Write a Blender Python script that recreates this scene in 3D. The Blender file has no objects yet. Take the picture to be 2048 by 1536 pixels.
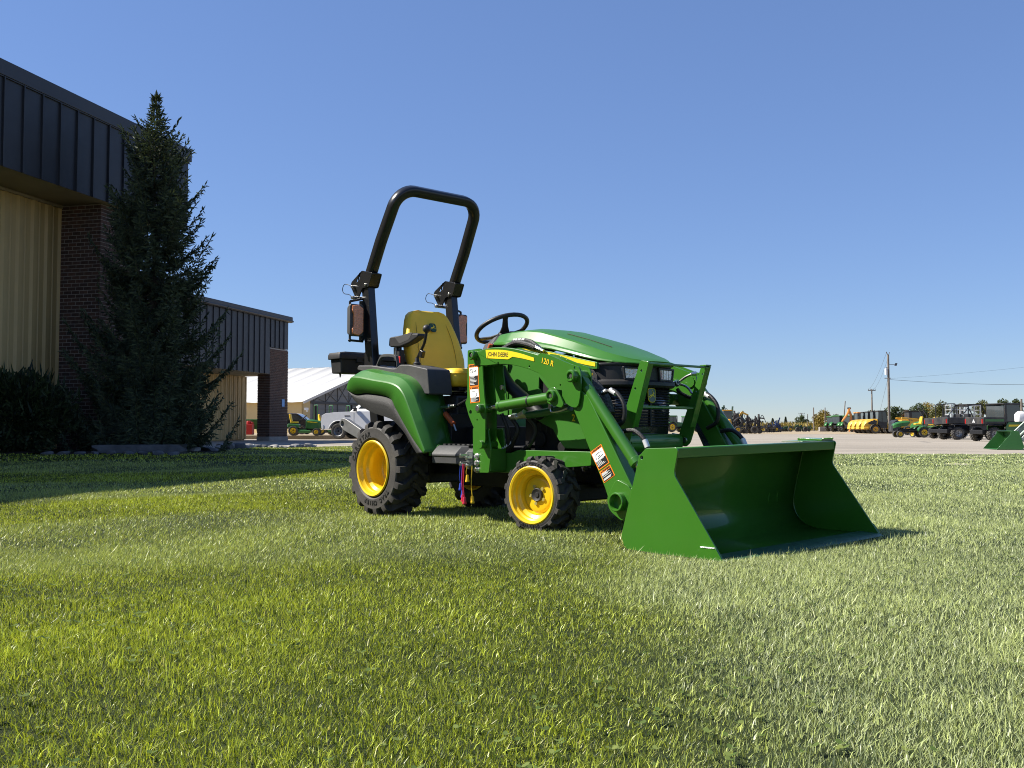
import bpy, bmesh, math, random
import numpy as np
from mathutils import Vector, Matrix

rnd = random.Random(7)
R = math.radians
scene = bpy.context.scene
col = scene.collection

# ------------------------------------------------------------------ camera
CAM_H = 0.62
cam_data = bpy.data.cameras.new('camera')
cam = bpy.data.objects.new('camera', cam_data)
col.objects.link(cam)
cam_data.sensor_width = 36.0
cam_data.lens = 36.0 * 1980.0 / 2048.0
cam_data.clip_start = 0.05
cam_data.clip_end = 6000.0
cam.location = (0, 0, CAM_H)
cam.rotation_euler = (R(90) + math.atan(88 / 1980.0), 0, 0)
scene.camera = cam

# ------------------------------------------------------------------ sky, sun, exposure
SUN_EL = R(44.5)
SUN_AZ = math.atan2(-1.0, 0.06)          # direction to the sun, measured from +Y towards +X
world = bpy.data.worlds.new('World')
scene.world = world
world.use_nodes = True
wn = world.node_tree
wn.nodes.clear()
w_out = wn.nodes.new('ShaderNodeOutputWorld')
w_bg = wn.nodes.new('ShaderNodeBackground')
w_sky = wn.nodes.new('ShaderNodeTexSky')
w_sky.sky_type = 'NISHITA'
w_sky.sun_disc = False
w_sky.sun_elevation = SUN_EL
w_sky.sun_rotation = SUN_AZ
w_sky.altitude = 200
w_sky.air_density = 0.7
w_sky.dust_density = 0.0
w_sky.ozone_density = 4.0
w_bg.inputs['Strength'].default_value = 0.074
# even out the sky's range (a phone picture holds the horizon and the zenith alike); same curve over the whole dome
w_bw = wn.nodes.new('ShaderNodeRGBToBW')
w_pw = wn.nodes.new('ShaderNodeMath')
w_pw.operation = 'POWER'
w_pw.inputs[1].default_value = -0.42
w_ml = wn.nodes.new('ShaderNodeMath')
w_ml.operation = 'MULTIPLY'
w_ml.inputs[1].default_value = 1.62
w_sc = wn.nodes.new('ShaderNodeVectorMath')
w_sc.operation = 'SCALE'
wn.links.new(w_sky.outputs[0], w_bw.inputs[0])
wn.links.new(w_bw.outputs[0], w_pw.inputs[0])
wn.links.new(w_pw.outputs[0], w_ml.inputs[0])
wn.links.new(w_sky.outputs[0], w_sc.inputs[0])
wn.links.new(w_ml.outputs[0], w_sc.inputs['Scale'])
w_tn = wn.nodes.new('ShaderNodeVectorMath')
w_tn.operation = 'MULTIPLY'
w_tn.inputs[1].default_value = (0.985, 0.95, 1.0)
wn.links.new(w_sc.outputs[0], w_tn.inputs[0])
wn.links.new(w_tn.outputs[0], w_bg.inputs[0])
wn.links.new(w_bg.outputs[0], w_out.inputs[0])

sun_data = bpy.data.lights.new('sun', 'SUN')
sun_data.energy = 5.0
sun_data.angle = R(0.53)
sun_data.color = (1.0, 0.945, 0.85)
sun = bpy.data.objects.new('sun', sun_data)
col.objects.link(sun)
sd = Vector((math.cos(SUN_EL) * math.sin(SUN_AZ), math.cos(SUN_EL) * math.cos(SUN_AZ), math.sin(SUN_EL)))
sun.rotation_euler = sd.to_track_quat('Z', 'Y').to_euler()
sun.location = (-30, 5, 40)

vs = scene.view_settings
vs.view_transform = 'Standard'
vs.look = 'None'
vs.exposure = 0.95
vs.gamma = 1.0
vs.use_curve_mapping = False
scene.render.engine = 'CYCLES'
scene.cycles.max_bounces = 6
scene.cycles.use_denoising = True
scene.cycles.denoiser = 'OPENIMAGEDENOISE'
scene.cycles.denoising_prefilter = 'NONE'
scene.cycles.sample_clamp_indirect = 4.0
scene.cycles.pixel_filter_type = 'BLACKMAN_HARRIS'
scene.cycles.filter_width = 1.05
scene.cycles.transparent_max_bounces = 6

# ------------------------------------------------------------------ materials
MATS = {}


def nodes_of(m):
    m.use_nodes = True
    nt = m.node_tree
    return nt, nt.nodes['Principled BSDF']


def mat(name, rgb, rough=0.5, metal=0.0, spec=0.5, coat=0.0, coat_rough=0.08, var=0.08, scale=8.0, bump=0.0, bscale=60.0,
        dust=0.0, trans=0.0, ior=1.45, alpha=1.0, stripes=None, rvar=0.0):
    """Procedural Principled material: noise-varied colour, roughness and fine relief."""
    if name in MATS:
        return MATS[name]
    m = bpy.data.materials.new(name)
    nt, b = nodes_of(m)
    L = nt.links
    tc = nt.nodes.new('ShaderNodeTexCoord')
    b.inputs['Roughness'].default_value = rough
    b.inputs['Metallic'].default_value = metal
    b.inputs['Specular IOR Level'].default_value = spec
    b.inputs['IOR'].default_value = ior
    b.inputs['Coat Weight'].default_value = coat
    b.inputs['Coat Roughness'].default_value = coat_rough
    b.inputs['Transmission Weight'].default_value = trans
    b.inputs['Alpha'].default_value = alpha
    n = nt.nodes.new('ShaderNodeTexNoise')
    n.inputs['Scale'].default_value = scale
    n.inputs['Detail'].default_value = 5
    L.new(tc.outputs['Object'], n.inputs['Vector'])
    rp = nt.nodes.new('ShaderNodeValToRGB')
    rp.color_ramp.elements[0].position = 0.3
    rp.color_ramp.elements[1].position = 0.7
    c0 = [max(0, c * (1 - var)) for c in rgb]
    c1 = [min(1, c * (1 + var)) for c in rgb]
    rp.color_ramp.elements[0].color = (*c0, 1)
    rp.color_ramp.elements[1].color = (*c1, 1)
    L.new(n.outputs['Fac'], rp.inputs['Fac'])
    src = rp.outputs['Color']
    if dust > 0:
        n2 = nt.nodes.new('ShaderNodeTexNoise')
        n2.inputs['Scale'].default_value = scale * 0.4
        n2.inputs['Detail'].default_value = 9
        n2.inputs['Roughness'].default_value = 0.7
        L.new(tc.outputs['Object'], n2.inputs['Vector'])
        mr = nt.nodes.new('ShaderNodeMapRange')
        mr.inputs['From Min'].default_value = 0.45
        mr.inputs['From Max'].default_value = 0.75
        mr.inputs['To Max'].default_value = dust
        L.new(n2.outputs['Fac'], mr.inputs['Value'])
        mx = nt.nodes.new('ShaderNodeMix')
        mx.data_type = 'RGBA'
        L.new(mr.outputs['Result'], mx.inputs['Factor'])
        L.new(src, mx.inputs['A'])
        mx.inputs['B'].default_value = (0.22, 0.19, 0.14, 1)
        src = mx.outputs['Result']
    L.new(src, b.inputs['Base Color'])
    if rvar > 0:
        n4 = nt.nodes.new('ShaderNodeTexNoise')
        n4.inputs['Scale'].default_value = scale * 1.7
        n4.inputs['Detail'].default_value = 6
        L.new(tc.outputs['Object'], n4.inputs['Vector'])
        m4 = nt.nodes.new('ShaderNodeMapRange')
        m4.inputs['To Min'].default_value = max(0.02, rough - rvar)
        m4.inputs['To Max'].default_value = rough + rvar
        L.new(n4.outputs['Fac'], m4.inputs['Value'])
        L.new(m4.outputs['Result'], b.inputs['Roughness'])
    if bump > 0:
        n3 = nt.nodes.new('ShaderNodeTexNoise')
        n3.inputs['Scale'].default_value = bscale
        n3.inputs['Detail'].default_value = 4
        L.new(tc.outputs['Object'], n3.inputs['Vector'])
        bp = nt.nodes.new('ShaderNodeBump')
        bp.inputs['Strength'].default_value = bump
        bp.inputs['Distance'].default_value = 0.01
        L.new(n3.outputs['Fac'], bp.inputs['Height'])
        L.new(bp.outputs['Normal'], b.inputs['Normal'])
    MATS[name] = m
    return m


def leaf_mat(name, rgb, rgb2, trans=0.35, rough=0.5, spec=0.3, yellow=None, noise_scale=1.5):
    """Foliage: colour varies per leaf (vertex attribute 'tone' 0..1) and light passes through."""
    if name in MATS:
        return MATS[name]
    m = bpy.data.materials.new(name)
    nt, b = nodes_of(m)
    L = nt.links
    at = nt.nodes.new('ShaderNodeAttribute')
    at.attribute_name = 'tone'
    rp = nt.nodes.new('ShaderNodeValToRGB')
    rp.color_ramp.elements[0].color = (*rgb, 1)
    rp.color_ramp.elements[1].color = (*rgb2, 1)
    if yellow:
        e = rp.color_ramp.elements.new(0.93)
        e.color = (*rgb2, 1)
        rp.color_ramp.elements[-1].color = (*yellow, 1)
    L.new(at.outputs['Fac'], rp.inputs['Fac'])
    L.new(rp.outputs['Color'], b.inputs['Base Color'])
    b.inputs['Roughness'].default_value = rough
    b.inputs['Specular IOR Level'].default_value = spec
    tr = nt.nodes.new('ShaderNodeBsdfTranslucent')
    mxc = nt.nodes.new('ShaderNodeMix')
    mxc.data_type = 'RGBA'
    mxc.blend_type = 'MULTIPLY'
    mxc.inputs['Factor'].default_value = 1.0
    mxc.inputs['B'].default_value = (1.25, 1.15, 0.5, 1)
    L.new(rp.outputs['Color'], mxc.inputs['A'])
    L.new(mxc.outputs['Result'], tr.inputs['Color'])
    mix = nt.nodes.new('ShaderNodeMixShader')
    mix.inputs['Fac'].default_value = trans
    L.new(b.outputs[0], mix.inputs[1])
    L.new(tr.outputs[0], mix.inputs[2])
    L.new(mix.outputs[0], nt.nodes['Material Output'].inputs['Surface'])
    MATS[name] = m
    return m


GREEN = mat('tractor_green_paint', (0.032, 0.142, 0.010), rough=0.34, coat=0.5, coat_rough=0.07, var=0.05, scale=3, rvar=0.07, dust=0.045, bump=0.05, bscale=7)
GREEN_P = mat('hood_green_plastic', (0.036, 0.150, 0.015), rough=0.42, coat=0.14, coat_rough=0.18, var=0.04, scale=3, bump=0.015, bscale=260)
YELLOW = mat('wheel_yellow_paint', (0.74, 0.49, 0.010), rough=0.34, coat=0.4, coat_rough=0.1, var=0.04, scale=6, dust=0.05)
SEATY = mat('seat_yellow_vinyl', (0.88, 0.55, 0.030), rough=0.5, var=0.05, scale=9, bump=0.05, bscale=300)
DECALY = mat('decal_yellow', (0.76, 0.57, 0.015), rough=0.4, var=0.02)
BLACKP = mat('black_plastic', (0.018, 0.018, 0.019), rough=0.52, var=0.15, scale=20, bump=0.06, bscale=420, dust=0.06)
GREYP = mat('charcoal_plastic', (0.050, 0.050, 0.051), rough=0.55, var=0.1, scale=16, bump=0.12, bscale=520, dust=0.08)
TEXB = mat('textured_fender_plastic', (0.015, 0.015, 0.015), rough=0.62, var=0.35, scale=160, bump=0.35, bscale=330, dust=0.05)
BLACKM = mat('black_frame_paint', (0.010, 0.010, 0.011), rough=0.30, coat=0.25, coat_rough=0.12, var=0.1, scale=5, rvar=0.06)
DARKM = mat('dark_engine_metal', (0.012, 0.012, 0.013), rough=0.5, metal=0.2, var=0.35, scale=14, bump=0.1, bscale=70)
RUBBER = mat('tire_rubber', (0.040, 0.037, 0.034), rough=0.66, var=0.25, scale=14, bump=0.18, bscale=150, dust=0.22)
HOSE = mat('hydraulic_hose', (0.012, 0.012, 0.012), rough=0.42, var=0.2, scale=60, bump=0.25, bscale=500)
STEEL = mat('zinc_steel', (0.62, 0.62, 0.60), rough=0.28, metal=1.0, var=0.1, scale=20)
CHROME = mat('chrome_rod', (0.80, 0.80, 0.81), rough=0.08, metal=1.0, var=0.02)
WHITE = mat('white_print', (0.78, 0.78, 0.76), rough=0.5, var=0.02)
BLACKK = mat('black_print', (0.012, 0.012, 0.012), rough=0.5, var=0.02)
ORANGE = mat('warning_orange', (0.85, 0.22, 0.015), rough=0.45, var=0.03)
AMBER = mat('amber_reflector', (0.68, 0.24, 0.10), rough=0.18, coat=0.5, var=0.25, scale=70, bump=0.5, bscale=120)
REDG = mat('red_grip', (0.42, 0.085, 0.02), rough=0.45, var=0.06)
REDR = mat('red_latch', (0.45, 0.02, 0.02), rough=0.4)
LENS = mat('headlight_lens', (0.42, 0.40, 0.40), rough=0.08, metal=0.6, coat=1.0, coat_rough=0.02, var=0.3, scale=14, bump=0.3, bscale=60)

# ------------------------------------------------------------------ mesh helpers
def new_obj(name, me, m=None, parent=None):
    o = bpy.data.objects.new(name, me)
    col.objects.link(o)
    if m is not None and me is not None:
        me.materials.append(m)
    if parent is not None:
        o.parent = parent
    return o


def tag(o, label=None, cat=None, group=None, kind=None):
    if label:
        o['label'] = label
    if cat:
        o['category'] = cat
    if group:
        o['group'] = group
    if kind:
        o['kind'] = kind
    return o


def empty(name, loc, rz=0.0, label=None, cat=None, group=None):
    o = bpy.data.objects.new(name, None)
    col.objects.link(o)
    o.location = loc
    o.rotation_euler = (0, 0, rz)
    o.empty_display_size = 0.2
    return tag(o, label, cat, group)


def copy_tree(o, parent=None):
    c = o.copy()
    col.objects.link(c)
    if parent is not None:
        c.parent = parent
    for ch in list(o.children):
        copy_tree(ch, c)
    return c


class MB:
    """Collects shapes in a bmesh; build() links them as one mesh object."""

    def __init__(self):
        self.bm = bmesh.new()

    def box(self, c, s, rot=None):
        M = Matrix.Translation(c)
        if rot is not None:
            M = M @ rot.to_4x4()
        M = M @ Matrix.Diagonal((s[0], s[1], s[2], 1))
        bmesh.ops.create_cube(self.bm, size=1.0, matrix=M)
        return self

    def bar(self, a, b, w, h, up=(0, 0, 1), ext=0.0):
        a, b = Vector(a), Vector(b)
        d = (b - a)
        ln = d.length
        d.normalize()
        u = Vector(up)
        s = d.cross(u)
        if s.length < 1e-5:
            s = d.cross(Vector((0, 1, 0)))
        s.normalize()
        u = s.cross(d)
        M = Matrix((d, s, u)).transposed()
        return self.box((a + b) / 2, (ln + ext, w, h), M)

    def cyl(self, a, b, r, r2=None, n=16, caps=True):
        a, b = Vector(a), Vector(b)
        d = b - a
        q = d.to_track_quat('Z', 'Y').to_matrix().to_4x4()
        M = Matrix.Translation((a + b) / 2) @ q
        bmesh.ops.create_cone(self.bm, cap_ends=caps, cap_tris=False, segments=n, radius1=r,
                              radius2=r if r2 is None else r2, depth=d.length, matrix=M)
        return self

    def sphere(self, c, r, sc=(1, 1, 1), n=12):
        M = Matrix.Translation(c) @ Matrix.Diagonal((sc[0], sc[1], sc[2], 1))
        bmesh.ops.create_uvsphere(self.bm, u_segments=n, v_segments=max(6, n * 2 // 3), radius=r, matrix=M)
        return self

    def rings(self, rings, closed=True, caps=True, loop=False):
        """Skin a list of rings (equal point counts)."""
        bm = self.bm
        vs_ = [[bm.verts.new(p) for p in r] for r in rings]
        n = len(vs_[0])
        m_ = len(vs_)
        for i in range(m_ if loop else m_ - 1):
            A, B = vs_[i], vs_[(i + 1) % m_]
            for j in range(n if closed else n - 1):
                k = (j + 1) % n
                try:
                    bm.faces.new((A[j], A[k], B[k], B[j]))
                except ValueError:
                    pass
        if caps and closed and not loop:
            for r, flip in ((vs_[0], True), (vs_[-1], False)):
                try:
                    bm.faces.new(r[::-1] if flip else r)
                except ValueError:
                    pass
        return self

    def tube(self, pts, r, n=10, smooth=6, closed=False):
        pts = catmull(pts, smooth, closed) if smooth > 1 else [Vector(p) for p in pts]
        rings = []
        prev = None
        N = len(pts)
        for i, p in enumerate(pts):
            a = pts[(i - 1) % N] if (i > 0 or closed) else pts[i]
            b = pts[(i + 1) % N] if (i < N - 1 or closed) else pts[i]
            t = (b - a).normalized()
            if prev is None:
                u = t.orthogonal().normalized()
            else:
                u = (prev - t * prev.dot(t)).normalized()
            prev = u
            v = t.cross(u)
            rr = r(i / max(1, N - 1)) if callable(r) else r
            rings.append([p + (u * math.cos(q) + v * math.sin(q)) * rr for q in [2 * math.pi * k / n for k in range(n)]])
        self.rings(rings, caps=not closed, loop=closed)
        return self

    def plate(self, outline, y0, y1, holes=(), axis='y'):
        """Prism of an (x, z) outline between y0 and y1; holes are (cx, cz, r[, n]) or point lists."""
        bm = self.bm
        loops = [list(outline)]
        for h in holes:
            if len(h) in (3, 4) and not hasattr(h[0], '__len__'):
                k = h[3] if len(h) == 4 else 14
                loops.append([(h[0] + h[2] * math.cos(2 * math.pi * i / k), h[1] + h[2] * math.sin(2 * math.pi * i / k)) for i in range(k)])
            else:
                loops.append(list(h))

        def P(a, b, c):
            return (a, b, c) if axis == 'y' else ((b, a, c) if axis == 'x' else (a, c, b))
        edges = []
        allv = []
        for lp in loops:
            v = [bm.verts.new(P(p[0], y0, p[1])) for p in lp]
            allv.append(v)
            edges += [bm.edges.new((v[i], v[(i + 1) % len(v)])) for i in range(len(v))]
        if len(loops) == 1:
            faces = [bm.faces.new(allv[0])]
        else:
            g = bmesh.ops.triangle_fill(bm, use_beauty=True, use_dissolve=True, edges=edges)
            faces = [e for e in g['geom'] if isinstance(e, bmesh.types.BMFace)]
        ex = bmesh.ops.extrude_face_region(bm, geom=faces, use_keep_orig=True)
        d = P(0, y1 - y0, 0)
        bmesh.ops.translate(bm, verts=[e for e in ex['geom'] if isinstance(e, bmesh.types.BMVert)], vec=d)
        return self

    def lathe(self, prof, c, axis=(0, 1, 0), n=32, closed=False):
        """Revolve (radius, offset-along-axis) profile about axis through c."""
        ax = Vector(axis).normalized()
        u = ax.orthogonal().normalized()
        v = ax.cross(u)
        c = Vector(c)
        rings = []
        for k in range(n):
            a = 2 * math.pi * k / n
            d = u * math.cos(a) + v * math.sin(a)
            rings.append([c + d * r + ax * o for r, o in prof])
        self.rings(rings, closed=closed, caps=False, loop=True)
        return self

    def build(self, name, m, parent=None, bevel=0.0, smooth=True, angle=35, seg=2, solid=0.0, label=None, mirror=False, loc=None):
        bm = self.bm
        bmesh.ops.remove_doubles(bm, verts=bm.verts, dist=1e-5)
        bmesh.ops.recalc_face_normals(bm, faces=bm.faces)
        if mirror:
            bmesh.ops.scale(bm, vec=(1, -1, 1), verts=bm.verts)
            bmesh.ops.reverse_faces(bm, faces=bm.faces)
        me = bpy.data.meshes.new(name)
        bm.to_mesh(me)
        bm.free()
        o = new_obj(name, me, m, parent)
        if smooth:
            me.polygons.foreach_set('use_smooth', [True] * len(me.polygons))
            if bevel <= 0:
                me.set_sharp_from_angle(angle=R(angle))
        if solid:
            md = o.modifiers.new('solid', 'SOLIDIFY')
            md.thickness = solid
            md.offset = 0
        if bevel > 0:
            md = o.modifiers.new('bevel', 'BEVEL')
            md.width = bevel
            md.segments = seg
            md.limit_method = 'ANGLE'
            md.angle_limit = R(angle)
            md.harden_normals = True
        if label:
            o['label'] = label
        if loc is not None:
            o.location = loc
        return o


def catmull(pts, k, closed=False):
    P = [Vector(p) for p in pts]
    out = []
    N = len(P)
    for i in range(N if closed else N - 1):
        p0 = P[(i - 1) % N] if (i > 0 or closed) else P[i]
        p1 = P[i]
        p2 = P[(i + 1) % N]
        p3 = P[(i + 2) % N] if (i + 2 < N or closed) else P[(i + 1) % N]
        for j in range(k):
            t = j / k
            out.append(0.5 * ((2 * p1) + (p2 - p0) * t + (2 * p0 - 5 * p1 + 4 * p2 - p3) * t * t + (3 * p1 - p0 - 3 * p2 + p3) * t ** 3))
    if not closed:
        out.append(P[-1])
    return out


def round_poly(pts, r, k=4):
    """Round the corners of a 2-D outline."""
    out = []
    n = len(pts)
    for i in range(n):
        p = Vector((pts[i][0], pts[i][1]))
        a = Vector((pts[i - 1][0], pts[i - 1][1]))
        b = Vector((pts[(i + 1) % n][0], pts[(i + 1) % n][1]))
        da, db = a - p, b - p
        rr = min(r, da.length * 0.45, db.length * 0.45)
        s, e = p + da.normalized() * rr, p + db.normalized() * rr
        for j in range(k + 1):
            t = j / k
            q = (1 - t) ** 2 * s + 2 * t * (1 - t) * p + t * t * e
            out.append((q.x, q.y))
    return out


def text_mesh(s, size, align='CENTER', bold=0.0, sx=1.0, depth=0.0, shear=0.0):
    cu = bpy.data.curves.new('lettering', 'FONT')
    cu.body = s
    cu.size = size
    cu.align_x = align
    cu.align_y = 'CENTER'
    cu.offset = bold
    cu.extrude = depth
    cu.shear = shear
    cu.resolution_u = 3
    t = bpy.data.objects.new('lettering', cu)
    col.objects.link(t)
    dg = bpy.context.evaluated_depsgraph_get()
    me = bpy.data.meshes.new_from_object(t.evaluated_get(dg))
    bpy.data.objects.remove(t)
    bpy.data.curves.remove(cu)
    if sx != 1.0:
        for v in me.vertices:
            v.co.x *= sx
    return me


def lettering(name, s, size, m, parent, loc, xdir, ydir, **kw):
    me = text_mesh(s, size, **kw)
    me.materials.clear()
    x, y = Vector(xdir).normalized(), Vector(ydir).normalized()
    z = x.cross(y)
    M = Matrix((x, y, z)).transposed().to_4x4()
    M.translation = Vector(loc)
    me.transform(M)
    return new_obj(name, me, m, parent)


def big_mesh(name, verts, faces_flat, face_len, m, tone=None, parent=None, smooth=False):
    """Fast mesh from numpy arrays: every face has face_len corners."""
    me = bpy.data.meshes.new(name)
    verts = np.asarray(verts, dtype=np.float32)
    ff = np.asarray(faces_flat, dtype=np.int32).ravel()
    nf = len(ff) // face_len
    me.vertices.add(len(verts))
    me.vertices.foreach_set('co', verts.ravel())
    me.loops.add(len(ff))
    me.loops.foreach_set('vertex_index', ff)
    me.polygons.add(nf)
    me.polygons.foreach_set('loop_start', np.arange(nf, dtype=np.int32) * face_len)
    me.polygons.foreach_set('loop_total', np.full(nf, face_len, dtype=np.int32))
    if tone is not None:
        a = me.attributes.new('tone', 'FLOAT', 'POINT')
        a.data.foreach_set('value', np.asarray(tone, dtype=np.float32).ravel())
    me.update(calc_edges=True)
    if smooth:
        me.polygons.foreach_set('use_smooth', np.ones(nf, dtype=bool))
    return new_obj(name, me, m, parent)


def smoothstep(a, b, x):
    t = np.clip((x - a) / (b - a), 0, 1)
    return t * t * (3 - 2 * t)


def in_poly(x, y, poly):
    x = np.asarray(x)
    y = np.asarray(y)
    c = np.zeros(x.shape, dtype=bool)
    n = len(poly)
    for i in range(n):
        x0, y0 = poly[i]
        x1, y1 = poly[(i + 1) % n]
        cond = ((y0 > y) != (y1 > y))
        with np.errstate(divide='ignore', invalid='ignore'):
            xi = (x1 - x0) * (y - y0) / (y1 - y0 + 1e-12) + x0
        c ^= cond & (x < xi)
    return c
TH = R(48.2)
TF = (math.cos(TH), -math.sin(TH))
TL = (math.sin(TH), math.cos(TH))
TR_O = (-0.552, 7.483)

# ================================================================== GROUND
def ground_h(x, y):
    x = np.asarray(x, dtype=float)
    y = np.asarray(y, dtype=float)
    h = 0.15 * smoothstep(13.5, 18.5, y) * (1 - smoothstep(-7.2, -2.5, x)) * (1 - smoothstep(22, 31, y))
    return h


def uneven(x, y):
    return 0.012 * (np.sin(x * 1.7 + 0.4 * y) * np.sin(y * 1.3 + 1.1) + 0.6 * np.sin(x * 3.9 - y * 2.2))


LAWN = [(-17, -7), (-12.5, 16.9), (-9.0, 17.6), (-7.7, 17.9), (-6.5, 18.5), (-6.0, 20.0), (-6.3, 23), (-6.9, 26.5), (-6.9, 29.5), (-6.4, 32.4), (-5.6, 34.0),
        (-3.5, 33.0), (0, 30.0), (5, 25.6), (8, 23.6), (12, 23.2), (20, 23.0), (44, 22.4), (60, 15), (60, -7)]


def ground_material(name, c0, c1, scale, stretch=(1, 1, 1), bump=0.3, bscale=40, rough=0.9, spots=None, cracks=None):
    m = bpy.data.materials.new(name)
    nt, b = nodes_of(m)
    L = nt.links
    tc = nt.nodes.new('ShaderNodeTexCoord')
    mp = nt.nodes.new('ShaderNodeMapping')
    mp.inputs['Scale'].default_value = stretch
    L.new(tc.outputs['Object'], mp.inputs['Vector'])
    n1 = nt.nodes.new('ShaderNodeTexNoise')
    n1.inputs['Scale'].default_value = scale
    n1.inputs['Detail'].default_value = 9
    n1.inputs['Roughness'].default_value = 0.62
    L.new(mp.outputs['Vector'], n1.inputs['Vector'])
    rp = nt.nodes.new('ShaderNodeValToRGB')
    rp.color_ramp.elements[0].position = 0.32
    rp.color_ramp.elements[1].position = 0.68
    rp.color_ramp.elements[0].color = (*c0, 1)
    rp.color_ramp.elements[1].color = (*c1, 1)
    L.new(n1.outputs['Fac'], rp.inputs['Fac'])
    src = rp.outputs['Color']
    n2 = nt.nodes.new('ShaderNodeTexNoise')
    n2.inputs['Scale'].default_value = bscale
    n2.inputs['Detail'].default_value = 6
    L.new(tc.outputs['Object'], n2.inputs['Vector'])
    mx = nt.nodes.new('ShaderNodeMix')
    mx.data_type = 'RGBA'
    mx.blend_type = 'OVERLAY'
    mx.inputs['Factor'].default_value = 0.45
    L.new(src, mx.inputs['A'])
    L.new(n2.outputs['Fac'], mx.inputs['B'])
    src = mx.outputs['Result']
    if cracks:
        vo = nt.nodes.new('ShaderNodeTexVoronoi')
        vo.feature = 'DISTANCE_TO_EDGE'
        vo.inputs['Scale'].default_value = cracks
        L.new(tc.outputs['Object'], vo.inputs['Vector'])
        mr = nt.nodes.new('ShaderNodeMapRange')
        mr.inputs['From Max'].default_value = 0.012
        mr.inputs['To Min'].default_value = 0.45
        mr.inputs['To Max'].default_value = 0.0
        L.new(vo.outputs['Distance'], mr.inputs['Value'])
        m2 = nt.nodes.new('ShaderNodeMix')
        m2.data_type = 'RGBA'
        m2.inputs['B'].default_value = (0.10, 0.09, 0.08, 1)
        L.new(mr.outputs['Result'], m2.inputs['Factor'])
        L.new(src, m2.inputs['A'])
        src = m2.outputs['Result']
    L.new(src, b.inputs['Base Color'])
    b.inputs['Roughness'].default_value = rough
    b.inputs['Specular IOR Level'].default_value = 0.25
    bp = nt.nodes.new('ShaderNodeBump')
    bp.inputs['Strength'].default_value = bump
    bp.inputs['Distance'].default_value = 0.02
    L.new(n2.outputs['Fac'], bp.inputs['Height'])
    L.new(bp.outputs['Normal'], b.inputs['Normal'])
    return m


M_FIELD = ground_material('dry_field_earth', (0.24, 0.19, 0.11), (0.36, 0.29, 0.16), 0.12, (1, 0.3, 1), bscale=3)
M_LOT = ground_material('worn_concrete', (0.225, 0.197, 0.158), (0.355, 0.312, 0.252), 0.35, (0.35, 1.3, 1), bscale=22, cracks=0.11)
M_GRAVEL = ground_material('tan_gravel', (0.26, 0.205, 0.13), (0.38, 0.305, 0.20), 0.5, (0.5, 1.2, 1), bscale=9, bump=0.6)
M_SOIL = ground_material('lawn_thatch', (0.010, 0.017, 0.003), (0.028, 0.042, 0.007), 14, bscale=160, bump=0.6)
M_MULCH = ground_material('dark_mulch', (0.018, 0.013, 0.009), (0.04, 0.028, 0.02), 9, bscale=60, bump=0.9)


def sheet(name, poly, z, m, kind='structure'):
    bm = bmesh.new()
    v = [bm.verts.new((p[0], p[1], z)) for p in poly]
    f = bm.faces.new(v)
    bmesh.ops.triangulate(bm, faces=[f])
    me = bpy.data.meshes.new(name)
    bm.to_mesh(me)
    bm.free()
    o = new_obj(name, me, m)
    if me.polygons[0].normal.z < 0:
        me.flip_normals()
    o['kind'] = kind
    return o


sheet('ground', [(-3000, -60), (3000, -60), (3000, 4500), (-3000, 4500)], -0.030, M_FIELD)
sheet('concrete_lot', [(-75, 16), (160, 16), (160, 104), (-75, 104)], -0.010, M_LOT)
sheet('gravel_yard', [(-120, 100), (220, 100), (220, 245), (-120, 245)], -0.004, M_GRAVEL)


def grid_sheet(name, poly, m, x0, x1, y0, y1, step, dz, hf):
    xs = np.arange(x0, x1 + step * .5, step)
    ys = np.arange(y0, y1 + step * .5, step)
    X, Y = np.meshgrid(xs, ys)
    Zv = hf(X, Y) + dz
    nx, ny = len(xs), len(ys)
    V = np.stack([X.ravel(), Y.ravel(), Zv.ravel()], 1)
    i = np.arange(nx - 1)
    j = np.arange(ny - 1)
    I, J = np.meshgrid(i, j)
    a = (J * nx + I).ravel()
    Fq = np.stack([a, a + 1, a + 1 + nx, a + nx], 1)
    cx, cy = (X[:-1, :-1] + step / 2).ravel(), (Y[:-1, :-1] + step / 2).ravel()
    Fq = Fq[in_poly(cx, cy, poly)]
    used = np.unique(Fq)
    remap = np.full(len(V), -1)
    remap[used] = np.arange(len(used))
    o = big_mesh(name, V[used], remap[Fq], 4, m, smooth=True)
    o['kind'] = 'structure'
    return o


grid_sheet('lawn', LAWN, M_SOIL, -17, 44, -7, 36, 0.25, 0.004, lambda x, y: ground_h(x, y) + uneven(x, y))
BED = [(-13.5, 16.9), (-9.0, 17.6), (-7.7, 17.9), (-6.5, 18.5), (-6.0, 20.0), (-6.3, 23), (-6.9, 26.5), (-6.9, 29.5), (-8.3, 29.5), (-8.3, 24), (-10, 20), (-13.5, 19)]
grid_sheet('planting_bed', BED, M_MULCH, -13.5, -5.9, 16.8, 29.6, 0.1, 0.012, lambda x, y: ground_h(x, y) + 0.03 * np.sin(x * 5) * np.sin(y * 4))
# raised gravel strip beside the far shed, with a low concrete edge
g = MB().box((-21, 87, 0.05), (62, 62, 0.30)).build('gravel_strip', M_GRAVEL)
g['kind'] = 'structure'
M_KERB = mat('kerb_concrete', (0.28, 0.26, 0.235), rough=0.85, var=0.15, scale=3, bump=0.3, bscale=40)

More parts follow.
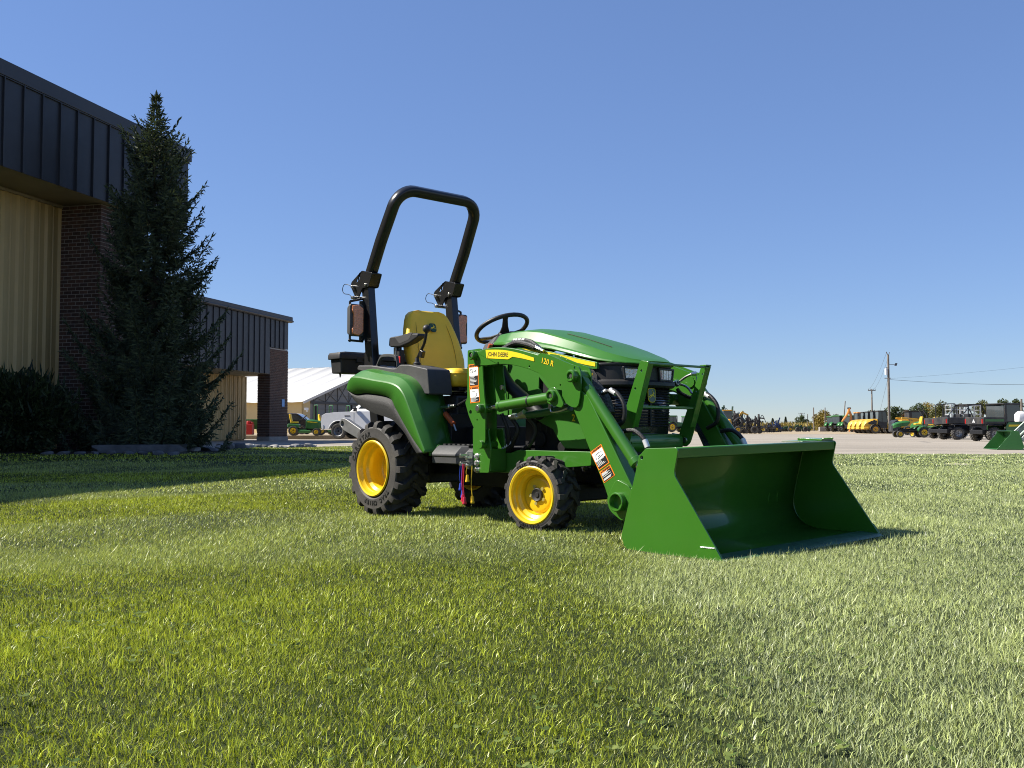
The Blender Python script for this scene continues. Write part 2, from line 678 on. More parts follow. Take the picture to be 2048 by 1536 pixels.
# ================================================================== DEALERSHIP BUILDING (left, tall)
M_FASCIA = mat('charcoal_metal_cladding', (0.030, 0.031, 0.036), rough=0.42, var=0.1, scale=2.5, spec=0.4, rvar=0.08)
M_COPING = mat('dark_coping_metal', (0.034, 0.034, 0.037), rough=0.45, var=0.08, scale=2)
M_SOFFIT = mat('tan_soffit_board', (0.36, 0.30, 0.20), rough=0.8, var=0.12, scale=1.5)
M_SIDING = mat('tan_steel_siding', (0.56, 0.395, 0.165), rough=0.5, var=0.07, scale=1.4, rvar=0.1)
M_MORTAR = mat('light_mortar', (0.30, 0.27, 0.235), rough=0.95, var=0.15, scale=9, bump=0.3, bscale=90)
M_BR = [mat('brown_brick_' + n, c, rough=0.85, var=0.25, scale=26, bump=0.5, bscale=120) for n, c in
        (('dark', (0.062, 0.036, 0.027)), ('mid', (0.085, 0.047, 0.034)), ('red', (0.10, 0.052, 0.036)))]
M_ROOF = mat('flat_roof_membrane', (0.16, 0.16, 0.16), rough=0.9, var=0.1)
FAC_RZ = math.atan2(0.9689, 0.2476)


def fascia_panel_mesh(w, z0, z1):
    mb = MB()
    mb.box((w / 2 + 0.015, -0.006, (z0 + z1) / 2), (w - 0.034, 0.012, z1 - z0))
    mb.box((0.0, -0.026, (z0 + z1) / 2), (0.030, 0.052, z1 - z0 - 0.002))
    return mb


def siding_panel_mesh(w, z0, z1, d=0.045):
    mb = MB()
    prof = [(0, 0), (w * .12, -d), (w * .34, -d), (w * .46, 0), (w * .60, 0), (w * .64, -d * .35), (w * .70, -d * .35), (w * .74, 0), (w - .001, 0)]
    rings = [[(x, y, z0) for x, y in prof], [(x, y, z1) for x, y in prof]]
    mb.rings(rings, closed=False, caps=False)
    return mb


def panels(parent, name, mb, m, xs, y, bevel=0.003, solid=0.0):
    first = None
    for x in xs:
        if first is None:
            first = mb.build(name, m, parent, bevel=bevel, solid=solid)
            o = first
        else:
            o = first.copy()
            col.objects.link(o)
        o.location = (x, y, 0)


def brick_mesh(w, d, h, name='brick', m=None):
    mb = MB().box((0, 0, 0), (w, d, h))
    bmesh.ops.bevel(mb.bm, geom=mb.bm.edges[:], offset=0.004, segments=1, affect='EDGES')
    me = bpy.data.meshes.new(name)
    mb.bm.to_mesh(me)
    mb.bm.free()
    me.materials.append(m)
    return me


dealer = empty('dealership_building', (-8.53, 20.97, 0), FAC_RZ,
               'tall tan steel sided building with black standing seam fascia and brick pier', 'building')
ZF0, ZF1, ZTOP = 5.41, 7.06, 7.35
W0, YW = -30.0, 1.22
EW = 2.82
MB().box(((W0 + EW) / 2 - .01, 0.14, (ZF0 + ZF1) / 2 + 0.01), (EW - W0 - .04, 0.26, ZF1 - ZF0 - 0.02)).build('fascia_backing', M_FASCIA, dealer)
panels(dealer, 'fascia_panel', fascia_panel_mesh(0.50, ZF0 - 0.012, ZF1), M_FASCIA, [EW - 0.52 - 0.5 * i for i in range(28)], 0.0)
MB().box(((W0 + EW) / 2 + 0.03, 0.12, 7.205), (EW - W0 + 0.06, 0.36, 0.29)).build('coping', M_COPING, dealer, bevel=0.012)
MB().box(((W0 + EW) / 2, -0.02, ZF1 - 0.012), (EW - W0, 0.05, 0.022)).build('flashing', M_COPING, dealer, bevel=0.003)
MB().box(((W0 + EW) / 2, (0.02 + YW) / 2, ZF0 + 0.03), (EW - W0 - 0.04, YW - 0.02, 0.04)).build('soffit', M_SOFFIT, dealer)
MB().box(((W0 + EW) / 2, YW - 0.02, ZF0 - 0.03), (EW - W0 - .1, 0.05, 0.06)).build('soffit_trim', M_SOFFIT, dealer, bevel=0.004)
MB().box(((W0 + EW) / 2 - 0.06, YW + 6.1, 3.25), (EW - W0 - 0.16, 12.1, 6.9)).build('wall', M_SIDING, dealer)
MB().box(((W0 + EW) / 2, 0.27 + 6.6, 6.98), (EW - W0 - 0.04, 12.9, 0.2)).build('roof', M_ROOF, dealer)
panels(dealer, 'siding_panel', siding_panel_mesh(0.41, 0.1, ZF0 - 0.02), M_SIDING, [EW - 0.5 - 0.41 * i for i in range(22)], YW + 0.03)
# brick pier: mortar core with every brick of the two faces in view laid on it
P0, P1, PY0 = -0.09, 1.32, 0.225
MB().box(((P0 + P1) / 2, (PY0 + YW) / 2 + .03, 2.70), (P1 - P0 - 0.014, YW - PY0 + .06 - .014, 5.40)).build('pier_core', M_MORTAR, dealer)
CRS = 0.0795
bl, bh = 0.190, 0.0665
me_full = [brick_mesh(bl, 0.03, bh, 'brick', m) for m in M_BR]
me_half = [brick_mesh(0.090, 0.03, bh, 'brick', m) for m in M_BR]
n_b = 0
rest = [MB() for _ in M_BR]
nc = int(5.38 / CRS)
br = random.Random(3)
for face in (0, 1):
    length = (YW - PY0) if face == 0 else (P1 - P0)
    for r_ in range(nc - 1, -1, -1):
        z = 0.06 + CRS * (r_ + 0.5)
        u = 0.0
        first = True
        while u < length - 0.04:
            half = (first and r_ % 2 == 1)
            w = 0.090 if half else bl
            first = False
            if u + w > length:
                w = length - u
            k = br.choice((0, 0, 1, 1, 2))
            jut = br.uniform(-0.003, 0.003)
            full = abs(w - bl) < 0.002 or abs(w - 0.09) < 0.002
            if face == 0:
                loc = (P0 + 0.017 + jut * .6, PY0 + u + w / 2, z)
                rz = math.pi / 2
            else:
                loc = (P0 + u + w / 2, PY0 + 0.017 + jut * .6, z)
                rz = 0.0
            if n_b < 300 and full and face == 0 and z > 1.0:
                o = bpy.data.objects.new('brick', (me_half if abs(w - 0.09) < 0.002 else me_full)[k])
                col.objects.link(o)
                o.parent = dealer
                o.location = loc
                o.rotation_euler = (0, 0, rz)
                n_b += 1
            else:
                rest[k].box(loc, (w, 0.03, bh) if face else (0.03, w, bh))
            u += w + 0.0105
for k, mb in enumerate(rest):
    o = mb.build('brickwork', M_BR[k], dealer, smooth=False)
    o['kind'] = 'stuff'

# ================================================================== LOW WING (further back, with canopy)
wing = empty('low_wing_building', (-11.34, 50.0, 0), FAC_RZ,
             'low canopied wing with black ribbed fascia, brick pillar and tan siding', 'building')
LW0 = -27.0
MB().box(((LW0 - 1.9) / 2, 0.14, 4.62), (-LW0 - 1.9, 0.26, 2.72)).build('fascia_backing', M_FASCIA, wing)
MB().box((-0.93, 0.14, 5.28), (1.84, 0.26, 1.40)).build('fascia_backing', M_FASCIA, wing)
panels(wing, 'fascia_panel', fascia_panel_mesh(0.516, 3.25, 5.95), M_FASCIA, [-1.9 - 0.516 * (i + 1) for i in range(28)], 0.0)
panels(wing, 'fascia_panel', fascia_panel_mesh(0.46, 4.57, 5.95), M_FASCIA, [-1.86 + 0.46 * i for i in range(4)], 0.0)
mb = MB().box((LW0 / 2 + 0.10, 0.05, 6.10), (-LW0 + 0.22, 0.42, 0.30)).box((LW0 / 2 + .10, -0.03, 6.02), (-LW0 + 0.25, 0.36, 0.10))
mb.build('coping', M_COPING, wing, bevel=0.04)
MB().box((LW0 / 2, 1.3, 3.27), (-LW0 - .05, 2.5, 0.04)).build('soffit', M_SOFFIT, wing)
MB().box((LW0 / 2, 1.3, 6.0), (-LW0 - .05, 2.5, 0.1)).build('roof', M_ROOF, wing)
MB().box((LW0 / 2, 6.40, 2.9), (-LW0, 8.0, 5.8)).build('wall', M_SIDING, wing)
panels(wing, 'siding_panel', siding_panel_mesh(0.40, 0.05, 3.24, 0.04), M_SIDING, [-0.42 - 0.40 * i for i in range(34)], 2.36)
MB().box((0.02, 2.44, 1.64), (0.12, 0.22, 3.2)).build('corner_trim', M_SIDING, wing, bevel=0.01)
MB().box((-0.94, 0.32, 2.30), (1.86, 0.62, 4.50)).build('pillar_core', M_MORTAR, wing)
MB().box((-0.94, 0.31, 0.09), (1.94, 0.70, 0.20)).build('pillar_plinth', M_KERB, wing, bevel=0.01)
rest = [MB() for _ in M_BR]
for face in (0, 1):
    length = 0.66 if face == 0 else 1.88
    for r_ in range(int(4.35 / CRS)):
        z = 0.20 + CRS * (r_ + 0.5)
        u = 0.10 if r_ % 2 else 0.0
        if u:
            w = 0.09
            rest[br.choice((0, 1, 1, 2))].box((-1.872, -0.01 + w / 2, z) if face == 0 else (-1.88 + w / 2, 0.005, z), (0.03, w, bh) if face == 0 else (w, 0.03, bh))
        while u < length - 0.05:
            w = min(bl, length - u)
            k = br.choice((0, 1, 1, 2))
            if face == 0:
                rest[k].box((-1.872, -0.01 + u + w / 2, z), (0.03, w, bh))
            else:
                rest[k].box((-1.88 + u + w / 2, 0.005, z), (w, 0.03, bh))
            u += w + 0.0105
for k, mb in enumerate(rest):
    o = mb.build('brickwork', M_BR[k], wing, smooth=False)
    o['kind'] = 'stuff'
M_BLUE = mat('pale_blue_sign', (0.16, 0.36, 0.66), rough=0.4, var=0.06)
bs = MB().box((0, 0, 0), (0.26, 0.02, 0.37)).build('pillar_sign', M_BLUE, bevel=0.004)
q = Matrix.Rotation(FAC_RZ, 4, 'Z') @ Vector((-0.50, -0.021, 1.87))
bs.location = Vector((-11.34, 50.0, 0)) + q
bs.rotation_euler = (0, 0, FAC_RZ)
tag(bs, 'small pale blue notice plate fixed to the brick pillar', 'sign')

# ================================================================== FABRIC ROOFED SHED (far left)
M_FABRIC = mat('white_roof_fabric', (0.56, 0.55, 0.52), rough=0.7, var=0.03, scale=0.4)
M_TANW = mat('tan_shed_wall', (0.56, 0.43, 0.21), rough=0.6, var=0.06, scale=1)
M_MEMB = mat('grey_translucent_gable', (0.20, 0.195, 0.185), rough=0.6, var=0.12, scale=0.5)
M_TRUSS = mat('grey_truss_steel', (0.12, 0.12, 0.12), rough=0.55, var=0.1)
SH = (-17.98, 85.0, 0.18)
shed = empty('fabric_shed', SH, math.atan2(0.912, 0.41),
             'large shed with white fabric roof, tan walls and grey trussed gable', 'building')
# local x runs along the gable, local y along the long side (to the left)
HALF, EAVE, RIDGE, BAY = 12.0, 2.75, 6.35, 1.9
for i in range(22):
    y0, y1 = BAY * i - (0.5 if i == 0 else 0) + 0.02, BAY * (i + 1) - 0.02
    mb = MB()
    sag = 0.05
    ym = (y0 + y1) / 2
    pts = [(y0, 0.035), (y0 + 0.08, 0.0), (ym, -sag), (y1 - 0.08, 0.0), (y1, 0.035)]
    rings = []
    for x, z in ((-0.55, EAVE - 0.17), (0, EAVE), (HALF, RIDGE)):
        rings.append([(x, yy, z + dz + 0.1) for yy, dz in pts])
    mb.rings(rings, closed=False, caps=False)
    mb.build('roof_panel', M_FABRIC, shed, solid=0.04)
mb = MB().rings([[(HALF, -.5, RIDGE + .1), (HALF, 42, RIDGE + .1)], [(2 * HALF + .5, -.5, EAVE), (2 * HALF + .5, 42, EAVE)]], closed=False, caps=False)
mb.build('roof_slope', M_FABRIC, shed, solid=0.04)
MB().bar((-0.6, -0.53, EAVE - 0.12), (HALF, -0.53, RIDGE + 0.13), 0.12, 0.22).build('gable_trim', M_FABRIC, shed)
panels(shed, 'wall_panel', MB().box((0, 0, EAVE / 2), (0.1, 2.06, EAVE)), M_TANW, [0.05], 1.03)
for i in range(1, 20):
    o = MB().box((0.05, 1.03 + 2.08 * i, EAVE / 2), (0.1, 2.06, EAVE)).build('wall_panel', M_TANW, shed)
MB().plate([(0.0, 0), (1.1, 0), (1.1, EAVE + 0.33), (0, EAVE)], 0.0, 0.1).build('corner_panel', M_TANW, shed)
MB().plate([(1.1, 0), (2 * HALF, 0), (2 * HALF, EAVE), (HALF, RIDGE), (1.1, EAVE + .33)], 0.06, 0.16).build('gable_wall', M_MEMB, shed)
mb = MB()
for k in range(12):
    x = 1.6 + 1.85 * k
    zt = EAVE + (RIDGE - EAVE) * (x / HALF if x < HALF else (2 * HALF - x) / HALF) - 0.05
    mb.bar((x, 0.03, 0), (x, 0.03, zt), 0.04, 0.09, up=(0, 1, 0))
    x2 = x + 1.85
    zt2 = EAVE + (RIDGE - EAVE) * (x2 / HALF if x2 < HALF else (2 * HALF - x2) / HALF) - 0.05
    mb.bar((x, 0.03, EAVE), (x2, 0.03, max(EAVE + .1, zt2)), 0.03, 0.06, up=(0, 1, 0))
    mb.bar((x, 0.03, zt), (x2, 0.03, EAVE), 0.03, 0.06, up=(0, 1, 0))
    zz = EAVE + 0.6
    while zz < zt:
        mb.bar((x, 0.035, zz), (x2, 0.035, zz), 0.02, 0.05, up=(0, 1, 0))
        zz += 0.6
for zz in (0.7, 1.4, 2.1):
    mb.bar((1.9, 0.035, zz), (12, 0.035, zz), 0.02, 0.035, up=(0, 1, 0))
mb.build('truss', M_TRUSS, shed)
MB().box((7, 0.0, EAVE - 0.08), (11.8, 0.1, 0.2)).build('lintel', M_COPING, shed)
for x in (2.0, 7.6, 12.4):
    MB().box((x, 0.0, EAVE / 2 - .1), (0.14, 0.1, EAVE - .2)).build('door_post', M_COPING, shed)
lamp = MB().box((0, 0, 0), (0.42, 0.16, 0.22)).box((0.06, -0.02, -0.17), (0.12, 0.12, 0.14)).build('wall_light', WHITE, bevel=0.02)
lamp.location = (-17.6, 84.76, 2.25)
lamp.rotation_euler = (0, 0, math.atan2(0.912, 0.41))
tag(lamp, 'white wall light on the tan corner of the fabric roofed shed', 'light')

# ================================================================== FOLIAGE BUILDERS
def brushes(P, D, Ln, Wd, tone, planes=3, rng=None):
    """Needle twigs: crossed rhombi along D at P. Returns verts, quads, tone."""
    P = np.asarray(P)
    D = np.asarray(D)
    n = len(P)
    D = D / np.linalg.norm(D, axis=1, keepdims=True)
    ref = np.where(np.abs(D[:, 2:3]) < 0.9, np.array([[0, 0, 1.0]]), np.array([[1.0, 0, 0]]))
    U = np.cross(D, ref)
    U /= np.linalg.norm(U, axis=1, keepdims=True)
    V = np.cross(D, U)
    Ln = np.asarray(Ln)[:, None]
    Wd = np.asarray(Wd)[:, None]
    vs_, qs, ts = [], [], []
    off = rng.uniform(0, math.pi, n)
    for k in range(planes):
        a = (off + k * math.pi / planes)[:, None]
        S = U * np.cos(a) + V * np.sin(a)
        quad = np.stack([P, P + D * Ln * 0.45 + S * Wd, P + D * Ln, P + D * Ln * 0.45 - S * Wd], 1)
        vs_.append(quad.reshape(-1, 3))
        ts.append(np.repeat(np.asarray(tone), 4))
    Vt = np.concatenate(vs_)
    Q = np.arange(len(Vt)).reshape(-1, 4)
    return Vt, Q, np.concatenate(ts)


M_BARK = mat('grey_brown_bark', (0.085, 0.066, 0.05), rough=0.9, var=0.3, scale=14, bump=0.8, bscale=30)
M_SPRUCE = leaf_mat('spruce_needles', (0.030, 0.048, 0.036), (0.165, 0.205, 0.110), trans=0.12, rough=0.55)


def spruce(base, H, profile, seed, label):
    rng = np.random.default_rng(seed)
    root = empty('spruce_tree', base, 0, label, 'tree')
    mb = MB()
    pts = [(0.02 * math.sin(k * 1.3), 0.02 * math.cos(k * 1.7), H * k / 12) for k in range(13)]
    mb.tube(pts, lambda t: 0.11 * (1 - t) + 0.008, n=9, smooth=2)
    P, D, Ln, Wd, T = [], [], [], [], []
    br_pts = []
    z = 0.12
    while z < H - 0.12:
        u = 1 - z / H
        rad = np.interp(u, [p[0] for p in profile], [p[1] for p in profile])
        nb = 8 if u > 0.2 else (6 if u > .11 else 4)
        whorl = rng.uniform(.70, 1.10)
        a0 = rng.uniform(0, 6.28)
        for k in range(nb):
            az = a0 + 6.283 * k / nb + rng.uniform(-.35, .35)
            L = rad * whorl * rng.uniform(0.70, 1.20)
            rise = np.interp(u, [0, 0.15, 0.4, 1], [1.3, 0.75, 0.18, -0.08]) + rng.uniform(-.12, .12)
            tip_up = rng.uniform(0.10, 0.42)
            n = max(5, int(L / 0.042))
            t = np.linspace(0, 1, n)
            hx = np.cos(az) * L * t
            hy = np.sin(az) * L * t
            hz = z + rise * L * t - 0.28 * L * np.sin(t * math.pi) * (0.5 + u) + tip_up * L * t ** 3 * 0.5
            C = np.stack([hx, hy, hz], 1)
            br_pts.append(C[::3] if len(C) > 6 else C)
            tang = np.gradient(C, axis=0)
            tang /= np.linalg.norm(tang, axis=1, keepdims=True)
            side = np.cross(tang, [0, 0, 1.0])
            side /= (np.linalg.norm(side, axis=1, keepdims=True) + 1e-6)
            for i in range(1, n):
                if t[i] < 0.18:
                    continue
                # brush on the branch itself
                P.append(C[i]); D.append(tang[i] + rng.normal(0, .15, 3)); Ln.append(rng.uniform(.10, .17)); Wd.append(.014); T.append(rng.uniform(.2, .9))
                for s in (-1, 1):
                    tl = (0.08 + 0.34 * L * (1 - t[i]) * min(1, t[i] * 3)) * rng.uniform(.6, 1.2)
                    d = side[i] * s + tang[i] * rng.uniform(.5, 1.0) + np.array([0, 0, rng.uniform(-.55, .05)])
                    d /= np.linalg.norm(d)
                    m_ = max(1, int(tl / 0.052))
                    for q in range(m_):
                        p = C[i] + d * tl * (q + .2) / m_ + np.array([0, 0, -0.10 * (q / m_) ** 2 * tl])
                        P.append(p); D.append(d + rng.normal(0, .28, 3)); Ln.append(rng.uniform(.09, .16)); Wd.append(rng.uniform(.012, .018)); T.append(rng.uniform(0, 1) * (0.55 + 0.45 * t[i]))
                        if rng.random() < 0.5:
                            dd = d + np.array([0, 0, -1.1]) + rng.normal(0, .3, 3)
                            P.append(p); D.append(dd); Ln.append(rng.uniform(.08, .15)); Wd.append(.011); T.append(rng.uniform(0, .6))
        z += rng.uniform(0.13, 0.20) if u > 0.13 else rng.uniform(.13, .19)
    # leader
    for k in range(14):
        zz = H - 0.42 + 0.03 * k
        P.append((0, 0, zz)); D.append(np.array([0, 0, 1.0]) + rng.normal(0, .35 * (1 - k / 15), 3)); Ln.append(.12); Wd.append(.02); T.append(.8)
    Vt, Q, ts = brushes(P, D, Ln, Wd, T, 3, rng)
    for C in br_pts:
        if len(C) > 1:
            mb.tube([tuple(c) for c in C], lambda t: 0.014 * (1 - t) + 0.003, n=4, smooth=1)
    mb.build('trunk', M_BARK, root, smooth=True)
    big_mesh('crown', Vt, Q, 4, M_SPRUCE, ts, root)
    return root


PROF = [(0, .01), (.03, .05), (.06, .10), (.10, .16), (.112, .32), (.14, .46), (.20, .66), (.28, .90), (.42, 1.04), (.58, 1.15), (.72, 1.35), (.86, 1.58), (.95, 1.60), (1, 1.3)]
spruce((-7.32, 20.1, float(ground_h(-7.32, 20.1))), 7.35, PROF, 11, 'tall dark spruce standing in front of the brick pier')

M_YEW = leaf_mat('yew_leaves', (0.010, 0.018, 0.008), (0.060, 0.085, 0.030), trans=0.15, rough=0.5)


def bush(c, rx, ry, h, n, seed, label, group=None, m=None):
    rng = np.random.default_rng(seed)
    root = empty('yew_bush', c, 0, label, 'bush', group)
    mb = MB()
    for k in range(9):
        a = rng.uniform(0, 6.28)
        e = np.array([math.cos(a) * rx * .6, math.sin(a) * ry * .6, h * rng.uniform(.6, .95)])
        mb.tube([(0, 0, 0), tuple(e * [.4, .4, .5]), tuple(e)], lambda t: 0.018 * (1 - t) + .004, n=5, smooth=3)
    mb.build('stem', M_BARK, root)
    d = rng.normal(0, 1, (n, 3))
    d /= np.linalg.norm(d, axis=1, keepdims=True)
    lump = 1 + .20 * np.sin(d[:, 0] * 7 + 1) * np.sin(d[:, 1] * 6) + .08 * np.sin(d[:, 2] * 11 + d[:, 0] * 5)
    r = rng.uniform(0, 1, n) ** .28 * lump
    P = d * r[:, None] * [rx, ry, h * .5] + [0, 0, h * .5]
    D = d + rng.normal(0, .5, (n, 3)) + [0, 0, .4]
    k = rng.random(n) < .045                       # long whips standing out of the top
    D[k] = rng.normal(0, .3, (k.sum(), 3)) + [0, 0, 1]
    Ln = rng.uniform(.07, .13, n)
    Ln[k] *= 3.2
    P[:, 2] = np.maximum(P[:, 2], 0.03)
    Vt, Q, ts = brushes(P, D, Ln, np.full(n, .020), rng.random(n), 2, rng)
    big_mesh('crown', Vt, Q, 4, m or M_YEW, ts, root)
    return root


bush((-9.35, 18.7, .12), .95, .75, 1.55, 9000, 5, 'dark rounded yew bush against the tan siding')
bush((-10.6, 18.2, .10), .9, .7, 1.45, 7000, 6, 'lower dark yew bush at the outer end of the bed')

# ---- stones edging the bed
M_ST = [mat('grey_stone', (0.23, 0.22, 0.21), rough=0.9, var=0.3, scale=7, bump=0.6, bscale=25),
        mat('pale_stone', (0.40, 0.37, 0.33), rough=0.9, var=0.25, scale=7, bump=0.6, bscale=25),
        mat('slate_stone', (0.10, 0.102, 0.108), rough=0.85, var=0.3, scale=7, bump=0.6, bscale=25)]


def stone(c, s, seed, m, label, group):
    g = random.Random(seed)
    mb = MB()
    bmesh.ops.create_icosphere(mb.bm, subdivisions=2, radius=1.0)
    k = [g.uniform(-1, 1) for _ in range(9)]
    for v in mb.bm.verts:
        n = 1 + 0.16 * math.sin(v.co.x * 3 + k[0] * 3) + 0.13 * math.sin(v.co.y * 3.6 + k[1] * 4) + .1 * math.sin(v.co.z * 4 + v.co.x * 2 + k[2] * 5)
        v.co = v.co * n
        if v.co.z > 0.62:
            v.co.z = 0.62 + (v.co.z - .62) * .3
    bmesh.ops.scale(mb.bm, vec=s, verts=mb.bm.verts)
    o = mb.build('edging_stone', m)
    o.location = (c[0], c[1], c[2] + s[2] * 0.42)
    o.rotation_euler = (g.uniform(-.15, .15), g.uniform(-.15, .15), g.uniform(0, 6.28))
    tag(o, label, 'stone', group)
    return o


def gz(x, y):
    return float(ground_h(x, y))


slab = MB()
bmesh.ops.create_cube(slab.bm, size=1.0)
bmesh.ops.subdivide_edges(slab.bm, edges=slab.bm.edges[:], cuts=5, use_grid_fill=True)
for v in slab.bm.verts:
    v.co += Vector((0.04 * math.sin(v.co.y * 9 + v.co.z * 7), .05 * math.sin(v.co.x * 13), .05 * math.sin(v.co.x * 9 + v.co.y * 5)))
bmesh.ops.scale(slab.bm, vec=(1.55, .30, .17), verts=slab.bm.verts)
o = slab.build('edging_slab', M_ST[2])
o.location = (-6.95, 18.55, gz(-6.95, 18.55) + 0.07)
o.rotation_euler = (0, 0, R(12))
tag(o, 'long flat grey stone slab edging the bed below the spruce', 'stone')
sr = random.Random(21)
for i in range(9):
    x = -8.3 + 0.27 * i
    y = 17.75 + 0.12 * (x + 8.3) + sr.uniform(-.05, .05)
    stone((x, y, gz(x, y)), (sr.uniform(.07, .15), sr.uniform(.06, .10), sr.uniform(.04, .07)), 100 + i, M_ST[2],
          'small rounded stone bedded in the lawn edge below the long slab', 'stones along the slab')
for i in range(52):
    t = i / 51
    x = np.interp(t, [0, .18, .5, .8, 1], [-6.15, -6.35, -6.95, -6.85, -6.2]) + sr.uniform(-.42, .12)
    y = np.interp(t, [0, .18, .5, .8, 1], [20.2, 22.5, 26.5, 29.8, 32.8]) + sr.uniform(-.25, .25)
    s = sr.uniform(.09, .2)
    k = sr.choice((0, 0, 1, 2, 2))
    stone((x, y, gz(x, y)), (s, s * sr.uniform(.6, .9), s * sr.uniform(.45, .7)), 200 + i, M_ST[k],
          ('mid grey', 'pale cream', 'dark slate')[k] + ' cobble in the stone border between lawn and canopy pavement', ('mid grey', 'pale', 'dark')[k] + ' cobbles of the stone border')

# ================================================================== COMPACT TRACTOR WITH FRONT LOADER
# local frame: x forward, y to the tractor's left, z up; the near (right) side is y < 0
trac = empty('compact_tractor', (TR_O[0], TR_O[1], 0), -TH,
             'green compact tractor with yellow seat, black roll bar and front loader bucket on the lawn', 'tractor')


def S(mb, name, m, parent, **kw):
    return mb.build(name, m, parent, **kw)


def arc_text(txt, r, a_mid, size, m, parent, y, name, bold=0.001, inward=False, c=(0, 0), step=None):
    """Raised letters round a circle in an x-z plane seen from -y."""
    parts = []
    adv = step or size * 0.78 / r
    n = len(txt)
    bm = bmesh.new()
    for i, ch in enumerate(txt):
        if ch == ' ':
            continue
        k = i - (n - 1) / 2
        a = a_mid + (k * adv if inward else -k * adv)
        me = text_mesh(ch, size, bold=bold, depth=0.0012)
        up = Vector((math.cos(a), 0, math.sin(a))) * (-1 if inward else 1)
        x = Vector((up.z, 0, -up.x))
        z = x.cross(up)
        M = Matrix((x, up, z)).transposed().to_4x4()
        M.translation = Vector((c[0] + r * math.cos(a), y, c[1] + r * math.sin(a)))
        me.transform(M)
        bm.from_mesh(me)
        bpy.data.meshes.remove(me)
    me = bpy.data.meshes.new(name)
    bm.to_mesh(me)
    bm.free()
    return new_obj(name, me, m, parent)


def two_words(r, a_mid, size, m, parent, y):
    adv = size * 0.78 / r
    arc_text('TRAC', r, a_mid + 3.0 * adv, size, m, parent, y, 'sidewall_lettering')
    arc_text('CHIEF', r, a_mid - 2.5 * adv, size, m, parent, y, 'sidewall_lettering')


def tyre_mesh(R0, Rl, Rs, Rr, W, nl, lw, seed=0):
    """Body of revolution about y with raised chevron lugs; -y is the outer side."""
    mb = MB()
    h = W / 2
    half = [(Rr - .004, h * .78), (Rr + .008, h * .90), (Rr + (Rs - Rr) * .30, h * 1.0), (Rr + (Rs - Rr) * .62, h * 1.0), (Rs - .012, h * .985),
            (Rs - .006, h * .99), (Rs, h * .965), (Rs + .004, h * .93), (R0 - .006, h * .80), (R0, h * .5), (R0 + .003, 0)]
    prof = half + [(r, -o) for r, o in half[:-1][::-1]] + [(Rr - .012, -h * .6), (Rr - .012, h * .6)]
    mb.lathe(prof, (0, 0, 0), (0, -1, 0), n=72, closed=True)
    for sd in (-1, 1):
        for k in range(nl):
            a0 = 2 * math.pi * (k + (0.5 if sd > 0 else 0)) / nl
            path = [(0.0, h * .985, Rs - .03, Rs + .012), (0.0, h * .93, Rs - .02, Rl - .014), (0.0, h * .80, R0 - .03, Rl - .003), (0.02, h * .60, R0 - .02, Rl), (0.5, h * .16, R0 - .02, Rl), (0.62, -h * .10, R0 - .02, Rl)]
            rings = []
            for j, (da, yy, rb, rt) in enumerate(path):
                a = a0 + da * (2 * math.pi / nl) * 1.0
                wt = lw * (0.5 if j < 3 else 0.46)
                wb = wt * 1.28
                ring = []
                for rr, ww in ((rb, -wb), (rt, -wt), (rt, wt), (rb, wb)):
                    aa = a + ww / rr
                    ring.append((rr * math.cos(aa), sd * yy, rr * math.sin(aa)))
                rings.append(ring)
            mb.rings(rings)
    return mb


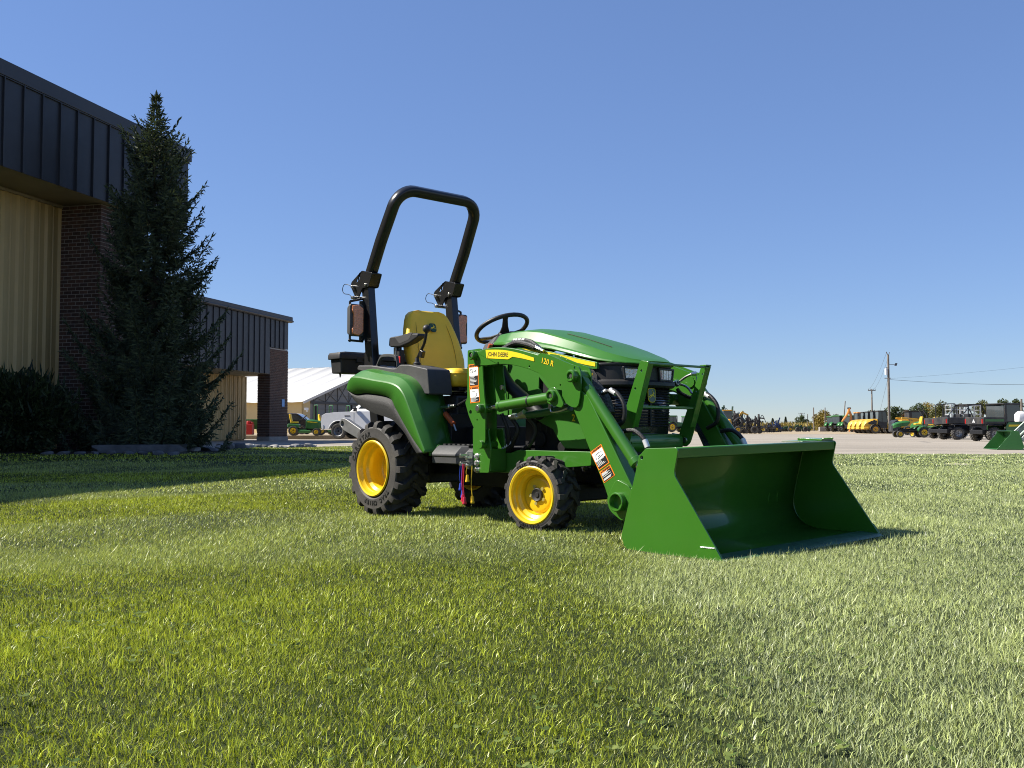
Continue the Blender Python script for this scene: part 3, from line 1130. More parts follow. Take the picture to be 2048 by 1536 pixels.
def wheel(nm, cx, cy, cz, side, steer, R0, Rl, Rs, Rr, W, nl, lw, dish, disc_r, front):
    M = Matrix.Translation((cx, cy, cz)) @ Matrix.Rotation(steer, 4, 'Z') @ (Matrix.Rotation(math.pi, 4, 'Z') if side > 0 else Matrix.Identity(4))
    t = tyre_mesh(R0, Rl, Rs, Rr, W, nl, lw).build(nm + '_tire', RUBBER, trac, angle=28)
    t.matrix_local = M
    h = W / 2
    # rim: dished steel wheel, outer side -y
    mb = MB()
    prof = [(Rr + .007, h * .92), (Rr + .010, h * .99), (Rr + .004, h * 1.03), (Rr - .006, h * 1.0), (Rr - .010, h * .86), (Rr - .020, h * .78), (Rr - .022, h * .60),
            (Rr - .040, h * .48), (Rr - .046, h * .30), (Rr - .046, dish + .03), (Rr - .050, dish + .012), (Rr - .062, dish), (disc_r + .03, dish + .004), (disc_r + .012, dish + .02),
            (disc_r, dish + .024), (.03, dish + .024), (.001, dish + .024)]
    mb.lathe(prof, (0, 0, 0), (0, -1, 0), n=64)
    prof2 = [(Rr + .004, -h * .95), (Rr - .008, -h * .9), (Rr - .03, -h * .5), (Rr - .046, 0), (Rr - .046, h * .3)]
    mb.lathe(prof2, (0, 0, 0), (0, -1, 0), n=64)
    rim = mb.build('rim', YELLOW, t, angle=30, solid=0.004)
    yd = -(dish + .024)
    for k in range(5):
        mb = MB()
        a = 2 * math.pi * k / 5 + 0.75
        rb = disc_r * .60
        mb.cyl((rb * math.cos(a), yd + .004, rb * math.sin(a)), (rb * math.cos(a), yd - .012, rb * math.sin(a)), .0115, n=6)
        mb.build('wheel_bolt', mat('yellow_zinc', (.42, .36, .12), rough=.4, metal=.4), t, bevel=.001)
    if front:
        MB().lathe([(.040, yd * -1 - .004), (.041, -yd + .012), (.036, -yd + .018), (.030, -yd + .015), (.016, -yd + .012), (.014, -yd + .018), (.001, -yd + .018)], (0, 0, 0), (0, -1, 0), n=28).build('hub_cap', BLACKP, t)
        MB().cyl((.115, yd - .0, -.07), (.125, yd - .045, -.075), .004, n=8).build('valve_stem', BLACKK, t)
    else:
        MB().lathe([(.075, -yd - .01), (.072, -yd + .02), (.05, -yd + .028), (.02, -yd + .03), (.001, -yd + .03)], (0, 0, 0), (0, -1, 0), n=28).build('hub', YELLOW, t)
    # sidewall rings and lettering
    y0 = -h * 1.0
    TXT = mat('tire_lettering', (0.011, 0.011, 0.011), rough=.5, var=.1)
    ra = (Rr + Rs) / 2 + .004
    if front:
        two_words(ra - .002, R(95), .026, TXT, t, y0 - .0015)
        arc_text('CARLSTAR', ra - .002, R(265), .026, TXT, t, y0 - .0015, 'sidewall_lettering', inward=True)
    else:
        arc_text('CARLSTAR', ra, R(132), .050, TXT, t, y0 - .0015, 'sidewall_lettering', bold=.0012)
        two_words(ra, R(285), .042, TXT, t, y0 - .0015)
    return t


for sgn in (-1, 1):
    wheel('rear', 0, sgn * 0.455, 0.332, sgn, 0, .297, .340, .292, .190, .285, 17, .042, -.045, .085, False)
    wheel('front', 1.615, sgn * 0.462, 0.221, sgn, R(7.5), .205, .232, .204, .163, .205, 15, .030, .012, .088, True)

# ---------------------------------------------------------------- chassis, engine, axles
mb = MB()
mb.box((.35, 0, .46), (1.0, .34, .34)).box((-.05, 0, .42), (.42, .42, .40)).box((1.20, 0, .40), (.75, .30, .20))
mb.cyl((0, -.34, .332), (0, .34, .332), .085).cyl((0, -.42, .332), (0, -.30, .332), .07)
mb.box((.75, -.12, .30), (.55, .14, .16)).cyl((.3, 0, .30), (1.5, 0, .30), .035)
mb.box((-.30, 0, .42), (.16, .3, .3))
mb.build('transmission', DARKM, trac, bevel=.012)
mb = MB()
mb.box((1.50, 0, .62), (.55, .34, .42)).box((1.42, -.19, .56), (.26, .06, .2)).box((1.62, -.18, .70), (.3, .05, .1)).box((1.25, 0, .72), (.18, .36, .5))
for k in range(7):
    mb.box((1.30 + .05 * k, -.20, .66), (.018, .05, .16))
mb.cyl((1.36, -.24, .55), (1.36, -.16, .55), .05).cyl((1.55, -.235, .50), (1.55, -.16, .50), .035).cyl((1.28, -.26, .50), (1.28, -.14, .50), .012).cyl((1.42, -.22, .44), (1.42, -.16, .44), .02)
mb.build('engine', DARKM, trac, bevel=.006)
mb = MB().box((1.615, 0, .225), (.13, .66, .11)).cyl((1.615, -.40, .221), (1.615, .40, .221), .05).box((1.615, -.33, .24), (.15, .09, .16)).box((1.615, .33, .24), (.15, .09, .16))
mb.cyl((1.50, -.30, .25), (1.50, .30, .25), .014).box((1.62, 0, .31), (.2, .2, .12))
mb.build('front_axle', DARKM, trac, bevel=.01)
MB().box((1.84, 0, .40), (.50, .36, .24)).box((1.95, 0, .34), (.22, .40, .10)).build('front_weight_bracket', DARKM, trac, bevel=.01)
mb = MB()
for k, (x, z) in enumerate(((1.80, .46), (1.80, .40), (1.90, .45), (1.90, .36), (1.72, .44), (1.72, .37))):
    mb.cyl((x, -.185, z), (x, -.205, z), .014, n=6)
mb.build('frame_bolt', STEEL, trac)
MB().box((1.835, -.183, .435), (.085, .004, .055)).build('serial_plate', mat('dark_plate', (.05, .05, .05), rough=.35, metal=.5, var=.4, scale=80), trac)
MB().box((1.98, -.204, .37), (.075, .003, .03)).build('part_label', mat('pale_blue_label', (.45, .55, .66), rough=.5, var=.25, scale=90), trac)
# green loader frame rail along the tractor side
for mir in (False, True):
    mb = MB()
    mb.plate(round_poly([(1.02, .335), (1.02, .462), (1.25, .462), (1.31, .482), (1.95, .482), (1.95, .40), (1.45, .36), (1.38, .335)], .015), -.385, -.325)
    mb.build('loader_frame_rail', GREEN, trac, bevel=.004, mirror=mir)
# front bumper
mb = MB().plate(round_poly([(1.93, .46), (1.93, .585), (2.09, .585), (2.115, .565), (2.115, .50), (2.07, .46)], .012), -.255, .255)
mb.box((2.117, 0, .535), (.006, .44, .012))
mb.build('bumper', GREEN, trac, bevel=.006)

# ---------------------------------------------------------------- hood, side panels, nose
def ring_x(x, hw, zt, zl, crown=.022, sh=.82, drop=.022, bulge=1.0):
    half = [(0, zt + crown), (hw * .40, zt + crown * .85), (hw * (sh - .02), zt + crown * .10), (hw * (sh + .02), zt - .006), (hw * .945, zl + (zt - zl) * .36), (hw * .985, zl + (zt - zl) * .25), (hw * 1.0, zl + (zt - zl) * .10), (hw * 1.0, zl)]
    pts = [(x, -y, z) for y, z in half[::-1]] + [(x, y, z) for y, z in half[1:]]
    return pts


mb = MB()
hood = [(.985, .300, 1.236, 1.170, .024), (1.12, .307, 1.245, 1.158, .024), (1.26, .312, 1.246, 1.147, .023), (1.40, .314, 1.228, 1.128, .022), (1.55, .315, 1.189, 1.104, .020), (1.70, .315, 1.148, 1.070, .018), (1.84, .313, 1.102, 1.038, .016),
        (1.93, .300, 1.070, 1.018, .015), (2.01, .268, 1.046, 1.006, .014), (2.075, .215, 1.026, 1.000, .013), (2.12, .15, 1.016, .996, .010)]
rings = [ring_x(*h) for h in hood]
# nose: pull the middle of the front edge forward
rings.append([(2.145, p[1] * .9, 1.004 + (p[2] - .996) * .35) for p in rings[-1]])
mb.rings(rings, closed=False, caps=False)
mb.rings([rings[-1], [(2.135, p[1], .988) for p in rings[-1]]], closed=False, caps=False)
hood_o = mb.build('hood', GREEN_P, trac, angle=13, solid=.006)
# raised centre rib line and bolt
MB().tube([(1.52, -.145, 1.217), (1.70, -.128, 1.167), (1.86, -.105, 1.114)], .0028, n=6, smooth=3).build('hood_crease', BLACKK, hood_o)
# cowl behind the hood
mb = MB()
mb.rings([ring_x(.80, .27, 1.18, 1.10), ring_x(.90, .285, 1.222, 1.14), ring_x(.965, .298, 1.238, 1.165)], closed=False, caps=False)
mb.build('cowl', GREYP, trac, angle=25, solid=.008)
mb = MB().rings([ring_x(.966, .299, 1.235, 1.168), ring_x(.984, .2995, 1.235, 1.168)], closed=False, caps=False)
mb.build('hood_seam', BLACKK, trac, solid=.004)
MB().box((.80, 0, .98), (.10, .50, .34)).box((.86, 0, 1.12), (.14, .46, .16)).build('dashboard', BLACKP, trac, bevel=.02)
for mir in (False, True):
    # yellow striped trim under the hood edge
    mb = MB().plate([(1.18, 1.14), (1.30, 1.134), (1.40, 1.118), (1.55, 1.092), (1.70, 1.058), (1.84, 1.028), (1.935, 1.008), (1.935, .968), (1.90, .968), (1.72, 1.005), (1.50, 1.055), (1.18, 1.09)], -.317, -.296)
    trim = mb.build('side_trim', GREEN_P, trac, bevel=.003, mirror=mir)
    mb = MB().plate([(1.28, 1.128), (1.40, 1.112), (1.55, 1.086), (1.70, 1.052), (1.84, 1.0225), (1.922, 1.006), (1.922, .983), (1.84, .998), (1.745, 1.019), (1.60, 1.055), (1.45, 1.091), (1.35, 1.108)], -.3195, -.3172)
    mb.build('yellow_stripe', DECALY, trim, mirror=mir)
    # green side panels: rear cowl panel and engine panel with the vent cut out
    mb = MB().plate(round_poly([(.90, .72), (.90, 1.14), (1.128, 1.14), (1.128, .70)], .01), -.305, -.290)
    mb.build('cowl_side_panel', GREEN_P, trac, bevel=.003, mirror=mir)
    mb = MB().plate([(1.144, 1.13), (1.50, 1.045), (1.86, .972), (1.90, .93), (1.88, .60), (1.85, .495), (1.656, .496), (1.60, .55), (1.551, .613), (1.463, .645), (1.338, .697), (1.144, .70)], -.309, -.294,
                    holes=[[(1.43, .938), (1.545, .83), (1.56, .765), (1.50, .785), (1.425, .87)]])
    sp = mb.build('side_panel', GREEN_P, trac, bevel=.004, mirror=mir)
    MB().box((1.49, -.285, .85), (.20, .008, .22)).build('vent_mesh', BLACKK, sp, mirror=mir)
    MB().plate([(1.80, .90), (1.80, .97), (1.90, .965), (1.93, .93), (1.93, .895)], -.312, -.29).build('badge_panel', BLACKP, trac, bevel=.003, mirror=mir)
lettering('model_lettering', '2025M', .052, DECALY, trac, (1.822, -.3135, .933), (1, 0, -.12), (.12, 0, 1), bold=.001)
lettering('model_lettering', '2', .06, DECALY, trac, (1.732, -.3105, .68), (1, 0, 0), (0, 0, 1), bold=.001)

# black nose bezel with lamps
def plan_ring(pts, z):
    return [(x, y, z) for x, y in pts]


def planloop(k, xb=1.86, d=0.0):
    f_ = [(xb, -.318 * k), (1.95, -.308 * k), (2.03, -.262 * k), (2.075, -.215 * k), (2.098, -.10 * k), (2.104, 0), (2.098, .10 * k), (2.075, .215 * k), (2.03, .262 * k), (1.95, .308 * k), (xb, .318 * k)]
    return [(x + d, y) for x, y in f_]


mb = MB()
mb.rings([plan_ring(planloop(.80, 1.84, -.10), .862), plan_ring(planloop(.98), .866), plan_ring(planloop(1.0, 1.86, .012), .876), plan_ring(planloop(1.0, 1.86, .010), .892), plan_ring(planloop(.97, 1.86, -.020), .905), plan_ring(planloop(.97, 1.86, -.018), .985), plan_ring(planloop(.98, 1.86, .0), 1.004)], closed=False, caps=False)
mb.build('nose_bezel', BLACKP, trac, angle=25, solid=.006)
for s in (-1, 1):
    a = [(2.062, .075), (2.058, .205)]
    q = [(2.085, s * .072, .908), (2.060, s * .215, .908), (2.060, s * .228, .976), (2.087, s * .058, .976)]
    mb = MB()
    mb.rings([[(x - .02, y, z) for x, y, z in q], [(x + .003, y, z) for x, y, z in q]])
    hl = mb.build('headlight', LENS, trac, bevel=.005)
    fr = MB()
    for i in range(4):
        p, r_ = q[i], q[(i + 1) % 4]
        fr.bar((p[0] + .004, p[1], p[2]), (r_[0] + .004, r_[1], r_[2]), .012, .012, ext=.01)
    fr.build('lamp_frame', BLACKP, hl, bevel=.003)
    mb = MB()
    for k in range(4):
        yy = s * (.088 + .03 * k)
        xx = 2.0895 - .0255 * ((abs(yy) - .072) / .143)
        mb.bar((xx, yy, .915), (xx + .0005, yy, .97), .002, .004)
    mb.build('reflector_rib', STEEL, hl)
    lab = MB().box((2.0885, s * .085, .94), (.001, .022, .055))
    lab.build('paper_tag', mat('pink_white_tag', (.62, .36, .36), rough=.6, var=.5, scale=120), hl)
# grille: black shell with slats, emblem in the middle
def grille_ring(z, k=1.0):
    f_ = [(1.70, -.262), (1.93, -.258), (2.01, -.245), (2.045, -.212), (2.065, -.1), (2.070, 0), (2.065, .1), (2.045, .212), (2.01, .245), (1.93, .258), (1.70, .262)]
    return [(x + (k - 1) * .2, y * k, z) for x, y in f_]


mb = MB().rings([grille_ring(.50, .93), grille_ring(.60, .965), grille_ring(.72, .985), grille_ring(.868, 1.0)], closed=False, caps=False)
gr = mb.build('grille', mat('gloss_black_grille', (.008, .008, .009), rough=.18, coat=.6, var=.2, scale=30, bump=.08, bscale=40), trac, angle=30, solid=.006)
for k in range(14):
    z = .628 + .0165 * k
    kk = .967 + .033 * (z - .60) / .268
    p = grille_ring(z, kk)
    mb = MB()
    mb.rings([[(x + .003, y * 1.006, z) for x, y, _ in p], [(x + .010, y * 1.02, z + .003) for x, y, _ in p], [(x + .003, y * 1.006, z + .009) for x, y, _ in p]], closed=False, caps=False)
    mb.build('grille_slat', BLACKP, gr)
MB().box((2.074, .0, .75), (.012, .012, .24)).build('grille_mullion', BLACKP, gr, bevel=.003)


def deer_emblem(parent, c, xd, yd, s, border=True, name='emblem'):
    """Rounded green shield with yellow rim and a leaping stag."""
    xd, yd = Vector(xd).normalized(), Vector(yd).normalized()
    zd = xd.cross(yd)
    M = Matrix((xd, yd, zd)).transposed().to_4x4()
    M.translation = Vector(c)

    def flat(pts, z, m, nm, par, t=.001):
        mb = MB()
        mb.plate([(p[0] * s, p[1] * s) for p in pts], z * s, z * s - t, axis='z')
        # plate() with axis z gives (x, y, z)
        bmesh.ops.transform(mb.bm, matrix=M, verts=mb.bm.verts)
        return mb.build(nm, m, par)
    sh = round_poly([(-.42, .5), (.42, .5), (.42, -.30), (.22, -.5), (-.22, -.5), (-.42, -.30)], .2)
    o = flat(sh, .03, DECALY if border else BLACKK, name, parent, .002)
    flat([(x * .88, y * .90) for x, y in sh], .05, mat('emblem_green', (.012, .06, .014), rough=.25, coat=.4), 'emblem_field', o)
    deer = [(-.30, -.06), (-.22, .04), (-.02, .06), (.08, .14), (.10, .20), (.04, .30), (-.02, .33), (.06, .36), (.11, .26), (.15, .20), (.24, .17), (.22, .13), (.15, .10), (.12, .02), (.26, -.04), (.30, -.14),
            (.25, -.14), (.20, -.07), (.05, -.07), (-.06, -.06), (-.10, -.12), (-.24, -.20), (-.27, -.17), (-.14, -.09), (-.18, -.03), (-.24, -.08), (-.32, -.18), (-.35, -.15)]
    flat(deer, .07, DECALY, 'emblem_stag', o)
    return o


deer_emblem(trac, (2.083, 0, .815), (0, 1, 0), (-.05, 0, 1), .085)

# front guard: two leaning flat posts and two round cross bars
g_root = None
for s in (-1, 1):
    y0, y1 = s * .288, s * .276
    out = round_poly([(2.118, .505), (2.045, .52), (2.075, .60), (2.245, 1.004), (2.305, .996), (2.305, .985), (2.185, .62), (2.150, .53)], .012)
    mb = MB().plate(out, min(y0, y1), max(y0, y1), holes=[(2.252, .945, .008, 4), (2.205, .845, .008, 4), (2.115, .545, .014)])
    p = mb.build('guard_post', GREEN, trac, bevel=.002)
    # flange along the front edge
    mb = MB().bar((2.300, s * .262, .985), (2.182, s * .262, .625), .044, .006, up=(1, 0, .3))
    mb.build('post_flange', GREEN, p, bevel=.002)
    MB().cyl((2.115, s * .270, .545), (2.115, s * .298, .545), .017, n=12).build('post_bolt', STEEL, p, bevel=.003)
    MB().plate([(1.90, .50), (2.06, .515), (2.09, .58), (2.03, .59), (1.98, .54), (1.90, .525)], s * .262 - .006, s * .262 + .006).build('post_bracket', GREEN, p, bevel=.002)
MB().cyl((2.292, -.285, .985), (2.292, .285, .985), .0075, n=10).build('guard_bar', GREEN, trac)
MB().cyl((2.205, -.28, .740), (2.205, .28, .740), .0085, n=10).build('guard_bar', GREEN, trac)
MB().box((2.285, .262, .996), (.05, .05, .008)).build('guard_tab', GREEN, trac, bevel=.002)

# ---------------------------------------------------------------- operator station
for mir in (False, True):
    E_ = [(-.325, .925), (-.256, .992), (.03, .959), (.26, .924), (.37, .865), (.457, .742), (.55, .59), (.635, .457)]
    T_ = [(-.335, .965), (-.215, 1.040), (.03, 1.010), (.275, .972), (.405, .888), (.495, .752), (.578, .60), (.655, .460)]
    I_ = [(-.40, .985), (-.33, 1.075), (0, 1.035), (.25, .990), (.38, .905), (.445, .76), (.495, .62), (.55, .470)]
    B_ = [(-.322, .903), (-.208, .868), (-.05, .871), (.215, .836), (.300, .760), (.400, .652), (.515, .54), (.622, .451)]
    L_ = [(-.300, .880), (-.224, .812), (-.04, .742), (.15, .702), (.256, .672), (.381, .592), (.46, .515), (.532, .447)]
    mb = MB()
    rings = []
    fine = 5
    E2, T2, I2, B2, L2 = [[(p.x, p.z) for p in catmull([(a, 0, b) for a, b in q], fine)] for q in (E_, T_, I_, B_, L_)]
    for e, t, i, b in zip(E2, T2, I2, B2):
        rings.append([(i[0], -.28, i[1] - .01), (i[0], -.34, i[1]), (t[0] * .9 + i[0] * .1, -.50, t[1] * .9 + i[1] * .1 + .004), (t[0], -.535, t[1]), (t[0] * .90 + e[0] * .10, -.550, t[1] * .90 + e[1] * .10), (t[0] * .08 + e[0] * .92, -.600, t[1] * .08 + e[1] * .92), (e[0], -.604, e[1] - .004), (b[0], -.607, b[1])])
    mb.rings(rings, closed=False, caps=False)
    fd = mb.build('rear_fender', GREEN_P, trac, angle=16, solid=.008, mirror=mir)
    mb = MB()
    rings = []
    for b, l in zip(B2, L2):
        rings.append([(b[0], -.598, b[1]), ((b[0] + l[0]) / 2, -.604, (b[1] + l[1]) / 2), (l[0], -.592, l[1]), (l[0] + (b[0] - l[0]) * .12, -.56, l[1] + (b[1] - l[1]) * .12), (b[0], -.44, b[1])])
    mb.rings(rings, closed=False, caps=False)
    mb.build('fender_lip', TEXB, fd, angle=40, solid=.006, mirror=mir)
    # charcoal console on top of the fender
    con = [(-.43, 1.060), (-.417, 1.094), (-.24, 1.086), (-.08, 1.066), (.045, 1.050), (.085, 1.052), (.128, 1.074), (.240, 1.069), (.455, 1.030), (.485, .85), (.36, .860), (.20, .880), (.12, .91), (.0, .975), (-.22, 1.02)]
    mb = MB().plate(round_poly(con, .012, 2), -.455, -.25)
    cs = mb.build('fender_console', GREYP, trac, bevel=.012, mirror=mir)
    sw = []
    for a in catmull([(-.190, -.43, 1.075), (-.135, -.43, 1.142), (-.06, -.43, 1.150), (.03, -.43, 1.140), (.062, -.43, 1.118), (.075, -.43, 1.05)], 5):
        sw.append([(a.x, a.y - .013, a.z - .009), (a.x, a.y + .013, a.z - .009), (a.x + .002, a.y + .013, a.z + .012), (a.x + .002, a.y - .013, a.z + .012)])
    MB().rings(sw).build('grab_handle', GREYP, cs, bevel=.004, mirror=mir)
    # step and platform
    sec = lambda dy, dz: [(-.36, .505 + dz), (-.497 + dy, .505 + dz), (-.512 + dy, .498 + dz), (-.560 + dy, .455), (-.565 + dy, .447), (-.565 + dy, .436), (-.558 + dy, .432), (-.556 + dy, .388), (-.36, .388)]
    st = MB().rings([[(x, y, z) for y, z in sec(dy, dz)] for x, dy, dz in ((.650, 0, 0), (.905, 0, 0), (.945, .05, -.004), (1.10, .055, -.004))])
    MBs = st.build('foot_step', GREYP, trac, bevel=.004, mirror=mir)
    MB().rings([[(x, y, z) for y, z in ((-.40, .508), (-.500, .508), (-.568, .456), (-.568, .435), (-.40, .435))] for x in (.628, .648)]).build('step_band', GREEN_P, MBs, bevel=.003, mirror=mir)
    mb = MB()
    for k in range(8):
        mb.box((.69 + .05 * k, -.44, .509), (.028, .09, .010))
    mb.build('step_cleat', BLACKP, MBs, bevel=.002, mirror=mir)
MB().box((.90, 0, .485), (.62, .80, .02)).box((.50, 0, .60), (.06, .60, .24)).box((.70, -.0, .40), (.6, .7, .06)).build('platform', BLACKP, trac, bevel=.006)
MB().box((.34, 0, .72), (.34, .46, .26)).box((.22, 0, .58), (.5, .52, .20)).build('seat_base_cover', BLACKP, trac, bevel=.02)
mb = MB().box((.30, -.19, .895), (.40, .03, .02)).box((.30, .19, .895), (.40, .03, .02)).box((.30, 0, .90), (.30, .30, .02)).bar((.15, -.17, .84), (.45, -.17, .915), .012, .02).bar((.45, -.17, .84), (.15, -.17, .915), .012, .02)
mb.bar((.15, .17, .84), (.45, .17, .915), .012, .02).cyl((.30, -.2, .87), (.30, .2, .87), .012)
mb.build('seat_suspension', BLACKM, trac, bevel=.002)


def rrect(cx, cy, hx, hy, r, n=4):
    return round_poly([(cx - hx, cy - hy), (cx + hx, cy - hy), (cx + hx, cy + hy), (cx - hx, cy + hy)], r, n)


# cushion
mb = MB()
rg = []
for z, kx, dz in ((.935, .90, 0), (.945, .97, 0), (.985, 1.0, 0), (1.025, .985, 0), (1.048, .93, 0), (1.058, .80, 0), (1.060, .5, 0), (1.057, .1, 0)):
    rg.append([(x, y, z + (.012 * (abs(y) / .24) ** 2 if z > 1.03 else 0) + (.010 * ((x - .29) / .25) ** 2 if z > 1.03 else 0)) for x, y in rrect(.29, 0, .255 * kx, .245 * kx, .09 * kx)])
mb.rings([[(x - .045, y, z - .022) for x, y, z in r_] for r_ in rg])
cush = mb.build('seat_cushion', SEATY, trac, angle=60)
MB().tube([(x - .045, y, 1.007) for x, y in rrect(.29, 0, .252, .242, .09)], .004, n=6, smooth=1, closed=True).build('cushion_piping', SEATY, cush)
# backrest
mb = MB()
rg = []
for z, hw, th, xf in ((.985, .17, .05, .095), (1.01, .215, .075, .10), (1.06, .243, .095, .092), (1.15, .258, .105, .068), (1.22, .256, .11, .046), (1.30, .243, .11, .020), (1.38, .222, .105, -.008), (1.45, .198, .095, -.035), (1.49, .178, .085, -.052), (1.515, .150, .065, -.064), (1.527, .10, .03, -.075)):
    ring = []
    for i in range(24):
        a = 2 * math.pi * i / 24
        cx, cy = math.cos(a), math.sin(a)
        ex = abs(cx) ** .55 * (1 if cx > 0 else -1)
        ey = abs(cy) ** .55 * (1 if cy > 0 else -1)
        wrap = .035 * (abs(ey)) ** 3 if cx > -0.3 else 0
        ring.append((xf - th / 2 + ex * th / 2 + wrap, ey * hw, z))
    rg.append(ring)
mb.rings([[(x - .085, y, z - .008) for x, y, z in r_] for r_ in rg])
back = mb.build('seat_back', SEATY, trac, angle=60)
mb = MB()
for s in (-1, 1):
    mb.tube([(.100, s * .165, 1.04), (.068, s * .172, 1.18), (.022, s * .160, 1.33), (-.040, s * .135, 1.47)], .0022, n=5, smooth=4)
bmesh.ops.translate(mb.bm, vec=(-.085, 0, -.008), verts=mb.bm.verts)
mb.build('backrest_seam', mat('seam_thread', (.34, .22, .012), rough=.7), back)
deer_emblem(back, (-.080, .0, 1.385), (-.0, 1, 0), (-.33, 0, 1), .072, border=False, name='seat_emblem')
MB().box((-.13, 0, 1.20), (.03, .34, .36)).box((-.06, 0, 1.0), (.06, .3, .10)).build('seat_shell', BLACKP, trac, bevel=.02)
# arm rest
for s in (-1,):
    mb = MB().plate(round_poly([(-.16, 1.232), (-.155, 1.296), (.12, 1.306), (.205, 1.300), (.205, 1.275), (.10, 1.238), (-.02, 1.216), (-.14, 1.222)], .02), s * .315 - .038, s * .315 + .038)
    ar = mb.build('armrest', BLACKP, trac, bevel=.012)
    MB().plate(round_poly([(-.08, 1.290), (.11, 1.312), (.14, 1.308), (.10, 1.262), (-.02, 1.238)], .01), s * .315 - .0392, s * .315 + .0392).build('armrest_pad', GREYP, ar, bevel=.006)
    MB().box((-.12, s * .29, 1.15), (.05, .03, .15)).build('armrest_stalk', BLACKM, ar, bevel=.006)
mb = MB().box((-.08, -.30, 1.135), (.045, .05, .13)).build('belt_buckle', BLACKP, trac, bevel=.01)
MB().box((-.055, -.327, 1.125), (.022, .004, .05)).build('belt_release', REDR, mb, bevel=.002)
MB().box((-.115, -.325, 1.17), (.03, .006, .10)).build('belt_latch', STEEL, mb, bevel=.002)
# loader joystick
lv = MB().tube([(.19, -.345, 1.04), (.185, -.345, 1.10), (.205, -.340, 1.145), (.262, -.336, 1.225), (.283, -.333, 1.30)], .0105, n=10, smooth=5).build('control_lever', BLACKM, trac)
MB().sphere((.287, -.333, 1.328), .030, n=18).build('lever_knob', BLACKP, lv)
MB().lathe([(.038, 0), (.036, .02), (.026, .03), (.028, .04), (.018, .05), (.014, .08)], (.19, -.345, 1.045), (0, 0, 1), n=18).build('lever_boot', BLACKP, lv)
MB().box((.235, -.335, 1.15), (.035, .03, .05), Matrix.Rotation(.4, 3, 'Y')).build('lever_bracket', BLACKM, lv, bevel=.004)
# steering wheel
M_ = Matrix.Translation((.722, 0, 1.318)) @ Matrix.Rotation(R(-27), 4, 'Y')
mb = MB()
mb.tube([(0.187 * math.cos(a), .187 * math.sin(a), 0) for a in [2 * math.pi * k / 36 for k in range(36)]], .0155, n=12, smooth=1, closed=True)
STW = mat('steering_rubber', (.014, .014, .014), rough=.48, var=.1, bump=.08, bscale=300)
swh = mb.build('steering_wheel', STW, trac)
swh.matrix_local = M_
mb = MB()
for a in (R(90), R(210), R(330)):
    d = Vector((math.cos(a), math.sin(a), 0))
    t = Vector((-d.y, d.x, 0))
    rr = []
    for r_, w_, z_ in ((.03, .036, -.045), (.09, .022, -.032), (.15, .018, -.010), (.186, .022, 0)):
        c = d * r_
        rr.append([c + t * w_ + Vector((0, 0, z_ + .007)), c - t * w_ + Vector((0, 0, z_ + .007)), c - t * w_ + Vector((0, 0, z_ - .007)), c + t * w_ + Vector((0, 0, z_ - .007))])
    mb.rings(rr)
mb.cyl((0, 0, -.06), (0, 0, -.03), .05, .04, n=20)
mb.build('wheel_spoke', STW, swh, bevel=.004)
MB().cyl((0, 0, -.20), (0, 0, -.05), .034, n=16).build('steering_column', BLACKP, swh)

# ---------------------------------------------------------------- roll bar
d_up = Vector((.335, 0, .610)).normalized()
n_pl = d_up.cross(Vector((0, 1, 0))).normalized()
base0 = Vector((-.330, 0, 1.775))
top_len = (Vector((.005, 0, 2.385)) - base0).length
path2 = [(-.402, 0), (-.400, top_len * .40), (-.385, top_len - .15)]
for a in np.linspace(180, 90, 9)[1:-1]:
    path2.append((-.385 + .15 + .15 * math.cos(R(a)), top_len - .15 + .15 * math.sin(R(a))))
path2.append((-.235, top_len))
path2 = path2 + [(-u, v) for u, v in path2[::-1]]
rg = []
for i, (u, v) in enumerate(path2):
    a, b = path2[max(0, i - 1)], path2[min(len(path2) - 1, i + 1)]
    tx, ty = b[0] - a[0], b[1] - a[1]
    l_ = math.hypot(tx, ty)
    nx, ny = -ty / l_, tx / l_
    c = base0 + Vector((0, 1, 0)) * u + d_up * v
    inn = Vector((0, 1, 0)) * nx + d_up * ny
    hs, ch = .037, .026
    rg.append([c + inn * p + n_pl * q for p, q in ((-hs, -ch), (-ch, -hs), (ch, -hs), (hs, -ch), (hs, ch), (ch, hs), (-ch, hs), (-hs, ch))])
MB().rings(rg).build('roll_bar_hoop', BLACKM, trac, angle=50)
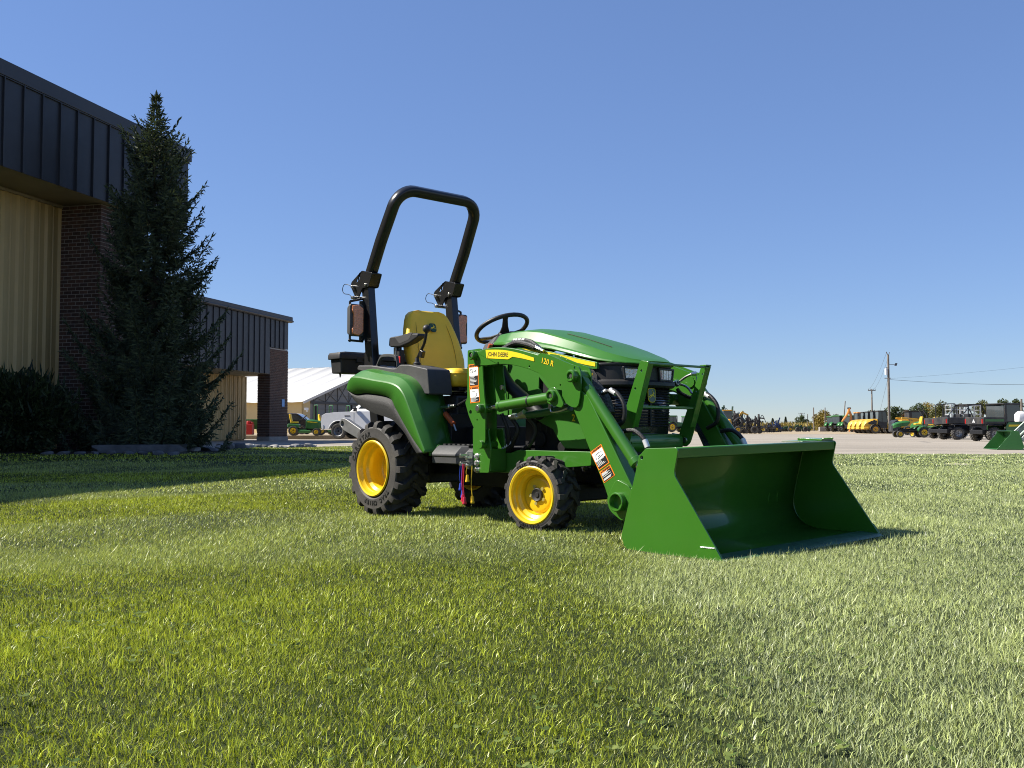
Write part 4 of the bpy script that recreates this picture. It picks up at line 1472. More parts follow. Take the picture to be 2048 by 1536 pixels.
for s in (-1, 1):
    mb = MB()
    rg = []
    for x, z, hx, hy in ((-.22, .60, .05, .032), (-.285, 1.02, .050, .032), (-.300, 1.12, .050, .032), (-.365, 1.70, .045, .032)):
        rg.append([(x - hx, s * .40 - hy, z), (x + hx, s * .40 - hy, z), (x + hx, s * .40 + hy, z), (x - hx, s * .40 + hy, z)])
    mb.rings(rg)
    post = mb.build('roll_bar_post', BLACKM, trac, bevel=.008)
    MB().box((-.362, s * .40, 1.13), (.03, .05, .13)).box((-.25, s * .40, 1.06), (.16, .09, .05)).build('post_gusset', BLACKM, post, bevel=.006)
    mb = MB()
    for yy in (.359, .441):
        mb.plate(round_poly([(-.385, 1.815), (-.245, 1.782), (-.292, 1.680), (-.378, 1.68), (-.440, 1.600), (-.475, 1.62), (-.540, 1.710), (-.530, 1.742)], .014), s * yy - .005, s * yy + .005,
                 holes=[(-.452, 1.745, .012), [(-.418, 1.80), (-.402, 1.796), (-.424, 1.742), (-.440, 1.746)]])
    mb.box((-.276, s * .40, 1.735), (.010, .082, .105), Matrix.Rotation(.46, 3, 'Y'))
    hb = mb.build('hinge_bracket', BLACKM, trac, bevel=.002)
    mb = MB().cyl((-.485, s * .40 - .075, 1.700), (-.485, s * .40 + .075, 1.700), .011).cyl((-.455, s * .40 - .09, 1.612), (-.455, s * .40 + .06, 1.612), .013).cyl((-.33, s * .40 - .055, 1.70), (-.33, s * .40 + .055, 1.70), .012, n=8)
    mb.build('hinge_pin', STEEL, hb, bevel=.002)
    mb = MB().tube([(-.485, s * .40 - .075, 1.705), (-.56, s * .40 - .085, 1.725), (-.60, s * .40 - .08, 1.69), (-.575, s * .40 - .08, 1.655), (-.50, s * .40 - .085, 1.64), (-.455, s * .40 - .09, 1.615)], .0028, n=6, smooth=5)
    mb.build('pin_lanyard', HOSE, hb)
    # warning lamp on its bracket beside the post
    lx = -.385
    yb = s * .505
    mb = MB().rings([[(lx - .036, yb + y, 1.43 + z) for y, z in rrect(0, 0, .045, .105, .018)], [(lx + .015, yb + y, 1.43 + z) for y, z in rrect(0, 0, .062, .122, .02)], [(lx + .030, yb + y, 1.43 + z) for y, z in rrect(0, 0, .060, .120, .02)]])
    wl = mb.build('warning_lamp', GREYP, trac, bevel=.004)
    hexa = [(-.050, -.09), (-.050, .09), (-.012, .118), (.046, .108), (.050, .07), (.036, .045), (.036, -.045), (.050, -.07), (.046, -.108), (-.012, -.118)]
    hexa = [(-a * s * -1, b) for a, b in hexa]
    MB().rings([[(lx + .026, yb + y, 1.43 + z) for y, z in hexa], [(lx + .046, yb + y * .97, 1.43 + z * .97) for y, z in hexa]]).build('lamp_lens', AMBER, wl, bevel=.004)
    mb = MB().cyl((lx - .02, s * .535, 1.575), (lx - .02, s * .535, 1.28), .009, n=8).cyl((lx - .02, s * .535, 1.575), (lx, s * .43, 1.60), .009, n=8).cyl((lx - .02, s * .535, 1.28), (lx, s * .43, 1.275), .009, n=8)
    mb.sphere((lx - .02, s * .535, 1.28), .014, n=8).box((lx + .005, s * .445, 1.43), (.03, .03, .30))
    mb.build('lamp_bracket', BLACKM, wl)
# toolbox behind the roll bar
mb = MB().rings([[(x, y, z) for x, y in rrect(-.815, 0, .082 * k, .41 * kk, .015)] for z, k, kk in ((1.052, .86, .97), (1.165, .97, .99))])
tb = mb.build('toolbox', BLACKP, trac, bevel=.008)
MB().rings([[(x, y, z) for x, y in rrect(-.815, 0, .092 * k, .425 * kk, .018)] for z, k, kk in ((1.163, 1, 1), (1.196, 1, 1), (1.216, .9, .98))]).build('toolbox_lid', BLACKP, tb, bevel=.005)
mb = MB()
for k in (-1, 1):
    mb.box((-.815, k * .21, 1.219), (.12, .30, .012)).box((-.728, k * .24, 1.165), (.02, .05, .05))
mb.build('lid_rib', BLACKP, tb, bevel=.004)
MB().box((-.60, -.15, 1.06), (.36, .05, .03)).box((-.60, .15, 1.06), (.36, .05, .03)).cyl((-.80, -.37, 1.06), (-.80, -.37, 1.02), .012, .004, n=8).build('toolbox_mount', BLACKM, trac, bevel=.004)
# three point hitch: grey lower links behind the wheel
M_LINK = mat('grey_forged_link', (.19, .19, .19), rough=.5, metal=.5, var=.15, scale=20)
for s in (-1, 1):
    mb = MB().plate(round_poly([(-.90, .655), (-.86, .70), (-.80, .695), (-.55, .60), (-.25, .44), (-.25, .38), (-.60, .53), (-.84, .605)], .03), s * .30 - .02, s * .30 + .02, holes=[(-.845, .652, .022)])
    mb.build('lower_link', M_LINK, trac, bevel=.006)

# ---------------------------------------------------------------- front loader
def warn_decal(parent, quad, split, pict, name='warning_decal'):
    """quad: four (x, z) corners tl, tr, br, bl on the plane y = yq; orange border, white picture field, black text field."""
    (tl, tr, br_, bl_), yq = quad

    def P(u, v, d):
        a = Vector((tl[0], 0, tl[1])).lerp(Vector((tr[0], 0, tr[1])), u)
        b = Vector((bl_[0], 0, bl_[1])).lerp(Vector((br_[0], 0, br_[1])), u)
        q = a.lerp(b, v)
        return (q.x, yq - d, q.z)

    def patch(u0, u1, v0, v1, d, m, nm, par):
        mb = MB()
        r_ = [P(u0, v0, d), P(u1, v0, d), P(u1, v1, d), P(u0, v1, d)]
        mb.rings([r_, [(x, y + .0006, z) for x, y, z in r_]])
        return mb.build(nm, m, par, smooth=False)
    o = patch(0, 1, 0, 1, .0014, ORANGE, name, parent)
    h0 = .15 if pict else .24
    if pict:
        patch(.05, .95, h0, split, .0021, WHITE, 'picture_field', o)
        mb = MB()
        for a_, b_ in pict:
            mb.bar(P(*a_, .0028), P(*b_, .0028), .0008, .0020, up=(0, 1, 0))
        mb.build('pictogram', BLACKK, o, smooth=False)
    else:
        split = h0
    patch(.06, .94, split, .95, .0021, BLACKK, 'text_field', o)
    mb = MB()
    g = random.Random(int(tl[0] * 1e4))
    nl = max(4, int((0.93 - split) / .055))
    for k in range(nl):
        v = split + (.93 - split) * (k + .5) / nl
        if g.random() < .12:
            continue
        r_ = [P(.11, v - .012, .0028), P(g.uniform(.5, .88), v - .012, .0028)]
        r_ = [r_[0], r_[1], (r_[1][0], r_[1][1], r_[1][2] - .0028), (r_[0][0], r_[0][1], r_[0][2] - .0028)]
        mb.rings([r_, [(x, y + .0005, z) for x, y, z in r_]])
    mb.build('text_line', WHITE, o, smooth=False)
    a, b = Vector(P(0, h0 * .5, .0022)), Vector(P(1, h0 * .5, .0022))
    t = Vector(P(.5, 0, .0022)) - Vector(P(.5, 1, .0022))
    lettering('warning_lettering', 'WARNING', (Vector(P(.5, 0, 0)) - Vector(P(.5, h0, 0))).length * .80, BLACKK, o, a.lerp(b, .57), b - a, t - (b - a) * (t.dot(b - a) / (b - a).length_squared), bold=.0008)
    c = a.lerp(b, .13)
    sz = (Vector(P(.5, 0, 0)) - Vector(P(.5, h0, 0))).length * .36
    ex, ez = (b - a).normalized(), t.normalized()
    MB().rings([[c + ez * sz, c - ez * sz * .7 + ex * sz, c - ez * sz * .7 - ex * sz], [c + ez * sz + Vector((0, .0005, 0)), c - ez * sz * .7 + ex * sz + Vector((0, .0005, 0)), c - ez * sz * .7 - ex * sz + Vector((0, .0005, 0))]]).build('alert_triangle', BLACKK, o, smooth=False)
    return o


def boss(mb, x, z, y0, y1, r):
    mb.lathe([(.001, y0), (r, y0), (r, y1 - .006), (r - .006, y1), (r * .62, y1), (r * .55, y1 - .012), (.001, y1 - .012)], (x, 0, z), (0, -1, 0), n=26)


for mir in (False, True):
    sy = 1 if mir else -1
    # mast: folded plate, outer sheet and inner sheet with a rear web
    outl = round_poly([(1.022, 1.119), (1.150, 1.124), (1.163, 1.102), (1.174, .945), (1.190, .805), (1.199, .770), (1.198, .60), (1.198, .545), (1.182, .512), (1.160, .515), (1.095, .605), (1.035, .698), (.998, .785), (1.018, .810)], .012)
    mb = MB().plate(outl, -.556, -.546, holes=[(1.052, .722, .013), (1.118, .672, .006)])
    mb.plate(outl, -.470, -.460)
    mb.box((1.026, -.508, .965), (.010, .08, .30))
    mast = mb.build('loader_mast', GREEN, trac, bevel=.003, mirror=mir)
    mb = MB().plate(round_poly([(1.040, .62), (1.045, .345), (1.075, .335), (1.200, .338), (1.222, .485), (1.205, .56), (1.19, .62)], .012), -.528, -.516)
    mb.plate([(1.05, .62), (1.05, .36), (1.19, .36), (1.21, .49), (1.19, .62)], -.40, -.388)
    mb.box((1.05, -.458, .48), (.010, .13, .27)).box((1.205, -.458, .42), (.010, .13, .14)).box((1.13, -.455, .345), (.13, .13, .010))
    mb.cyl((1.165, -.575, .515), (1.165, -.44, .515), .026)
    lowm = mb.build('mast_foot', GREEN, trac, bevel=.003, mirror=mir)
    mb = MB()
    for z in (.440, .398, .355):
        mb.cyl((1.085, -.526, z), (1.085, -.545, z), .0155, n=6).cyl((1.085, -.524, z), (1.085, -.531, z), .021, n=16)
    mb.build('mast_bolt', STEEL, lowm, bevel=.002, mirror=mir)
    # inner gusset between mast and arm
    mb = MB().plate([(1.10, 1.06), (1.25, 1.05), (1.255, .98), (1.295, .775), (1.25, .755), (1.15, .92), (1.12, 1.0)], -.458, -.450)
    mb.build('mast_gusset', GREEN, mast, bevel=.003, mirror=mir)
    MB().cyl((1.255, -.45, .875), (1.255, -.475, .875), .016, n=6).build('gusset_bolt', STEEL, mast, mirror=mir)
    MB().plate([(.985, .80), (1.02, .81), (1.02, .83), (.995, .875), (.965, .885), (.955, .86), (.965, .82)], -.50, -.49).build('mast_hook', GREEN, mast, bevel=.002, mirror=mir)
    # boom: upper curved beam
    up = catmull([(1.090, 0, 1.100), (1.20, 0, 1.118), (1.30, 0, 1.122), (1.39, 0, 1.115), (1.51, 0, 1.096), (1.67, 0, 1.058), (1.76, 0, 1.030)], 4)
    dn = catmull([(1.76, 0, .915), (1.707, 0, .936), (1.60, 0, .972), (1.483, 0, .999), (1.393, 0, 1.011), (1.30, 0, 1.014), (1.20, 0, 1.012), (1.09, 0, 1.02)], 4)
    beam = [(p.x, p.z) for p in up] + [(p.x, p.z) for p in dn]
    arm = MB().plate(beam, -.560, -.490, holes=[(1.325, 1.022, .005), (1.610, .987, .005)]).build('loader_arm', GREEN, trac, bevel=.004, mirror=mir)
    # knee plates
    knee = round_poly([(1.676, 1.030), (1.712, 1.062), (1.775, 1.052), (1.975, .982), (2.030, .968), (2.046, .945), (2.050, .860), (2.040, .790), (2.030, .752), (2.010, .735), (1.968, .742), (1.918, .770), (1.900, .79), (1.900, .84), (1.860, .855), (1.815, .852), (1.760, .905), (1.700, .945)], .014)
    kn = MB().plate(knee, -.572, -.562, holes=[(2.002, .962, .008), (2.004, .938, .006), (1.885, .868, .006)])
    kn.plate(knee, -.488, -.478)
    kn = kn.build('knee_plate', GREEN, arm, bevel=.003, mirror=mir)
    # lower beam: rectangular tube down to the bucket pivot
    low = [(1.955, .760), (2.030, .835), (2.090, .800), (2.425, .290), (2.400, .20), (2.352, .135), (2.262, .175), (2.243, .225), (2.215, .290)]
    la = MB().plate(low, -.556, -.478).build('loader_boom', GREEN, trac, bevel=.006, mirror=mir)
    # ear plates round the pivot tube
    ear = round_poly([(2.310, .345), (2.240, .238), (2.258, .172), (2.356, .115), (2.40, .16), (2.430, .26), (2.405, .31)], .03)
    MB().plate(ear, -.570, -.558).build('pivot_ear', GREEN, la, bevel=.003, mirror=mir)
    mb = MB().lathe([(.040, -.45), (.052, -.45), (.052, .600), (.048, .604), (.043, .604), (.040, .598)], (2.335, 0, .222), (0, -1, 0), n=32, closed=True)
    # trim: only the outer stub of the tube is modelled on each side
    for v in mb.bm.verts:
        v.co.y = min(v.co.y, -.44)
    mb.build('pivot_tube', GREEN, la, angle=30, mirror=mir)
    # pins
    mb = MB()
    boss(mb, 1.098, 1.082, .54, .595, .030)
    boss(mb, 1.160, .744, .54, .590, .029)
    mb.build('mast_boss', GREEN, mast, angle=30, mirror=mir)
    mb = MB().cyl((1.098, -.582, 1.082), (1.098, -.589, 1.082), .012, n=12).cyl((1.16, -.576, .744), (1.16, -.592, .744), .019, n=20)
    mb.build('pin_head', STEEL, mast, bevel=.002, mirror=mir)
    mb = MB()
    boss(mb, 1.835, .806, .47, .612, .036)
    boss(mb, 2.000, .914, .47, .612, .036)
    mb.build('knee_boss', GREEN, kn, angle=30, mirror=mir)
    mb = MB().cyl((1.835, -.59, .806), (1.835, -.604, .806), .012, n=6).cyl((2.0, -.59, .914), (2.0, -.604, .914), .012, n=6)
    mb.build('grease_nipple', STEEL, kn, mirror=mir)
    MB().plate(round_poly([(1.79, .765), (1.80, .85), (1.86, .855), (1.905, .80), (1.93, .755), (1.91, .735), (1.86, .745)], .02), -.590, -.578).build('cylinder_lug', GREEN, kn, bevel=.003, mirror=mir)
    # cylinders
    a, b = Vector((1.165, -.518, .744)), Vector((1.845, -.518, .808))
    dd = (b - a).normalized()
    lc = MB().cyl(a + dd * .13, b - dd * .02, .0335, n=24).cyl(a + dd * .125, a + dd * .15, .0365, n=24).cyl(a + dd * .40, a + dd * .415, .0350, n=24).build('lift_cylinder', GREEN, trac, bevel=.003, mirror=mir)
    MB().cyl(a, a + dd * .14, .017, n=16).build('cylinder_rod', CHROME, lc, mirror=mir)
    MB().cyl(a + Vector((0, -.03, 0)), a + Vector((0, .03, 0)), .03, n=18).build('rod_eye', GREEN, lc, bevel=.003, mirror=mir)
    MB().cyl(a + dd * .402, a + dd * .413, .0358, n=24).build('cylinder_band', BLACKK, lc, mirror=mir)
    a, b = Vector((2.000, -.525, .914)), Vector((2.560, -.520, .262))
    dd = (b - a).normalized()
    bc = MB().cyl(a + dd * .09, a + dd * .64, .0330, n=24).cyl(a + dd * .61, a + dd * .645, .0365, n=24).bar(a, a + dd * .12, .045, .055).build('bucket_cylinder', GREEN, trac, bevel=.003, mirror=mir)
    MB().cyl(a + dd * .64, b, .0165, n=16).build('cylinder_rod', CHROME, bc, mirror=mir)
    MB().cyl(b + Vector((0, -.035, 0)), b + Vector((0, .035, 0)), .03, n=18).build('rod_eye', GREEN, bc, bevel=.003, mirror=mir)
    # hydraulic hose along the cylinder with crimped fittings
    hz = MB().tube([(2.085, -.44, .815), (2.17, -.43, .83), (2.245, -.43, .755), (2.24, -.43, .66), (2.16, -.44, .62)], .0125, n=10, smooth=6)
    hz = hz.build('hydraulic_hose', HOSE, trac, mirror=mir)
    MB().cyl((2.145, -.432, .835), (2.185, -.43, .815), .0155, n=12).cyl((2.09, -.44, .82), (2.12, -.436, .832), .012, n=8).build('hose_fitting', mat('white_crimp', (.62, .62, .62), rough=.4, metal=.3), hz, mirror=mir)
    hz = MB().tube([(2.25, -.455, .60), (2.34, -.452, .605), (2.415, -.45, .55), (2.435, -.45, .47), (2.43, -.46, .42)], .0125, n=10, smooth=6).build('hydraulic_hose', HOSE, trac, mirror=mir)
    MB().cyl((2.413, -.45, .555), (2.433, -.45, .515), .0155, n=12).cyl((2.434, -.452, .48), (2.432, -.457, .43), .013, n=8).build('hose_fitting', MATS['white_crimp'], hz, mirror=mir)
    # steel lines under the boom
    mb = MB()
    for k in range(3):
        mb.tube([(2.02, -.468 + .018 * k, .72), (2.06, -.455 + .018 * k, .66), (2.30, -.455 + .018 * k, .30)], .006, n=6, smooth=4)
    mb.build('steel_line', BLACKM, la, mirror=mir)

# near side decals and lettering
arm_n = [o for o in trac.children if o.name.startswith('loader_arm')][0]
mast_n = [o for o in trac.children if o.name.startswith('loader_mast')][0]
boom_n = [o for o in trac.children if o.name.startswith('loader_boom')][0]
top = catmull([(1.208, 0, 1.111), (1.366, 0, 1.101), (1.516, 0, 1.074), (1.652, 0, 1.037)], 5)
mb = MB().plate([(p.x, p.z) for p in top] + [(1.655, 1.016), (1.56, 1.037), (1.462, 1.054), (1.421, 1.040), (1.217, 1.058)], -.5625, -.5608)
mb.build('name_decal', DECALY, arm_n)
lettering('name_lettering', 'JOHN DEERE', .037, BLACKK, arm_n, (1.325, -.5632, 1.074), (1, 0, -.075), (.075, 0, 1), bold=.0006, sx=.92)
lettering('model_lettering', '120 R', .046, mat('decal_outline', (.02, .03, .005), rough=.5), arm_n, (1.779, -.5728, 1.004), (1, 0, -.27), (.27, 0, 1), bold=.0022)
lettering('model_lettering', '120 R', .046, DECALY, arm_n, (1.779, -.5736, 1.004), (1, 0, -.27), (.27, 0, 1), bold=.0004)
ring_p = [((.28 + .16 * math.cos(k * .785), .30 + .085 * math.sin(k * .785)), (.28 + .16 * math.cos((k + 1) * .785), .30 + .085 * math.sin((k + 1) * .785))) for k in range(8)]
warn_decal(mast_n, (((1.034, 1.026), (1.131, 1.029), (1.134, .884), (1.042, .882)), -.556), .52, ring_p + [((.18, .25), (.40, .36)), ((.50, .34), (.62, .33)), ((.62, .33), (.78, .28)), ((.72, .26), (.74, .36))])
warn_decal(mast_n, (((1.043, .880), (1.135, .882), (1.148, .784), (1.052, .778)), -.556), .66, [((.25, .22), (.35, .30)), ((.35, .26), (.60, .30)), ((.60, .30), (.75, .42)), ((.75, .42), (.66, .50)), ((.66, .50), (.78, .55)), ((.5, .6), (.78, .55))])
warn_decal(boom_n, (((2.106, .485), (2.190, .532), (2.252, .430), (2.172, .385)), -.556), .58, [((.2, .45), (.3, .30)), ((.25, .38), (.2, .52)), ((.3, .30), (.45, .28)), ((.45, .28), (.62, .27)), ((.62, .27), (.66, .40)), ((.4, .44), (.62, .40)), ((.7, .25), (.85, .30)), ((.3, .52), (.85, .46))])
warn_decal(boom_n, (((2.176, .377), (2.256, .421), (2.292, .364), (2.211, .317)), -.556), .3, None)

# hoses, couplers and hanging dust caps by the mast
mb = MB()
mb.tube([(1.28, -.42, .69), (1.33, -.40, .62), (1.30, -.40, .55), (1.20, -.36, .47), (1.05, -.33, .42)], .014, n=9, smooth=6)
mb.tube([(1.42, -.42, .70), (1.45, -.36, .62), (1.40, -.36, .52), (1.25, -.34, .45)], .014, n=9, smooth=6)
mb.tube([(1.20, -.42, .71), (1.24, -.40, .60), (1.22, -.38, .50), (1.15, -.36, .44)], .013, n=9, smooth=6)
hs = mb.build('hose_bundle', HOSE, trac)
lettering('hose_print', 'DT10-4.5WP', .022, WHITE, hs, (1.205, -.402, .498), (1, .3, .62), (-.6, 0, 1), bold=.0004)
mb = MB().cyl((1.30, -.44, .688), (1.47, -.44, .694), .016, n=10).cyl((1.34, -.45, .690), (1.38, -.45, .692), .022, n=6).cyl((1.41, -.46, .695), (1.46, -.46, .715), .021, n=6)
mb.build('steel_coupler', STEEL, trac, bevel=.002)
MB().tube([(1.48, -.45, .70), (1.62, -.455, .712), (1.80, -.46, .738), (1.86, -.462, .742)], .024, n=14, smooth=4).build('spool_valve_line', mat('shadow_green_paint', (.014, .085, .018), rough=.35, coat=.3), trac)
MB().tube([(1.72, -.49, .735), (1.73, -.49, .715), (1.80, -.49, .72), (1.86, -.49, .735)], .006, n=8, smooth=4).box((1.72, -.49, .755), (.02, .02, .04)).build('steel_elbow', STEEL, trac)
mb = MB().tube([(1.09, -.30, 1.14), (1.20, -.285, 1.185), (1.32, -.29, 1.172), (1.40, -.31, 1.14), (1.45, -.33, 1.12)], .017, n=10, smooth=6)
mb.tube([(1.10, -.33, 1.13), (1.22, -.32, 1.168), (1.36, -.33, 1.145), (1.43, -.34, 1.122)], .017, n=10, smooth=6)
tp = mb.build('hose_bundle', HOSE, trac)
lettering('hose_print', '0-45 WP 3/8', .020, WHITE, tp, (1.255, -.325, 1.188), (1, 0, -.05), (.0, .6, 1), bold=.0004)
MB().cyl((1.43, -.335, 1.125), (1.475, -.335, 1.108), .016, n=8).cyl((1.47, -.335, 1.108), (1.50, -.335, 1.098), .012, n=8).build('hose_fitting', STEEL, tp, bevel=.002)
# coiled hose on the engine side (black sleeve seen through the boom)
MB().tube([(1.16, -.40, 1.0), (1.22, -.385, .905), (1.30, -.37, .84), (1.42, -.36, .76), (1.50, -.36, .70)], .040, n=12, smooth=6).build('hose_sleeve', BLACKK, trac)
MB().tube([(1.91, -.40, .90), (1.96, -.38, .86), (2.03, -.37, .78), (2.06, -.37, .70)], .048, n=14, smooth=5).build('hose_sleeve', mat('speckled_sleeve', (.05, .05, .05), rough=.8, var=.9, scale=90, bump=.5, bscale=160), trac)
cp = MB().plate(round_poly([(.985, .358), (.985, .468), (1.05, .47), (1.05, .35)], .02), -.535, -.520).build('coupler_plate', mat('grey_bracket', (.06, .075, .07), rough=.5), trac, bevel=.003)
mb = MB()
for z in (.442, .392):
    mb.cyl((1.00, -.54, z), (1.00, -.60, z), .013, n=12).cyl((1.035, -.52, z - .012), (1.035, -.58, z - .012), .012, n=12)
mb.build('quick_coupler', STEEL, cp, bevel=.002)
M_CAPS = [mat('blue_cap', (.02, .05, .35), rough=.45), mat('red_cap', (.55, .02, .06), rough=.4), mat('yellow_cap', (.75, .48, .02), rough=.4)]
for k, (x, yy, z1, m) in enumerate(((.995, -.59, .235, 0), (1.02, -.595, .19, 0), (1.030, -.60, .165, 1), (1.045, -.60, .150, 1), (1.075, -.56, .155, 2), (1.055, -.585, .29, 2))):
    z0 = .392 if k < 4 else .38
    cord = MB().tube([(x, yy, z0), (x - .004, yy - .004, (z0 + z1) / 2), (x + .002, yy, z1 + .03)], .0028, n=6, smooth=4).build('cap_cord', M_CAPS[m], cp)
    MB().cyl((x + .002, yy, z1 + .032), (x + .002, yy, z1), .009, .012, n=12).cyl((x + .002, yy, z1), (x + .002, yy, z1 - .012), .014, n=12).build('dust_cap', M_CAPS[m], cp, bevel=.001)
# hand grips
gp = MB().tube([(.41, -.30, .80), (.47, -.31, .72)], .007, n=8, smooth=1).build('release_lever', BLACKM, trac)
MB().cyl((.472, -.31, .722), (.572, -.312, .645), .0195, n=16).build('lever_grip', REDG, gp, bevel=.004)
MB().cyl((.572, -.312, .645), (.60, -.313, .60), .006, n=8).build('grip_rod', STEEL, gp)
gp = MB().cyl((1.03, -.40, 1.02), (1.05, -.40, 1.13), .007, n=8).build('release_lever', BLACKM, trac)
MB().cyl((1.046, -.40, 1.12), (1.070, -.40, 1.165), .015, n=12).build('lever_grip', REDG, gp, bevel=.003)
MB().cyl((.46, -.33, .765), (.62, -.34, .772), .012, n=10).cyl((.52, -.335, .767), (.56, -.337, .770), .017, n=8).build('hydraulic_line', STEEL, trac, bevel=.002)
MB().cyl((.44, -.30, .72), (.90, -.30, .88), .01, n=8).cyl((.42, .25, .82), (.98, .25, .82), .01, n=8).box((.62, -.1, .79), (.10, .3, .05)).build('linkage', BLACKM, trac)

# steel lines and a hose on the far arm
MB().tube([(1.80, .40, .94), (1.874, .40, .928), (1.943, .40, .905), (2.01, .40, .889), (2.046, .40, .869), (2.075, .40, .835)], .008, n=8, smooth=5).build('steel_line', STEEL, trac)
MB().tube([(1.965, .40, .906), (2.021, .40, .940), (2.073, .40, .958)], .008, n=8, smooth=4).cyl((2.073, .40, .958), (2.095, .42, .962), .014, n=8).build('steel_line', STEEL, trac)
MB().lathe([(.012, -.010), (.022, -.010), (.022, .010), (.012, .010)], (1.957, .40, .905), (1, 0, .3), n=14, closed=True).build('line_clamp', STEEL, trac)
MB().tube([(1.942, .42, .868), (1.968, .42, .843), (2.015, .42, .821), (2.060, .42, .808)], .012, n=9, smooth=5).build('hydraulic_hose', HOSE, trac)

# ---------------------------------------------------------------- bucket
BW = .730
BX = -.043
side = round_poly([(2.560, .020), (2.538, .075), (2.662, .470), (2.664, .492), (2.680, .500), (2.712, .530), (2.905, .536), (2.918, .525), (2.914, .505), (2.893, .420), (2.896, .395), (3.180, .002), (3.10, -.004), (2.62, -.004)], .010)
side = [(x + BX, z) for x, z in side]
pl_root = None
shell = catmull([(2.905, 0, .530), (2.80, 0, .528), (2.715, 0, .520)], 3)[:-1] + catmull([(2.715, 0, .520), (2.690, 0, .44), (2.660, 0, .32), (2.632, 0, .21), (2.628, 0, .13), (2.660, 0, .065), (2.725, 0, .026), (2.80, 0, .012), (3.0, 0, .008), (3.165, 0, .004)], 5)
mb = MB()
mb.rings([[(p.x + BX, -BW + .004, p.z) for p in shell], [(p.x + BX, BW - .004, p.z) for p in shell]], closed=False, caps=False)
bucket = mb.build('bucket', GREEN, trac, angle=40, solid=.007)
bucket.rotation_euler = (0.016, 0, 0)
for s in (-1, 1):
    MB().plate(side, s * BW - .005, s * BW + .005, holes=[(2.685 + BX, .482, .009)]).build('bucket_side', GREEN, bucket, bevel=.0025)
    cut = [(3.045 + BX, .062), (3.137 + BX, .064), (3.186 + BX, -.004), (3.06 + BX, -.006)]
    MB().plate(cut, s * (BW + .0045), s * (BW + .0125)).build('side_cutter', GREEN, bucket, bevel=.002)
    if s < 0:
        MB().box((3.09 + BX, -(BW + .010), .0655), (.085, .010, .006)).build('weld_bead', mat('bare_weld', (.7, .74, .7), rough=.4, metal=.3, var=.3, scale=90, bump=.6, bscale=200), bucket, bevel=.002)
MB().plate([(x + BX, z) for x, z in [(2.886, .524), (2.912, .532), (2.908, .484), (2.896, .480), (2.890, .505)]], -BW + .006, BW - .006).build('bucket_lip', GREEN, bucket, bevel=.003)
MB().plate([(x + BX, z) for x, z in [(3.06, .012), (3.06, .019), (3.175, .013), (3.205, .003), (3.205, -.002), (3.06, -.002)]], -BW + .004, BW - .004).build('cutting_edge', mat('worn_edge_green', (.035, .11, .06), rough=.4, metal=.2, var=.3, scale=30), bucket, bevel=.002)
for s in (-1, 1):
    for dy in (.455, .545):
        MB().plate([(2.575, .10), (2.625, .40), (2.58, .36), (2.50, .30), (2.30, .19), (2.33, .15), (2.50, .10)], s * dy - .006, s * dy + .006).build('bucket_bracket', GREEN, bucket, bevel=.003)
MB().cyl((2.335, -.47, .222), (2.335, .47, .222), .04, n=20).build('torque_tube', GREEN, trac)
MB().plate([(2.72, .536), (2.86, .536), (2.86, .540), (2.72, .540)], .40, .55).build('bucket_tread', GREEN, bucket, bevel=.002)
mb = MB().plate([(2.70, .536), (2.86, .536), (2.86, .546), (2.70, .552)], .60, .722)
for k in range(9):
    mb.box((2.86, .61 + .013 * k, .549), (.014, .006, .008))
mb.build('bucket_tread', GREEN, bucket, bevel=.0015)
MB().bar((2.565, -BW + .01, .30), (2.565, BW - .01, .30), .03, .05).build('bucket_stiffener', GREEN, bucket, bevel=.004)
for s_ in (-1, 1):
    MB().tube([(p.x + BX + .006, s_ * (BW - .011), p.z + .005) for p in shell[10::4]], .0035, n=6, smooth=2).build('weld_seam', GREEN, bucket)

# ================================================================== MACHINES AND TREES IN THE BACKGROUND
F_PX = 1980.0


def at(px, Z, z=0.0):
    """World point on the ground at depth Z in the direction of photo column px."""
    return ((px - 1024) / F_PX * Z, Z, z)


MACH_Y = mat('construction_yellow', (0.66, 0.37, 0.035), rough=0.45, var=0.12, scale=2, dust=0.25)
MACH_O = mat('faded_orange_paint', (0.62, 0.24, 0.05), rough=0.5, var=0.15, scale=2, dust=0.2)
GLASSD = mat('dark_cab_glass', (0.035, 0.045, 0.05), rough=0.06, coat=0.6, coat_rough=0.02, var=0.2, scale=1.5)
MATB = mat('matte_black_body', (0.022, 0.022, 0.023), rough=0.5, var=0.2, scale=4, dust=0.3)
RUSTY = mat('dark_implement_steel', (0.030, 0.026, 0.024), rough=0.7, var=0.5, scale=2.5, dust=0.4)
GREENF = mat('far_machine_green', (0.026, 0.13, 0.026), rough=0.4, coat=0.3, var=0.1, scale=2, dust=0.15)
TYREF = mat('dusty_tire', (0.048, 0.046, 0.044), rough=0.85, var=0.3, scale=6, dust=0.5)
GREYR = mat('grey_alloy', (0.30, 0.30, 0.30), rough=0.4, metal=0.6, var=0.2)
WHITEC = mat('white_car_paint', (0.86, 0.86, 0.86), rough=0.25, coat=0.8, coat_rough=0.04, var=0.03)


